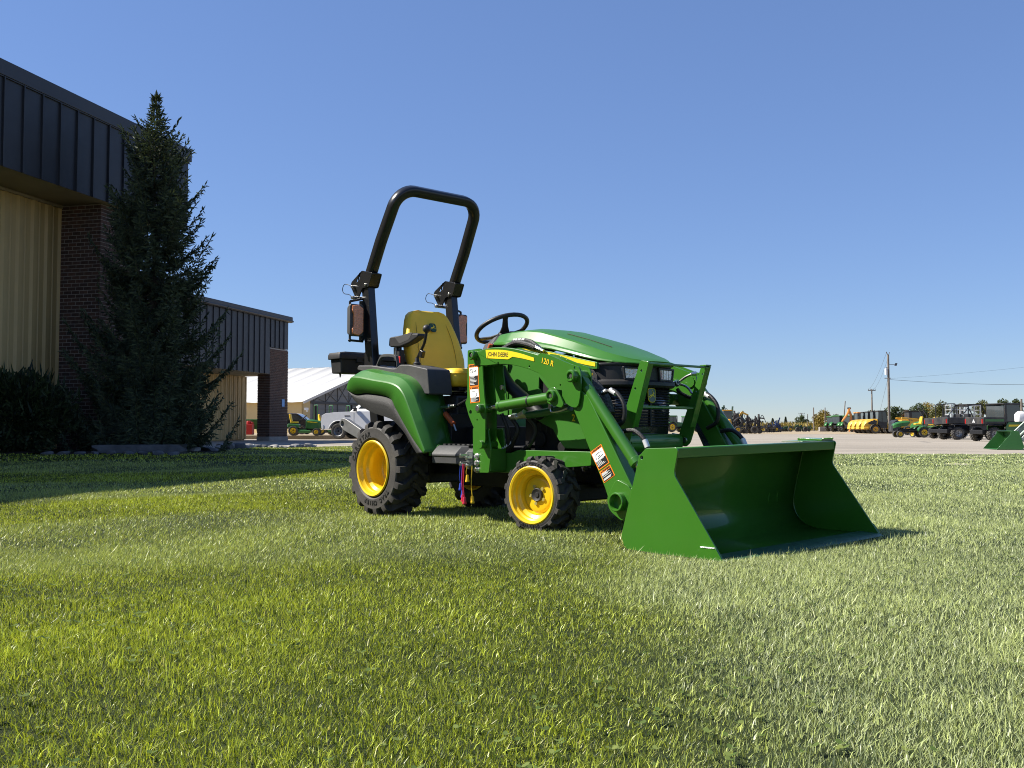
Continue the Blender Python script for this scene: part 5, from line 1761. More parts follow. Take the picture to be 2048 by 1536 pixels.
def fwheel(parent, c, R_, W, rim=YELLOW, rimr=.58, lugs=0, side=-1):
    """Tire (part) with rim and hub (sub-parts); axis along y."""
    mb = MB()
    h = W / 2
    r0 = R_ * .93 if lugs else R_
    prof = [(R_ * rimr, h * .8), (R_ * rimr * 1.1, h), (r0 * .9, h), (r0 * .985, h * .8), (r0, 0), (r0 * .985, -h * .8), (r0 * .9, -h), (R_ * rimr * 1.1, -h), (R_ * rimr, -h * .8)]
    mb.lathe(prof, (0, 0, 0), (0, -1, 0), n=28, closed=True)
    for k in range(lugs):
        for sd in (-1, 1):
            a = 2 * math.pi * (k + (.5 if sd > 0 else 0)) / lugs
            rg = []
            for da, yy in ((0, h * .98), (.03, h * .6), (.16, 0)):
                aa = a + da
                w_ = .28 * 2 * math.pi / lugs * .6
                rg.append([(rr * math.cos(aa + s * w_), sd * yy, rr * math.sin(aa + s * w_)) for rr, s in ((r0 * .95, -1), (R_, -.8), (R_, .8), (r0 * .95, 1))])
            mb.rings(rg)
    t = mb.build('tire', TYREF, parent, angle=30, loc=c)
    mb = MB().lathe([(R_ * rimr * 1.03, h * .85), (R_ * rimr * .93, h * .7), (R_ * rimr * .85, h * .35), (R_ * rimr * .45, h * .30), (R_ * rimr * .35, h * .5), (.002, h * .5)], (0, 0, 0), (0, side, 0), n=24)
    mb.build('rim', rim, t, angle=35)
    mb = MB()
    for k in range(5):
        a = 2 * math.pi * k / 5
        mb.cyl((R_ * rimr * .6 * math.cos(a), side * h * .2, R_ * rimr * .6 * math.sin(a)), (R_ * rimr * .6 * math.cos(a), side * h * .40, R_ * rimr * .6 * math.sin(a)), R_ * .07, n=8)
    mb.cyl((0, side * h * .3, 0), (0, side * h * .62, 0), R_ * .13, n=12)
    mb.build('hub', BLACKM, t)
    return t


def hoop(parent, x, z0, z1, hw, lean=0.0, r=.03, m=BLACKM, name='roll_bar'):
    p = [(x, -hw, z0), (x + lean * .8, -hw, z0 + (z1 - z0) * .85), (x + lean * .95, -hw * .9, z1 - .03), (x + lean, -hw * .7, z1), (x + lean, hw * .7, z1), (x + lean * .95, hw * .9, z1 - .03), (x + lean * .8, hw, z0 + (z1 - z0) * .85), (x, hw, z0)]
    return MB().tube(p, r, n=8, smooth=3).build(name, m, parent)


def seat(parent, x, z, s=1.0, m=SEATY):
    MB().box((x + .12 * s, 0, z), (.42 * s, .42 * s, .10 * s)).build('seat_cushion', m, parent, bevel=.03)
    MB().box((x - .10 * s, 0, z + .26 * s), (.10 * s, .42 * s, .46 * s), Matrix.Rotation(-.22, 3, 'Y')).build('seat_back', m, parent, bevel=.04)


def small_tractor(px, Z, rz, label, folded=False, group=None, z=0.0, cat='tractor', name='small_tractor'):
    t = empty(name, at(px, Z, z), rz, label, cat, group)
    for s in (-1, 1):
        fwheel(t, (0, s * .46, .33), .33, .28, side=s)
        fwheel(t, (1.5, s * .42, .22), .22, .19, side=s)
        mb = MB()
        rg = []
        for a in np.linspace(200, 10, 9):
            c, sn = math.cos(R(a)), math.sin(R(a))
            rg.append([(c * .42, s * .28, .36 + sn * .42), (c * .42, s * .60, .34 + sn * .40), (c * .37, s * .62, .33 + sn * .34)])
        mb.rings(rg, closed=False, caps=False)
        mb.build('fender', GREENF, t, solid=.02)
    mb = MB()
    prof = [(.78, .95, 1.06, .22), (1.0, .74, 1.10, .26), (1.3, .72, 1.07, .28), (1.6, .68, .99, .27), (1.82, .60, .90, .24), (1.88, .58, .80, .20)]
    mb.rings([[(x, -w, zl), (x, -w, zl + (zt - zl) * .7), (x, -w * .6, zt), (x, w * .6, zt), (x, w, zl + (zt - zl) * .7), (x, w, zl)] for x, zl, zt, w in prof])
    mb.build('hood', GREENF, t, bevel=.02)
    MB().box((1.86, 0, .62), (.08, .36, .34)).build('grille', BLACKP, t, bevel=.02)
    MB().plate([(1.0, .90), (1.8, .80), (1.8, .84), (1.0, .96)], -.286, -.282).build('stripe', DECALY, t)
    MB().box((.6, 0, .45), (1.9, .3, .26)).box((.65, 0, .46), (.5, 1.0, .05)).build('chassis', DARKM, t, bevel=.02)
    MB().cyl((1.5, -.4, .22), (1.5, .4, .22), .05).cyl((0, -.4, .33), (0, .4, .33), .07).build('axle', DARKM, t)
    seat(t, .12, .88)
    MB().tube([(.72 + .16 * math.cos(a), .17 * math.sin(a), 1.16 + .07 * math.cos(a)) for a in [2 * math.pi * k / 14 for k in range(14)]], .014, n=6, smooth=1, closed=True).cyl((.72, 0, 1.15), (.85, 0, .98), .02).build('steering_wheel', BLACKP, t)
    for s in (-1, 1):
        MB().bar((-.22, s * .36, .5), (-.26, s * .36, 1.45), .05, .07).build('roll_bar_post', BLACKM, t)
    if folded:
        for s in (-1, 1):
            MB().bar((-.26, s * .36, 1.42), (.12, s * .36, 1.98), .05, .06).build('roll_bar_arm', BLACKM, t)
        MB().bar((.12, -.36, 1.97), (.12, .36, 1.97), .06, .05).build('roll_bar_top', BLACKM, t)
    else:
        hoop(t, -.26, 1.42, 2.2, .37, -.05)
    return t


def utv(px, Z, rz, label, body=MATB, accent=GREENF, rim=GREYR, canopy=True, cab=False, z=0.0, k=1.0):
    w_ = Matrix.Rotation(rz, 3, 'Z') @ Vector((-.72 * k, -.60 * k, 0))
    p_ = Vector(at(px, Z, z)) - w_
    t = empty('utility_vehicle', p_, rz, label, 'utility vehicle', 'utility vehicles parked in the lot')
    t.scale = (k, k, k)
    for s in (-1, 1):
        fwheel(t, (-.72, s * .60, .34), .35, .27, rim=rim, rimr=.55, lugs=18, side=s)
        fwheel(t, (1.25, s * .60, .34), .35, .27, rim=rim, rimr=.55, lugs=18, side=s)
        MB().box((-.72, s * .62, .80), (.86, .26, .05)).box((1.25, s * .62, .76), (.86, .26, .08)).build('mudguard', body, t, bevel=.03)
    MB().box((-.72, 0, 1.02), (1.25, 1.36, .34)).build('cargo_bed', body, t, bevel=.03)
    MB().box((-1.352, 0, .98), (.012, 1.2, .28)).build('tailgate', body, t, bevel=.006)
    for s in (-1, 1):
        MB().box((-1.36, s * .60, .98), (.03, .07, .22)).build('tail_light', mat('red_tail_lens', (.35, .01, .01), rough=.2), t, bevel=.008)
        MB().box((-.72, s * .684, 1.03), (1.1, .012, .12)).build('bed_panel', accent, t)
        MB().plate([(-.05, .42), (.95, .42), (1.0, .75), (.8, .95), (.1, .95), (-.05, .75)], s * .66 - .02, s * .66 + .02).build('door', accent if cab else body, t, bevel=.02)
        MB().plate([(.10, .82), (.86, .82), (.92, .74), (.10, .72)], s * .684, s * .690).build('door_stripe', DECALY if cab else body, t)
    MB().rings([[(1.0, -.6, .6), (1.0, .6, .6), (1.0, .6, 1.02), (1.0, -.6, 1.02)], [(1.75, -.5, .62), (1.75, .5, .62), (1.75, .5, .88), (1.75, -.5, .88)]]).build('hood', accent if cab else body, t, bevel=.05)
    MB().box((.25, 0, .45), (3.0, .9, .22)).build('chassis', DARKM, t, bevel=.03)
    mb = MB()
    for y in (-.4, .4):
        mb.box((.22, y, .86), (.46, .5, .16)).box((.02, y, 1.14), (.12, .5, .5))
    mb.build('seat_bench', BLACKP, t, bevel=.04)
    MB().cyl((-.72, -.6, .33), (-.72, .6, .33), .05).cyl((1.25, -.6, .33), (1.25, .6, .33), .05).build('axle', DARKM, t)
    if canopy:
        for s in (-1, 1):
            MB().tube([(-.08, s * .62, .9), (-.06, s * .62, 1.70), (.05, s * .60, 1.84), (.55, s * .60, 1.86), (.75, s * .60, 1.80), (1.15, s * .60, 1.02)], .03, n=8, smooth=4).build('cage_tube', BLACKM, t)
            MB().bar((-.55, s * .62, 1.15), (-.06, s * .62, 1.72), .035, .035).build('cage_tube', BLACKM, t)
        MB().box((.30, 0, 1.885), (.9, 1.26, .05)).build('roof', body, t, bevel=.02)
        MB().bar((-.07, -.62, 1.78), (-.07, .62, 1.78), .05, .05).build('cage_bar', BLACKM, t)
    if cab:
        MB().box((-.09, 0, 1.36), (.03, 1.2, .78)).build('rear_window', GLASSD, t)
        for s in (-1, 1):
            MB().plate([(-.05, .98), (1.05, .98), (.75, 1.80), (-.05, 1.80)], s * .63 - .006, s * .63 + .006).build('side_window', GLASSD, t)
            MB().plate([(-.09, .95), (.02, .95), (.02, 1.85), (-.09, 1.85)], s * .645 - .02, s * .645 + .02).build('door_frame', MATB, t, bevel=.01)
            MB().bar((-.05, s * .645, 1.82), (.8, s * .645, 1.82), .04, .06).build('door_frame', MATB, t, bevel=.01)
            MB().bar((-.05, s * .645, .97), (1.08, s * .645, .97), .04, .05).build('door_frame', MATB, t, bevel=.01)
        MB().rings([[(1.05, -.6, 1.0), (1.05, .6, 1.0)], [(.78, -.58, 1.8), (.78, .58, 1.8)]], closed=False, caps=False).build('windscreen', GLASSD, t, solid=.01)
    else:
        MB().tube([(.68 + .14 * math.cos(a), -.38 + .16 * math.sin(a), 1.14 + .08 * math.cos(a)) for a in [2 * math.pi * q / 12 for q in range(12)]], .014, n=6, smooth=1, closed=True).build('steering_wheel', BLACKP, t)
    return t


# ---- row of small machines at the right
small_tractor(1842, 65.0, math.pi - R(4), 'small green tractor with yellow seat and folded black roll bar facing the wheel loaders', folded=True)
small_tractor(1871, 66.5, math.pi - R(60), 'small green tractor with upright black roll bar seen from behind', name='small_tractor')
utv(1895, 58.0, R(16), 'green and yellow bedded utility vehicle with yellow rims', accent=GREENF, rim=YELLOW, canopy=False)
hoop(bpy.data.objects['utility_vehicle'], .0, .9, 2.05, .55, -.12)
utv(1914, 53.0, R(10), 'black utility vehicle with open roll cage and black canopy', accent=MATB, canopy=True)
u3 = utv(1986, 46.5, R(14), 'black tailgated utility vehicle with enclosed cab and bright green doors', accent=GREENF, canopy=False, cab=True, k=.95)
MB().box((.33, 0, 1.86), (.96, 1.3, .06)).build('roof', MATB, u3, bevel=.02)
lettering('tailgate_mark', 'A', .16, WHITE, u3, (-1.360, .02, .99), (0, -1, 0), (0, 0, 1), bold=.02)

# ---- tractor with a front loader entering the frame at the right edge
lt = empty('loader_tractor', at(2216, 28.6), R(168), 'green loader tractor with lowered bucket and silver arms by the utility vehicles', 'tractor')
prof = [(2.50, .0), (2.46, .08), (2.58, .48), (2.60, .53), (2.80, .53), (2.82, .44), (3.20, .0)]
for s in (-1, 1):
    MB().plate(prof, s * .76 - .006, s * .76 + .006).build('bucket_side', GREENF, lt, bevel=.003)
sh = catmull([(2.80, 0, .53), (2.64, 0, .52), (2.60, 0, .34), (2.58, 0, .14), (2.66, 0, .04), (2.8, 0, .01), (3.19, 0, .005)], 5)
MB().rings([[(p.x, -.755, p.z) for p in sh], [(p.x, .755, p.z) for p in sh]], closed=False, caps=False).build('bucket_shell', GREENF, lt, solid=.01)
SILV = mat('silver_green_arm', (.34, .40, .34), rough=.35, metal=.4, var=.1)
for s in (-1, 1):
    MB().bar((2.45, s * .50, .26), (1.95, s * .50, .86), .08, .12).build('boom', SILV, lt, bevel=.01)
    MB().bar((1.98, s * .50, .84), (1.0, s * .50, 1.10), .08, .12).build('boom', GREENF, lt, bevel=.01)
    MB().bar((1.08, s * .50, .40), (1.08, s * .50, 1.15), .09, .14).build('loader_mast', GREENF, lt, bevel=.01)
    MB().cyl((2.0, s * .47, .90), (2.5, s * .47, .40), .03).build('bucket_cylinder', SILV, lt)
    fwheel(lt, (0, s * .46, .34), .34, .29, lugs=17, side=s)
    fwheel(lt, (1.6, s * .45, .23), .23, .2, lugs=15, side=s)
    MB().rings([[(.40 * math.cos(R(a)), s * y, .40 + .42 * math.sin(R(a))) for y in (.28, .6)] for a in range(200, 5, -20)], closed=False, caps=False).build('fender', GREENF, lt, solid=.02)
MB().rings([[(x, -w, .62), (x, -w, zt - .06), (x, -w * .6, zt), (x, w * .6, zt), (x, w, zt - .06), (x, w, .62)] for x, zt, w in ((.8, 1.22, .27), (1.4, 1.18, .29), (1.95, 1.02, .27))]).build('hood', GREENF, lt, bevel=.02)
MB().box((.8, 0, .45), (1.9, .34, .3)).build('chassis', DARKM, lt, bevel=.02)
seat(lt, .1, .95)
hoop(lt, -.3, .9, 2.3, .40, .2)
jug = MB().rings([[(x, y, z) for x, y in rrect(0, 0, .11 * k, .13 * k, .04)] for z, k in ((0, .95), (.02, 1), (.20, 1), (.26, .7), (.29, .35))]).build('white_jug', WHITE, angle=40)
jug.location = at(2040, 27.6, .80)
tag(jug, 'white plastic jug sitting on the loader tractor frame', 'jug')

# ---- wheel loaders in a row
def wheel_loader(px, Z, rz, label):
    t = empty('wheel_loader', at(px, Z), rz, label, 'loader', 'yellow wheel loaders in a row')
    for s in (-1, 1):
        fwheel(t, (-.55, s * .72, .48), .48, .36, rim=MACH_Y, lugs=16, side=s)
        fwheel(t, (1.35, s * .72, .48), .48, .36, rim=MACH_Y, lugs=16, side=s)
        MB().rings([[(-.55 + .58 * math.cos(R(a)), s * y, .48 + .58 * math.sin(R(a))) for y in (.5, .92)] for a in range(190, -20, -20)], closed=False, caps=False).build('mudguard', MATB, t, solid=.03)
        MB().plate([(-1.3, 1.05), (-.45, .98), (-.30, 1.45), (-.9, 1.42), (-1.22, 1.26)], s * .615, s * .625).build('side_grille', MATB, t)
        MB().box((-.62, s * .63, 1.42), (.24, .02, .24)).build('brand_plate', MATB, t, bevel=.005)
    mb = MB()
    mb.rings([[(x, -.60, zl), (x, -.62, zt - .25), (x, -.45, zt), (x, .45, zt), (x, .62, zt - .25), (x, .60, zl)] for x, zl, zt in ((-1.75, .62, 1.05), (-1.62, .58, 1.30), (-1.30, .55, 1.52), (-.80, .55, 1.62), (-.25, .6, 1.62))])
    mb.build('engine_hood', MACH_Y, t, bevel=.03)
    MB().box((-1.50, 0, .60), (.55, 1.40, .26)).build('counterweight', MACH_Y, t, bevel=.06)
    MB().box((.25, 0, .95), (.95, 1.2, .75)).build('cab_base', MATB, t, bevel=.04)
    for s in (-1, 1):
        MB().plate([(-.20, 1.35), (.78, 1.25), (.62, 2.42), (-.14, 2.42)], s * .60 - .01, s * .60 + .01).build('side_window', GLASSD, t)
        for a, b in (((-.20, 1.3), (-.14, 2.42)), ((.80, 1.25), (.62, 2.42)), ((.22, 1.3), (.20, 2.42))):
            MB().bar((a[0], s * .615, a[1]), (b[0], s * .615, b[1]), .05, .06).build('cab_post', MATB, t)
    MB().box((-.17, 0, 1.88), (.02, 1.16, 1.05)).build('rear_window', GLASSD, t)
    MB().box((.72, 0, 1.85), (.02, 1.16, 1.1), Matrix.Rotation(-.13, 3, 'Y')).build('windscreen', GLASSD, t)
    MB().box((.24, 0, 2.48), (1.0, 1.3, .12)).build('cab_roof', MATB, t, bevel=.03)
    MB().cyl((-.5, .3, 1.6), (-.5, .3, 2.05), .05).build('exhaust', MATB, t)
    MB().box((1.2, 0, .75), (.8, .7, .5)).build('front_frame', MACH_Y, t, bevel=.04)
    for s in (-1, 1):
        MB().bar((1.15, s * .3, 1.2), (2.5, s * .3, .35), .1, .2).build('lift_arm', MACH_Y, t, bevel=.02)
    MB().plate([(2.4, .05), (2.4, .7), (2.6, .8), (3.1, .06)], -.95, .95).build('bucket', MATB, t, bevel=.02)
    return t


for i, (px, Z, lb) in enumerate(((1757, 109, 'yellow wheel loader with a bare side panel, first of its row beside the small tractor'), (1746, 112, 'second yellow wheel loader of the row'),
                                 (1736, 115, 'third yellow wheel loader of the row'), (1727, 118, 'last yellow wheel loader of the row beside the raised orange backhoe'))):
    wheel_loader(px, Z, R(-6), lb)
# track loader with black cab behind the small tractor
sk = empty('skid_steer', at(1822, 88), R(-3), 'yellow skid steer with black cab behind the small green tractor', 'loader')
MB().box((0, 0, 1.0), (2.2, 1.4, .7)).build('body', MACH_Y, sk, bevel=.06)
MB().box((.25, 0, 1.72), (1.3, 1.2, .75)).build('cab', MATB, sk, bevel=.05)
MB().box((.25, -.605, 1.75), (.8, .02, .5)).build('side_window', GLASSD, sk)
MB().box((.2, 0, 2.12), (1.5, 1.3, .06)).build('cab_roof', MATB, sk, bevel=.02)
for s in (-1, 1):
    fwheel(sk, (-.6, s * .75, .4), .4, .3, rim=MACH_Y, lugs=14, side=s)
    fwheel(sk, (.6, s * .75, .4), .4, .3, rim=MACH_Y, lugs=14, side=s)
    MB().bar((-1.1, s * .74, 1.5), (1.3, s * .74, 1.25), .1, .16).build('lift_arm', MACH_Y, sk, bevel=.02)
MB().plate([(-1.2, .35), (-1.8, .3), (-1.75, 1.15), (-1.45, 1.35), (-1.2, 1.2)], -.7, .7).build('engine_door', MATB, sk, bevel=.03)

# ---- backhoe with raised orange arm
bh_ = empty('backhoe_loader', at(1718, 140), R(0), 'orange backhoe with folded upright arm between the green tractors and wheel loaders', 'backhoe')
for s in (-1, 1):
    fwheel(bh_, (0, s * .8, .7), .7, .45, rim=MACH_O, lugs=16, side=s)
    fwheel(bh_, (2.0, s * .75, .45), .45, .3, rim=MACH_O, lugs=14, side=s)
MB().box((.6, 0, 1.0), (2.2, 1.2, .6)).build('body', MACH_O, bh_, bevel=.05)
MB().box((.3, 0, 2.0), (1.5, 1.5, 1.4)).build('cab', GLASSD, bh_, bevel=.03)
MB().box((.3, 0, 2.78), (1.7, 1.7, .16)).build('cab_roof', MACH_O, bh_, bevel=.04)
mb = MB()
for s in (-1, 1):
    for x in (-.45, 1.05):
        mb.bar((x, s * .76, 1.3), (x, s * .76, 2.7), .1, .1)
mb.build('cab_post', MATB, bh_)
MB().tube([(-.95, 0, .5), (-1.25, 0, 1.3), (-1.15, 0, 2.3), (-1.45, 0, 3.15), (-1.35, 0, 3.4)], lambda t: .20 - .05 * t, n=6, smooth=4).build('boom', MACH_O, bh_)
MB().tube([(-1.35, 0, 3.4), (-1.65, 0, 2.6), (-2.3, 0, 1.7), (-2.35, 0, 1.5)], lambda t: .17 - .05 * t, n=6, smooth=4).build('dipper_arm', MACH_O, bh_)
MB().plate([(-2.3, 1.6), (-2.1, 1.1), (-1.7, .95), (-1.9, 1.5)], -.3, .3).build('digging_bucket', MATB, bh_, bevel=.02)
MB().box((-1.40, 0, 3.42), (.5, .2, .22)).build('knuckle', MATB, bh_, bevel=.04)
for s in (-1, 1):
    MB().bar((-.8, s * .9, .9), (-1.1, s * 1.1, .1), .12, .16).build('stabilizer', MACH_O, bh_)

# ---- cab tractors
def cab_tractor(px, Z, rz, label, k=1.0):
    t = empty('cab_tractor', at(px, Z), rz, label, 'tractor', 'green cab tractors in the yard')
    t.scale = (k, k, k)
    for s in (-1, 1):
        fwheel(t, (0, s * .85, .78), .78, .5, rimr=.60, lugs=18, side=s)
        fwheel(t, (2.3, s * .80, .5), .5, .35, rimr=.58, lugs=16, side=s)
        MB().rings([[(.86 * math.cos(R(a)), s * y, .80 + .86 * math.sin(R(a))) for y in (.55, 1.15)] for a in range(170, 5, -15)], closed=False, caps=False).build('fender', GREENF, t, solid=.03)
        MB().plate([(-.45, 1.35), (1.0, 1.2), (.85, 2.45), (-.40, 2.45)], s * .78 - .01, s * .78 + .01).build('side_window', GLASSD, t)
        for a, b in (((-.45, 1.3), (-.40, 2.45)), ((1.0, 1.0), (.85, 2.45)), ((.3, 1.3), (.28, 2.45))):
            MB().bar((a[0], s * .79, a[1]), (b[0], s * .79, b[1]), .06, .07).build('cab_post', MATB, t)
    MB().box((-.43, 0, 1.9), (.02, 1.5, 1.1)).build('rear_window', GLASSD, t)
    MB().box((.93, 0, 1.85), (.02, 1.5, 1.2), Matrix.Rotation(-.1, 3, 'Y')).build('windscreen', GLASSD, t)
    MB().box((.24, 0, 2.55), (1.55, 1.75, .2)).build('cab_roof', GREENF, t, bevel=.06)
    MB().rings([[(x, -w, .85), (x, -w, zt - .15), (x, -w * .6, zt), (x, w * .6, zt), (x, w, zt - .15), (x, w, .85)] for x, zt, w in ((.95, 1.62, .36), (1.8, 1.58, .36), (2.7, 1.42, .34), (2.85, 1.3, .3))]).build('hood', GREENF, t, bevel=.03)
    MB().box((1.1, 0, .75), (2.8, .5, .4)).box((-.4, 0, .8), (.5, .6, .5)).build('chassis', DARKM, t, bevel=.03)
    MB().cyl((2.3, -.8, .5), (2.3, .8, .5), .08).cyl((0, -.85, .78), (0, .85, .78), .12).build('axle', GREENF, t)
    MB().cyl((1.3, -.3, 1.5), (1.3, -.3, 2.6), .05).build('exhaust', MATB, t)
    return t


cab_tractor(1675, 160, R(28), 'green cab tractor with big yellow rear rims behind the orange backhoe')
cab_tractor(1664, 172, R(28), 'green cab tractor half hidden behind another, at the open end of the row')
cab_tractor(1697, 158, R(28), 'green cab tractor standing right beside the orange backhoe arm')
cab_tractor(1338, 150, R(20), 'green cab tractor seen through the front guard of the compact tractor', k=.95)
cab_tractor(1372, 156, R(14), 'green cab tractor with long hood behind the far loader arm', k=.95)

# ---- mini excavator behind the far loader arm
ex = empty('mini_excavator', at(1448, 104), R(170), 'yellow mini excavator body on black tracks behind the loader arm', 'excavator')
MB().rings([[(x, y, z) for x, y in rrect(.1, 0, .85 * k, .75 * k, .25)] for z, k in ((.62, .95), (.66, 1), (1.25, 1), (1.5, .92), (1.56, .8))]).build('engine_cover', MACH_Y, ex, bevel=.02)
for z in (.95, 1.1, 1.25):
    MB().box((.55, .758, z), (.38, .01, .05)).box((.96, .2, z), (.01, .4, .05)).build('vent', MATB, ex)
for s in (-1, 1):
    MB().plate(round_poly([(-1.0, .02), (1.0, .02), (1.15, .25), (1.0, .5), (-1.0, .5), (-1.15, .25)], .1), s * .62 - .16, s * .62 + .16).build('track', MATB, ex, bevel=.02)
MB().box((-.35, -.2, 1.9), (.9, .8, 1.1)).build('cab', GLASSD, ex, bevel=.04)
MB().box((-.35, -.2, 2.48), (1.0, .9, .08)).build('cab_roof', MACH_Y, ex, bevel=.03)
MB().tube([(-.8, .3, 1.1), (-1.5, .3, 1.7), (-2.1, .3, 1.2)], .11, n=6, smooth=3).build('boom', MATB, ex)

# ---- folded implements: tillage tool, planter rows, blue seeder
def implement(name, px, Z, L_, Hh, n, m, seed, label, cat, wheels=2, wing=1.0):
    g = random.Random(seed)
    t = empty(name, at(px, Z), R(g.uniform(-12, 12)), label, cat)
    mb = MB()
    for z in (.55, .75):
        for y in (-.6, .6):
            mb.bar((-L_ / 2, y, z), (L_ / 2, y, z), .12, .12)
    for k in range(5):
        x = -L_ / 2 + L_ * k / 4
        mb.bar((x, -.7, .6), (x, .7, .6), .1, .1)
    mb.build('main_frame', m, t)
    for k in range(n):
        x = -L_ / 2 + L_ * (k + .5) / n
        h = Hh * g.uniform(.55, 1.0)
        mb = MB()
        y = g.uniform(-.7, .7)
        mb.bar((x, y, .5), (x + g.uniform(-.5, .5), y + g.uniform(-.2, .2), h), .13, .18)
        if g.random() < .6:
            mb.box((x, y, h * g.uniform(.3, .8)), (g.uniform(.3, .7), .4, g.uniform(.2, .45)), Matrix.Rotation(g.uniform(-.5, .5), 3, 'Y'))
        mb.bar((x, y, h * .8), (x + g.uniform(-.9, .9), y, h * g.uniform(.4, .9)), .10, .14)
        mb.bar((x, y, .6), (x + .15, y, .06), .06, .10)
        mb.build('folding_arm', m, t)
        mb = MB().cyl((x, y - .2, .25), (x, y - .17, .25), .25, n=14)
        mb.build('disc_blade', RUSTY, t)
        if g.random() < .7:
            MB().tube([(x, y, h * .7), (x + .3, y + .1, h * .95), (x + .7, y + .1, h * .55)], .035, n=6, smooth=4).build('hydraulic_hose', HOSE, t)
    for k in range(wheels):
        fwheel(t, (-L_ * .25 + L_ * .5 * k / max(1, wheels - 1), -.95, .42), .42, .3, rim=RUSTY if k else YELLOW, rimr=.5)
    return t


implement('tillage_implement', 1490, 110, 3.6, 2.7, 15, RUSTY, 4, 'tall dark folded tillage implement beside the yellow excavator', 'implement')
implement('sprayer_frame', 1462, 128, 2.6, 3.6, 10, mat('dark_green_steel', (.02, .05, .03), rough=.6, var=.3), 8, 'dark green folded boom frame standing above the tillage implement', 'implement', wheels=2)
ar_ = MB().bar((-1.0, 0, 1.5), (-.35, 0, 2.45), .16, .22).bar((-.35, 0, 2.45), (.35, 0, 2.1), .14, .18).box((-1.0, 0, .8), (.5, .6, 1.5)).build('excavator_arm', MACH_Y)
ar_.location = at(1490, 115)
tag(ar_, 'yellow digger arm rising out of the dark implements', 'digger arm')
implement('seeder', 1551, 150, 1.6, 2.2, 6, mat('dark_blue_steel', (.02, .04, .11), rough=.5, var=.3), 15, 'dark blue narrow seeder standing behind the black implements', 'implement', wheels=1)
implement('row_planter', 1590, 170, 5.6, 1.2, 14, mat('olive_green_steel', (.03, .07, .03), rough=.6, var=.3), 23, 'long low green row planter by the fence', 'implement', wheels=3)
implement('drag_harrow', 1533, 138, 2.2, 1.3, 7, RUSTY, 31, 'low dark harrow heaped between the tillage implement and the blue seeder', 'implement', wheels=1)

# ---- wire crates stacked behind the utility vehicles
for i, (px, Z, zz, lb) in enumerate(((1912, 76, 0, 'pale wire crate, lower of the pair behind the black canopied vehicle'), (1912, 76, 1.22, 'pale wire crate, upper of the pair behind the black canopied vehicle'), (1940, 78, 0, 'lone pale wire crate seen through the open roll cage'), (1940, 78, 1.22, 'pale wire crate on top of the lone one seen through the roll cage'))):
    mb = MB()
    for s in (-1, 1):
        for q in (-1, 1):
            mb.box((s * .6, q * .5, .6), (.05, .05, 1.2))
    for z in (.06, .45, .8, 1.15):
        for s in (-1, 1):
            mb.box((0, s * .5, z), (1.2, .03, .04)).box((s * .6, 0, z), (.03, 1.0, .04))
    for k in range(6):
        for s in (-1, 1):
            mb.box((-.5 + .2 * k, s * .5, .6), (.015, .015, 1.15))
    o = mb.build('wire_crate', mat('galvanized_wire', (.5, .5, .48), rough=.5, metal=.3))
    o.location = at(px, Z, zz)
    tag(o, lb, 'crate')

# ---- lawn mowers, truck and carts by the far shed (left)
ZG = 0.20


def lawn_tractor(px, Z, rz, label):
    t = empty('lawn_tractor', at(px, Z, ZG), rz, label, 'lawn mower', 'lawn machines by the shed')
    for s in (-1, 1):
        fwheel(t, (0, s * .36, .27), .27, .24, side=s)
        fwheel(t, (1.24, s * .34, .20), .20, .16, side=s)
    MB().rings([[(-.32, -.42, .45), (-.32, .42, .45), (-.32, .38, .66), (-.32, -.38, .66)], [(.30, -.42, .42), (.30, .42, .42), (.30, .38, .64), (.30, -.38, .64)]]).build('fender_deck', GREENF, t, bevel=.05)
    MB().box((.45, 0, .34), (.5, .8, .05)).build('footrest', GREENF, t, bevel=.01)
    MB().rings([[(x, -w, zl), (x, -w, zt - .08), (x, -w * .6, zt), (x, w * .6, zt), (x, w, zt - .08), (x, w, zl)] for x, zl, zt, w in ((.66, .40, .88, .22), (.95, .38, .90, .25), (1.35, .38, .84, .25), (1.52, .42, .76, .22))]).build('hood', GREENF, t, bevel=.02)
    MB().box((1.46, 0, .60), (.16, .46, .24)).build('nose', BLACKP, t, bevel=.03)
    MB().plate([(.75, .74), (1.3, .70), (1.3, .73), (.75, .79)], -.256, -.252).build('stripe', DECALY, t)
    seat(t, -.10, .74, .95)
    MB().tube([(.55 + .13 * math.cos(a), .17 * math.sin(a), 1.02 + .10 * math.cos(a)) for a in [2 * math.pi * q / 12 for q in range(12)]], .015, n=6, smooth=1, closed=True).cyl((.55, 0, 1.02), (.70, 0, .86), .02).build('steering_wheel', BLACKP, t)
    MB().box((.62, 0, .22), (.7, 1.0, .14)).build('mower_deck', GREENF, t, bevel=.05)
    MB().box((.5, 0, .34), (1.4, .3, .12)).build('chassis', DARKM, t)
    return t


lawn_tractor(589, 55, R(4), 'green lawn tractor with high yellow seat standing beside the brick pillar')


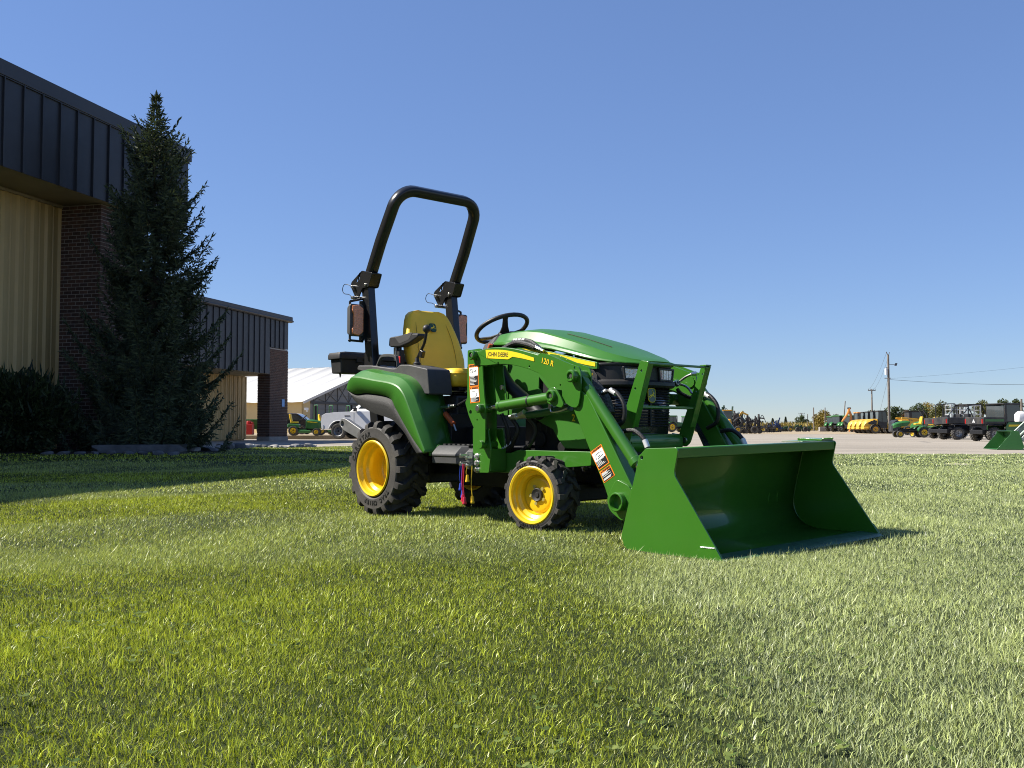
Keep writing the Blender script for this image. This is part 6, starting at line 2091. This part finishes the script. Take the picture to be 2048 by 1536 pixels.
def zero_turn(px, Z, rz, label):
    t = empty('zero_turn_mower', at(px, Z, ZG), rz, label, 'lawn mower', 'lawn machines by the shed')
    for s in (-1, 1):
        fwheel(t, (0, s * .45, .29), .29, .26, side=s)
        fwheel(t, (1.35, s * .36, .16), .16, .14, side=s)
        MB().bar((.45, s * .2, 1.05), (.55, s * .36, .55), .03, .03).build('drive_lever', BLACKM, t)
    MB().box((.15, 0, .50), (.95, .9, .30)).build('body', GREENF, t, bevel=.06)
    MB().box((.75, 0, .24), (.75, 1.25, .16)).build('mower_deck', GREENF, t, bevel=.05)
    MB().box((.95, 0, .38), (.95, .5, .08)).build('front_frame', GREENF, t, bevel=.02)
    MB().box((-.42, 0, .52), (.3, .5, .35)).build('engine', DARKM, t, bevel=.04)
    seat(t, .12, .74, .95)
    hoop(t, -.18, .5, 1.75, .40, .0, r=.025, m=GREENF)
    return t


zero_turn(638, 57.5, R(25), 'green zero turn mower with yellow seat just behind the lawn tractor hood')
zero_turn(668, 58.5, R(25), 'green roll bar mower beside the white truck hood')
zero_turn(702, 59.5, R(25), 'green roll bar mower whose hoop shows above the white truck hood')
ct = empty('garden_cart', at(508, 60, ZG), R(90), 'green garden cart half hidden between tan wall and brick pillar', 'cart')
MB().rings([[(-.5, -.4, .35), (.5, -.4, .35), (.5, .4, .35), (-.5, .4, .35)], [(-.6, -.5, .95), (.6, -.5, .95), (.6, .5, .95), (-.6, .5, .95)]]).build('hopper', GREENF, ct, bevel=.03)
MB().tube([(.5, 0, .6), (.9, 0, .9), (1.1, 0, 1.0)], .02, n=6, smooth=3).build('push_handle', BLACKM, ct)
for s in (-1, 1):
    fwheel(ct, (0, s * .5, .25), .25, .12, rim=WHITE, side=s)
rd = MB().box((0, 0, .34), (.42, .5, .64)).cyl((-.05, 0, .66), (-.05, 0, .84), .14, n=16).box((.15, 0, .72), (.1, .2, .12)).build('red_generator', mat('red_engine_paint', (.40, .02, .02), rough=.4), bevel=.03)
rd.location = at(500, 59, ZG)
tag(rd, 'red engine unit standing at the end of the tan wall', 'generator')
dc = empty('dark_car', at(570, 66, ZG), R(180), 'dark car half hidden behind the brick pillar', 'car')
MB().plate(round_poly([(-2.1, .35), (-2.15, .8), (-1.6, .95), (-1.0, 1.38), (.5, 1.40), (1.2, .98), (2.0, .85), (2.1, .4)], .12), -.85, .85).build('body', mat('dark_car_paint', (.012, .013, .018), rough=.2, coat=.8), dc, bevel=.06)
for s in (-1, 1):
    for x in (-1.3, 1.35):
        fwheel(dc, (x, s * .8, .32), .32, .2, rim=GREYR, side=s)
    MB().plate([(-1.35, .95), (-.9, 1.3), (.42, 1.32), (.95, .97)], s * .853, s * .860).build('side_window', GLASSD, dc)

# ---- white pickup
pk = empty('pickup_truck', at(692, 52, .06), R(166), 'white pickup truck parked behind the compact tractor rear wheel', 'truck')
# local x forward, front axle at x = 0
arch = lambda cx: [(cx - .52 + .0, .52)] + [(cx + .52 * math.cos(R(a)), .42 + .50 * math.sin(R(a))) for a in range(170, 5, -15)] + [(cx + .52, .52)]
low_line = [(.90, .50)] + arch(0)[::-1] + [(-3.1, .48)] + arch(-3.66)[::-1] + [(-4.95, .60)]
bodyp = [(.93, .55), (.96, .95), (.90, 1.22), (.70, 1.33), (.10, 1.40), (-.72, 1.44), (-.72, 1.10), (-4.95, 1.10)]
body = [(.93, .55), (.97, .92), (.92, 1.20), (.72, 1.31), (.15, 1.375), (-.70, 1.40), (-1.0, 1.42), (-3.2, 1.42), (-4.95, 1.40)] + low_line[::-1]
MB().plate(body, -.98, .98).build('body', WHITEC, pk, bevel=.05)
MB().rings([[(-.55, -.86, 1.40), (-.55, .86, 1.40), (-3.0, .86, 1.40), (-3.0, -.86, 1.40)], [(-1.35, -.70, 1.98), (-1.35, .70, 1.98), (-2.85, .70, 1.98), (-2.85, -.70, 1.98)]]).build('cabin', WHITEC, pk, bevel=.06)
MB().rings([[(-.60, -.78, 1.44), (-.60, .78, 1.44)], [(-1.28, -.64, 1.92), (-1.28, .64, 1.92)]], closed=False, caps=False).build('windscreen', GLASSD, pk, solid=.02)
for s in (-1, 1):
    fwheel(pk, (0, s * .86, .40), .40, .27, rim=GREYR, rimr=.62, side=s)
    fwheel(pk, (-3.66, s * .86, .40), .40, .27, rim=GREYR, rimr=.62, side=s)
    MB().plate([(-.95, 1.46), (-1.42, 1.90), (-2.0, 1.92), (-2.0, 1.46)], s * .80 - .02, s * .80 + .02).build('side_window', GLASSD, pk)
    MB().box((-.98, s * 1.10, 1.52), (.14, .22, .20)).box((-.98, s * 1.0, 1.46), (.05, .18, .05)).build('wing_mirror', BLACKP, pk, bevel=.03)
    MB().box((.90, s * .78, 1.02), (.10, .30, .24)).build('headlight', LENS, pk, bevel=.03)
    MB().box((-.50, s * .982, 1.18), (.30, .01, .07)).build('fender_badge', GREYR, pk)
    MB().box((-1.28, s * .985, 1.18), (.22, .02, .04)).build('door_handle', WHITEC, pk, bevel=.01)
    MB().box((-.87, s * .981, .95), (.012, .006, .80)).box((-2.05, s * .981, .95), (.012, .006, .80)).build('door_gap', BLACKK, pk)
    MB().rings([[(.54 * math.cos(R(a)), s * y, .42 + .52 * math.sin(R(a))) for y in (.72, .985)] for a in range(175, 0, -15)], closed=False, caps=False).build('wheel_arch', WHITEC, pk, solid=.03)
MB().rings([[(x, y, .46 + h) for x, y in ((.80, -.98), (.98, -.9), (1.06, 0), (.98, .9), (.80, .98))] for h in (0, .06, .22, .26)], closed=False, caps=False).build('bumper', CHROME, pk, solid=.03)
MB().box((.955, 0, 1.0), (.06, 1.1, .36)).build('grille', CHROME, pk, bevel=.03)
MB().box((-2.0, 0, .5), (5.0, 1.5, .25)).build('chassis', DARKM, pk)

# ---- utility poles and wires
M_POLE = mat('weathered_pole_wood', (0.17, 0.145, 0.12), rough=0.9, var=0.25, scale=3, bump=0.4, bscale=20)


def pole(px, Z, ytop, label, r=.14, lean=0, arm=0, extra=None, base=0):
    top = CAM_H + (856 - ytop) / F_PX * Z
    o = empty('utility_pole', at(px, Z, base), 0, label, 'pole')
    MB().tube([(0, 0, 0), (lean * .5, 0, top * .5), (lean, 0, top)], lambda t: r * (1 - .35 * t), n=9, smooth=2).build('shaft', M_POLE, o)
    if arm:
        MB().box((lean, 0, top - .25), (arm, .1, .12)).build('crossarm', M_POLE, o)
        for k in (-.45, -.2, .2, .45):
            MB().cyl((lean + arm * k, 0, top - .2), (lean + arm * k, 0, top + .05), .05, n=8).build('insulator', M_ST[2], o)
    return o, top


p1, t1 = pole(1778, 115, 709, 'tallest wooden utility pole carrying a white transformer can', .17)
MB().cyl((-.30, -.1, t1 - 2.35), (-.30, -.1, t1 - 1.62), .17, n=14).build('transformer', mat('pale_grey_can', (.62, .64, .66), rough=.4), p1)
MB().box((-.1, 0, t1 - 2.75), (.75, .08, .08)).box((-.12, 0, t1 - 1.5), (.35, .06, .06)).build('bracket', M_POLE, p1)
MB().bar((0, 0, t1 - 1.16), (.72, 0, t1 - 1.16), .05, .05).build('lamp_arm', M_POLE, p1)
MB().rings([[(.72 + x, y, t1 - 1.30) for x, y in rrect(.12, 0, .10, .14, .03)], [(.80 + x, y, t1 - 1.0) for x, y in rrect(.12, 0, .10, .14, .03)]]).build('yard_lamp', M_ST[2], p1)
MB().bar((-.05, 0, t1 - .05), (-.22, 0, t1 + .32), .06, .08).bar((.05, 0, t1 - .1), (.16, 0, t1 + .28), .05, .05).build('pole_top_pin', M_POLE, p1)
p2, t2 = pole(1744, 170, 778, 'shorter utility pole with a crossarm standing beyond the wheel loaders', .16, arm=1.3)
p3, t3 = pole(1685, 175, 802, 'thin leaning pole rising behind the green cab tractors', .12, lean=.5)
pole(1650, 190, 815, 'bare straight pole at the fence behind the yellowing tree', .13)
pole(1627, 200, 815, 'bare grey pole between the small conifer and the yellowing tree', .15)
pole(1615, 260, 828, 'thin far pole over the row planter', .13)
pole(1603, 260, 826, 'far pole with a short crossarm over the row planter', .13, arm=1.6)
pole(2043, 110, 798, 'grey post rising behind the enclosed cab vehicle', .16)


def wire(name, a, b, sag, label, r=.018):
    a, b = Vector(a), Vector(b)
    pts = []
    for k in range(17):
        t = k / 16
        p = a.lerp(b, t)
        p.z -= sag * 4 * t * (1 - t)
        pts.append(tuple(p))
    o = MB().tube(pts, r, n=5, smooth=1).build(name, HOSE)
    tag(o, label, 'wire')


P1 = Vector(at(1778, 115))
P2 = Vector(at(1744, 170))
wire('service_wire', P1 + Vector((0, 0, t1 - 2.9)), Vector(at(2300, 100, 5.3)), .45, 'thick dark service cable running off from the transformer pole', .018)
wire('service_wire', P1 + Vector((0, 0, t1 - 2.8)), Vector(at(2300, 130, 10.8)), .4, 'thin wire rising off from the transformer pole', .008)
wire('overhead_wire', P1 + Vector((-.2, 0, t1 + .2)), P2 + Vector((-.4, 0, t2)), .5, 'outer thin wire sloping between the two tall poles', .012)
wire('overhead_wire', P1 + Vector((.1, 0, t1)), P2 + Vector((.4, 0, t2)), .6, 'inner thin wire sloping between the two tall poles', .012)
wire('guy_wire', P1 + Vector((0, 0, t1 - 2.5)), Vector(at(1749, 140, 0)), 0, 'straight guy wire anchored below the transformer pole', .012)

# ---- trees along the yard edge
LEAFM = {k: leaf_mat('foliage_' + k, a, b, trans=.25) for k, a, b in (
    ('green', (.035, .055, .018), (.085, .11, .04)), ('olive', (.055, .062, .02), (.13, .135, .05)), ('yellow', (.13, .10, .02), (.30, .23, .05)), ('brown', (.075, .045, .025), (.16, .09, .045)), ('conifer', (.018, .032, .018), (.05, .07, .04)))}


def leafy(px, Z, ytop, wpx, kind, seed, label, base=.0, n=2600, name='broadleaf_tree', shape='round', group=None):
    rng = np.random.default_rng(seed)
    top = CAM_H + (856 - ytop) / F_PX * Z
    rad = wpx / F_PX * Z / 2
    root = empty(name, at(px, Z, base), rng.uniform(0, 6), label, 'tree', group)
    mb = MB()
    mb.tube([(0, 0, 0), (.04 * top, 0, top * .3), (.02 * top, .02 * top, top * .62)], lambda t: top * .026 * (1 - .6 * t), n=8, smooth=3)
    lobes = []
    if shape == 'round':
        for k in range(11):
            a = rng.uniform(0, 6.28)
            rr = rad * rng.uniform(.15, .68)
            zc = top * rng.uniform(.36, .80)
            lobes.append((rr * math.cos(a), rr * math.sin(a), zc, rad * rng.uniform(.30, .48)))
            mb.tube([(0, 0, top * .25), (rr * .5 * math.cos(a), rr * .5 * math.sin(a), (top * .3 + zc) / 2), lobes[-1][:3]], lambda t: top * .010 * (1 - .7 * t), n=5, smooth=3)
        lobes.append((0, 0, top * .84, rad * .36))
    else:
        for k in range(9):
            u = k / 8
            lobes.append((0, 0, top * (.16 + .78 * u), rad * (1.05 - .95 * u)))
    mb.build('trunk', M_BARK, root)
    P = []
    per = n // len(lobes)
    for cx, cy, cz, r_ in lobes:
        d = rng.normal(0, 1, (per, 3))
        d /= np.linalg.norm(d, axis=1, keepdims=True)
        q = rng.uniform(.25, 1, per) ** .5
        P.append(d * (q * r_)[:, None] * [1, 1, .8 if shape == 'round' else .55] + [cx, cy, cz])
    P = np.concatenate(P)
    P[:, 2] = np.clip(P[:, 2], top * .08, top)
    D = rng.normal(0, 1, P.shape)
    k = len(P)
    s = rng.uniform(.06, .12, k) * (1 + rad * .22)
    Vt, Q, ts = brushes(P, D, s * 1.9, s * .7, rng.random(k), 1, rng)
    big_mesh('crown', Vt, Q, 4, LEAFM[kind], ts, root)
    return root


TREES = [(1790, 150, 816, 34, 'green', 'round green tree just behind the transformer pole'), (1745, 190, 824, 30, 'green', 'low green treetop over the cabs of the wheel loaders'), (1812, 175, 822, 26, 'brown', 'small reddish brown tree next to the round green one'),
         (1838, 170, 808, 36, 'green', 'dark green tree behind the folded roll bar'), (1853, 175, 806, 38, 'yellow', 'golden yellow tree behind the small tractors'), (1884, 165, 806, 46, 'olive', 'olive tree behind the upright roll bar'),
         (1920, 168, 808, 28, 'olive', 'narrow olive tree above the wire crates'), (1965, 150, 803, 44, 'olive', 'broad olive tree over the black canopy'), (2004, 150, 799, 38, 'green', 'dark green tree touching the enclosed cab roof'),
         (2032, 152, 797, 28, 'green', 'green tree beside the grey post'), (1645, 200, 825, 36, 'yellow', 'sparse yellowing tree left of the cab tractors'), (1672, 230, 832, 22, 'green', 'small green tree behind the cab tractor roofs'),
         (1604, 240, 834, 20, 'green', 'small round tree behind the row planter'), (1634, 240, 837, 16, 'conifer', 'small dark bush tree under the grey pole')]
for i, (px, Z, yt, w, kd, lb) in enumerate(TREES):
    leafy(px, Z, yt - 5, w * 1.35, kd, 300 + i, lb)
for i, (px, Z, yt, w, lb) in enumerate(((1571, 260, 833, 14, 'pointed dark conifer on the field edge'), (1545, 270, 836, 16, 'pointed dark conifer behind the blue seeder'), (1556, 300, 840, 12, 'tiny far conifer beside the blue seeder'), (1525, 300, 842, 14, 'tiny far conifer behind the dark implements'))):
    leafy(px, Z, yt, w, 'conifer', 400 + i, lb, shape='cone', name='conifer_tree', n=1500)
# hedgerow and standing crop along the far field edge
rng = np.random.default_rng(77)
n = 26000
x = rng.uniform(-260, 330, n)
y = rng.uniform(250, 262, n)
hh = 1.6 + 1.1 * np.sin(x * .21) * np.sin(x * .063 + 1) + .5 * np.sin(x * 1.3)
z = rng.uniform(0, 1, n) * np.maximum(.7, hh)
s = rng.uniform(.25, .5, n)
Vt, Q, ts = brushes(np.stack([x, y, z], 1), rng.normal(0, 1, (n, 3)), s * 2, s * .7, rng.random(n), 1, rng)
hg = big_mesh('hedgerow', Vt, Q, 4, LEAFM['olive'], ts)
tag(hg, 'low far hedgerow along the field edge', 'hedge', kind='stuff')
n = 9000
x = rng.uniform(70, 100, n) * 1.0
x = rng.uniform(45, 105, n)
y = rng.uniform(225, 243, n)
z = rng.uniform(0, 1.6, n)
s = rng.uniform(.15, .3, n)
Vt, Q, ts = brushes(np.stack([x, y, z], 1), rng.normal(0, .5, (n, 3)) + [0, 0, 1], s * 2.4, s * .5, rng.random(n), 1, rng)
cr = big_mesh('standing_crop', Vt, Q, 4, LEAFM['yellow'], ts)
tag(cr, 'dried golden crop strip beyond the yard', 'crop', kind='stuff')
# fence along the yard edge
fp = empty('yard_fence', (at(1640, 205)[0], 205, 0), 0, 'grey wire fence along the far edge of the yard', 'fence')
mb_post = MB().cyl((0, 0, 0), (0, 0, 2.1), .06, n=6)
first = None
for k in range(24):
    if first is None:
        first = mb_post.build('fence_post', M_POLE, fp)
        o = first
    else:
        o = first.copy()
        col.objects.link(o)
    o.location = (-25 + 3.2 * k, 0, 0)
for z in (.5, 1.0, 1.5, 2.0):
    MB().bar((-25, 0, z), (49, 0, z), .02, .03).build('fence_wire', M_TRUSS, fp)
# concrete blocks by the fence
for i, px in enumerate((1567, 1646)):
    b_ = MB().box((0, 0, .4), (1.5, .8, .8)).build('concrete_block', M_KERB, bevel=.05)
    b_.location = at(px, 176)
    tag(b_, ('pale concrete block at the field end of the row planter', 'pale concrete block beside the rear wheel of the cab tractors')[i], 'block')

# ================================================================== GRASS
def field_noise(x, y):
    return (0.5 * np.sin(x * 2.1 + 1.3 * np.sin(y * 0.9)) * np.sin(y * 1.7 + 0.7 * np.sin(x * 1.3))
            + 0.3 * np.sin(x * 5.3 + 2.0 * np.sin(y * 2.7) + 1) * np.sin(y * 4.7 + 2 * np.sin(x * 3.1))
            + 0.2 * np.sin(x * 11.0 + 3 * np.sin(y * 6.1)) * np.sin(y * 9.0 + 2.5 * np.sin(x * 7.3)))


def pale_field(x, y):
    """Mower passes: strips in which the blades are bent away and their glint is put into a paler colour."""
    e = x - (0.02 + 0.10 * y) + 0.12 * np.sin(y * 1.9) + 0.06 * np.sin(y * 5 + x * 3)
    a = smoothstep(-0.25, 0.40, e)
    b = 0.55 * smoothstep(-0.5, 0.2, np.sin((y - 0.35 * x) * 1.15 + 0.9 + .4 * np.sin(x * 1.1))) * smoothstep(3.0, 4.2, y)
    return np.clip(np.maximum(a, b * (1 - a)), 0, 1)


def grass_zone(rng, y0, y1, dens, hgt, wid, tris):
    w = lambda y: 0.60 * y + 1.3
    area_n = int(dens * (0.60 * (y1 ** 2 - y0 ** 2) + 2.6 * (y1 - y0)))
    y = rng.uniform(0, 1, area_n)
    a, b2 = 0.60, 2.6
    # sample y with density proportional to strip width
    c0 = a * y0 ** 2 + b2 * y0
    c1 = a * y1 ** 2 + b2 * y1
    cc = c0 + (c1 - c0) * y
    y = (-b2 + np.sqrt(b2 ** 2 + 4 * a * cc)) / (2 * a)
    x = rng.uniform(-1, 1, area_n) * w(y)
    # tufts
    x += rng.normal(0, .012, area_n)
    keep = in_poly(x, y, LAWN)
    # not under the bucket floor or the tyres
    lx, ly = to_local(x, y)
    keep &= ~((lx > 2.52) & (lx < 3.12) & (np.abs(ly) < .72))
    for wx, wy, r_, hw in ((0, -.45, .13, .15), (0, .45, .13, .15), (1.62, -.47, .1, .1), (1.62, .47, .1, .1)):
        keep &= ~((np.abs(lx - wx) < r_) & (np.abs(ly - wy) < hw))
    keep &= ~((lx > 2.50) & (lx < 3.16) & (ly > -.795) & (ly < -.70)) & ~((lx > 3.08) & (lx < 3.165) & (np.abs(ly) < .77))
    fn = field_noise(x, y)
    thin = rng.random(area_n) < (0.93 + 0.16 * fn)
    keep &= thin
    x, y, fn = x[keep], y[keep], fn[keep]
    n = len(x)
    z = ground_h(x, y) + uneven(x, y) - 0.002
    pf = pale_field(x, y)
    ln = hgt * rng.uniform(.55, 1.15, n) * (1 + .30 * fn)
    ln *= np.where(rng.random(n) < .03, 1.5, 1.0)
    tilt = np.clip(rng.normal(.85, .40, n), .08, 1.5)          # cut and trodden blades lie at all angles
    h = ln * np.cos(tilt) + .004
    az = rng.uniform(0, 6.283, n)
    lean = ln * np.sin(tilt)
    # mower bend: towards the camera on the rich strips, away and sideways on the pale ones
    bx = (0.06 * (1 - pf) + 0.16 * pf) * ln
    by = (-0.22 * (1 - pf) + 0.26 * pf) * ln
    dx = np.cos(az) * lean + bx
    dy = np.sin(az) * lean + by
    wd = wid * rng.uniform(.55, 1.35, n)
    fa = rng.uniform(0, 6.283, n)
    sx, sy = np.cos(fa) * wd * .5, np.sin(fa) * wd * .5
    tone = np.clip(0.45 + 0.20 * fn + rng.normal(0, .36, n), 0, .92)
    tone = np.where(rng.random(n) < .035, 1.0, tone)
    if tris == 3:
        V = np.zeros((n, 5, 3), dtype=np.float32)
        V[:, 0] = np.stack([x - sx, y - sy, z], 1)
        V[:, 1] = np.stack([x + sx, y + sy, z], 1)
        mz = z + h * .62
        V[:, 2] = np.stack([x - sx * .8 + dx * .35, y - sy * .8 + dy * .35, mz], 1)
        V[:, 3] = np.stack([x + sx * .8 + dx * .35, y + sy * .8 + dy * .35, mz], 1)
        V[:, 4] = np.stack([x + dx, y + dy, z + h * .98], 1)
        base = (np.arange(n) * 5)[:, None]
        Fc = np.concatenate([base + [0, 1, 3], base + [0, 3, 2], base + [2, 3, 4]], 1).reshape(-1, 3)
        k = 5
    else:
        V = np.zeros((n, 3, 3), dtype=np.float32)
        V[:, 0] = np.stack([x - sx, y - sy, z], 1)
        V[:, 1] = np.stack([x + sx, y + sy, z], 1)
        V[:, 2] = np.stack([x + dx, y + dy, z + h], 1)
        Fc = (np.arange(n) * 3)[:, None] + np.array([[0, 1, 2]])
        k = 3
    return V.reshape(-1, 3), Fc, np.repeat(tone, k), np.repeat(pf, k)


def grass_material():
    m = leaf_mat('lawn_grass_blades', (0.030, 0.056, 0.004), (0.640, 0.740, 0.095), trans=0.22, rough=0.36, spec=0.32, yellow=(0.74, 0.72, 0.36))
    nt = m.node_tree
    L = nt.links
    b = nt.nodes['Principled BSDF']
    src = b.inputs['Base Color'].links[0].from_socket
    at = nt.nodes.new('ShaderNodeAttribute')
    at.attribute_name = 'sheen'
    mx = nt.nodes.new('ShaderNodeMix')
    mx.data_type = 'RGBA'
    mx.inputs['B'].default_value = (0.37, 0.42, 0.25, 1)  # grey-green paleness: light off the bent blades, put into the base colour
    mr = nt.nodes.new('ShaderNodeMath')
    mr.operation = 'MULTIPLY'
    mr.inputs[1].default_value = 0.60
    L.new(at.outputs['Fac'], mr.inputs[0])
    L.new(mr.outputs[0], mx.inputs['Factor'])
    L.new(src, mx.inputs['A'])
    for l in list(src.links):
        if l.to_node != mx:
            ts = l.to_socket
            L.remove(l)
            L.new(mx.outputs['Result'], ts)
    return m


def to_local(x, y):
    vx, vy = x - TR_O[0], y - TR_O[1]
    return vx * TF[0] + vy * TF[1], vx * TL[0] + vy * TL[1]


grng = np.random.default_rng(99)
Vs, Fs, Ts, Ps = [], [], [], []
nv = 0
for args in ((0.9, 3.0, 42000, 0.0225, 0.0025, 1), (0.9, 3.6, 4000, 0.035, 0.0028, 3), (3.0, 5.2, 25000, 0.0225, 0.0032, 1), (3.4, 6.5, 2200, 0.038, 0.0036, 1), (5.2, 9.5, 9500, 0.027, 0.0056, 1), (9.5, 16, 3000, .030, .011, 1), (16, 35, 650, 0.032, 0.024, 1)):
    v, f_, t, p_ = grass_zone(grng, *args)
    Vs.append(v); Fs.append(f_ + nv); Ts.append(t); Ps.append(p_)
    nv += len(v)
grass = big_mesh('lawn_grass', np.concatenate(Vs), np.concatenate(Fs), 3, grass_material(), np.concatenate(Ts))
at_ = grass.data.attributes.new('sheen', 'FLOAT', 'POINT')  # weight of the glint painted on bent blades
at_.data.foreach_set('value', np.concatenate(Ps).astype(np.float32))
tag(grass, 'short mown lawn grass in light and dark mower strips', 'grass', kind='stuff')

# clover and broad weeds among the blades
n = 2600
y = 1.2 + 5.0 * grng.random(n) ** 1.3
x = grng.uniform(-1, 1, n) * (0.6 * y + 1)
cl = np.exp(2.2 * field_noise(x * 1.7 + 5, y * 1.7 + 3))
keep = (cl > np.quantile(cl, .45)) & in_poly(x, y, LAWN)
lx, ly = to_local(x, y)
keep &= ~((lx > 2.45) & (lx < 3.2) & (np.abs(ly) < .8))
x, y = x[keep], y[keep]
n = len(x)
V, T = [], []
for k in range(3):
    a = grng.uniform(0, 6.28, n) if k == 0 else a + 2.1
    r_ = grng.uniform(.004, .0085, n)
    zc = ground_h(x, y) + uneven(x, y) + (grng.uniform(.014, .028, n) if k == 0 else 0)
    zc = zc if k == 0 else zc0
    zc0 = zc
    for j in range(6):
        b_ = 6.283 * j / 6
        ux = np.cos(a) * (r_ + r_ * np.cos(b_)) - np.sin(a) * r_ * .8 * np.sin(b_)
        uy = np.sin(a) * (r_ + r_ * np.cos(b_)) + np.cos(a) * r_ * .8 * np.sin(b_)
        V.append(np.stack([x + ux, y + uy, zc + .25 * ux * np.cos(a * 3) + .3 * (ux * np.cos(a) + uy * np.sin(a))], 1))
V = np.stack(V, 1).reshape(-1, 6, 3)
T = np.repeat(grng.uniform(0, .8, len(V)), 6)
Vf = V.reshape(-1, 3)
clover = big_mesh('clover', Vf, np.arange(len(Vf)), 6, leaf_mat('clover_leaf', (0.08, 0.13, 0.025), (0.24, 0.28, 0.07), trans=.3), T)
tag(clover, 'small clover leaves scattered among the lawn grass', 'clover', kind='stuff')
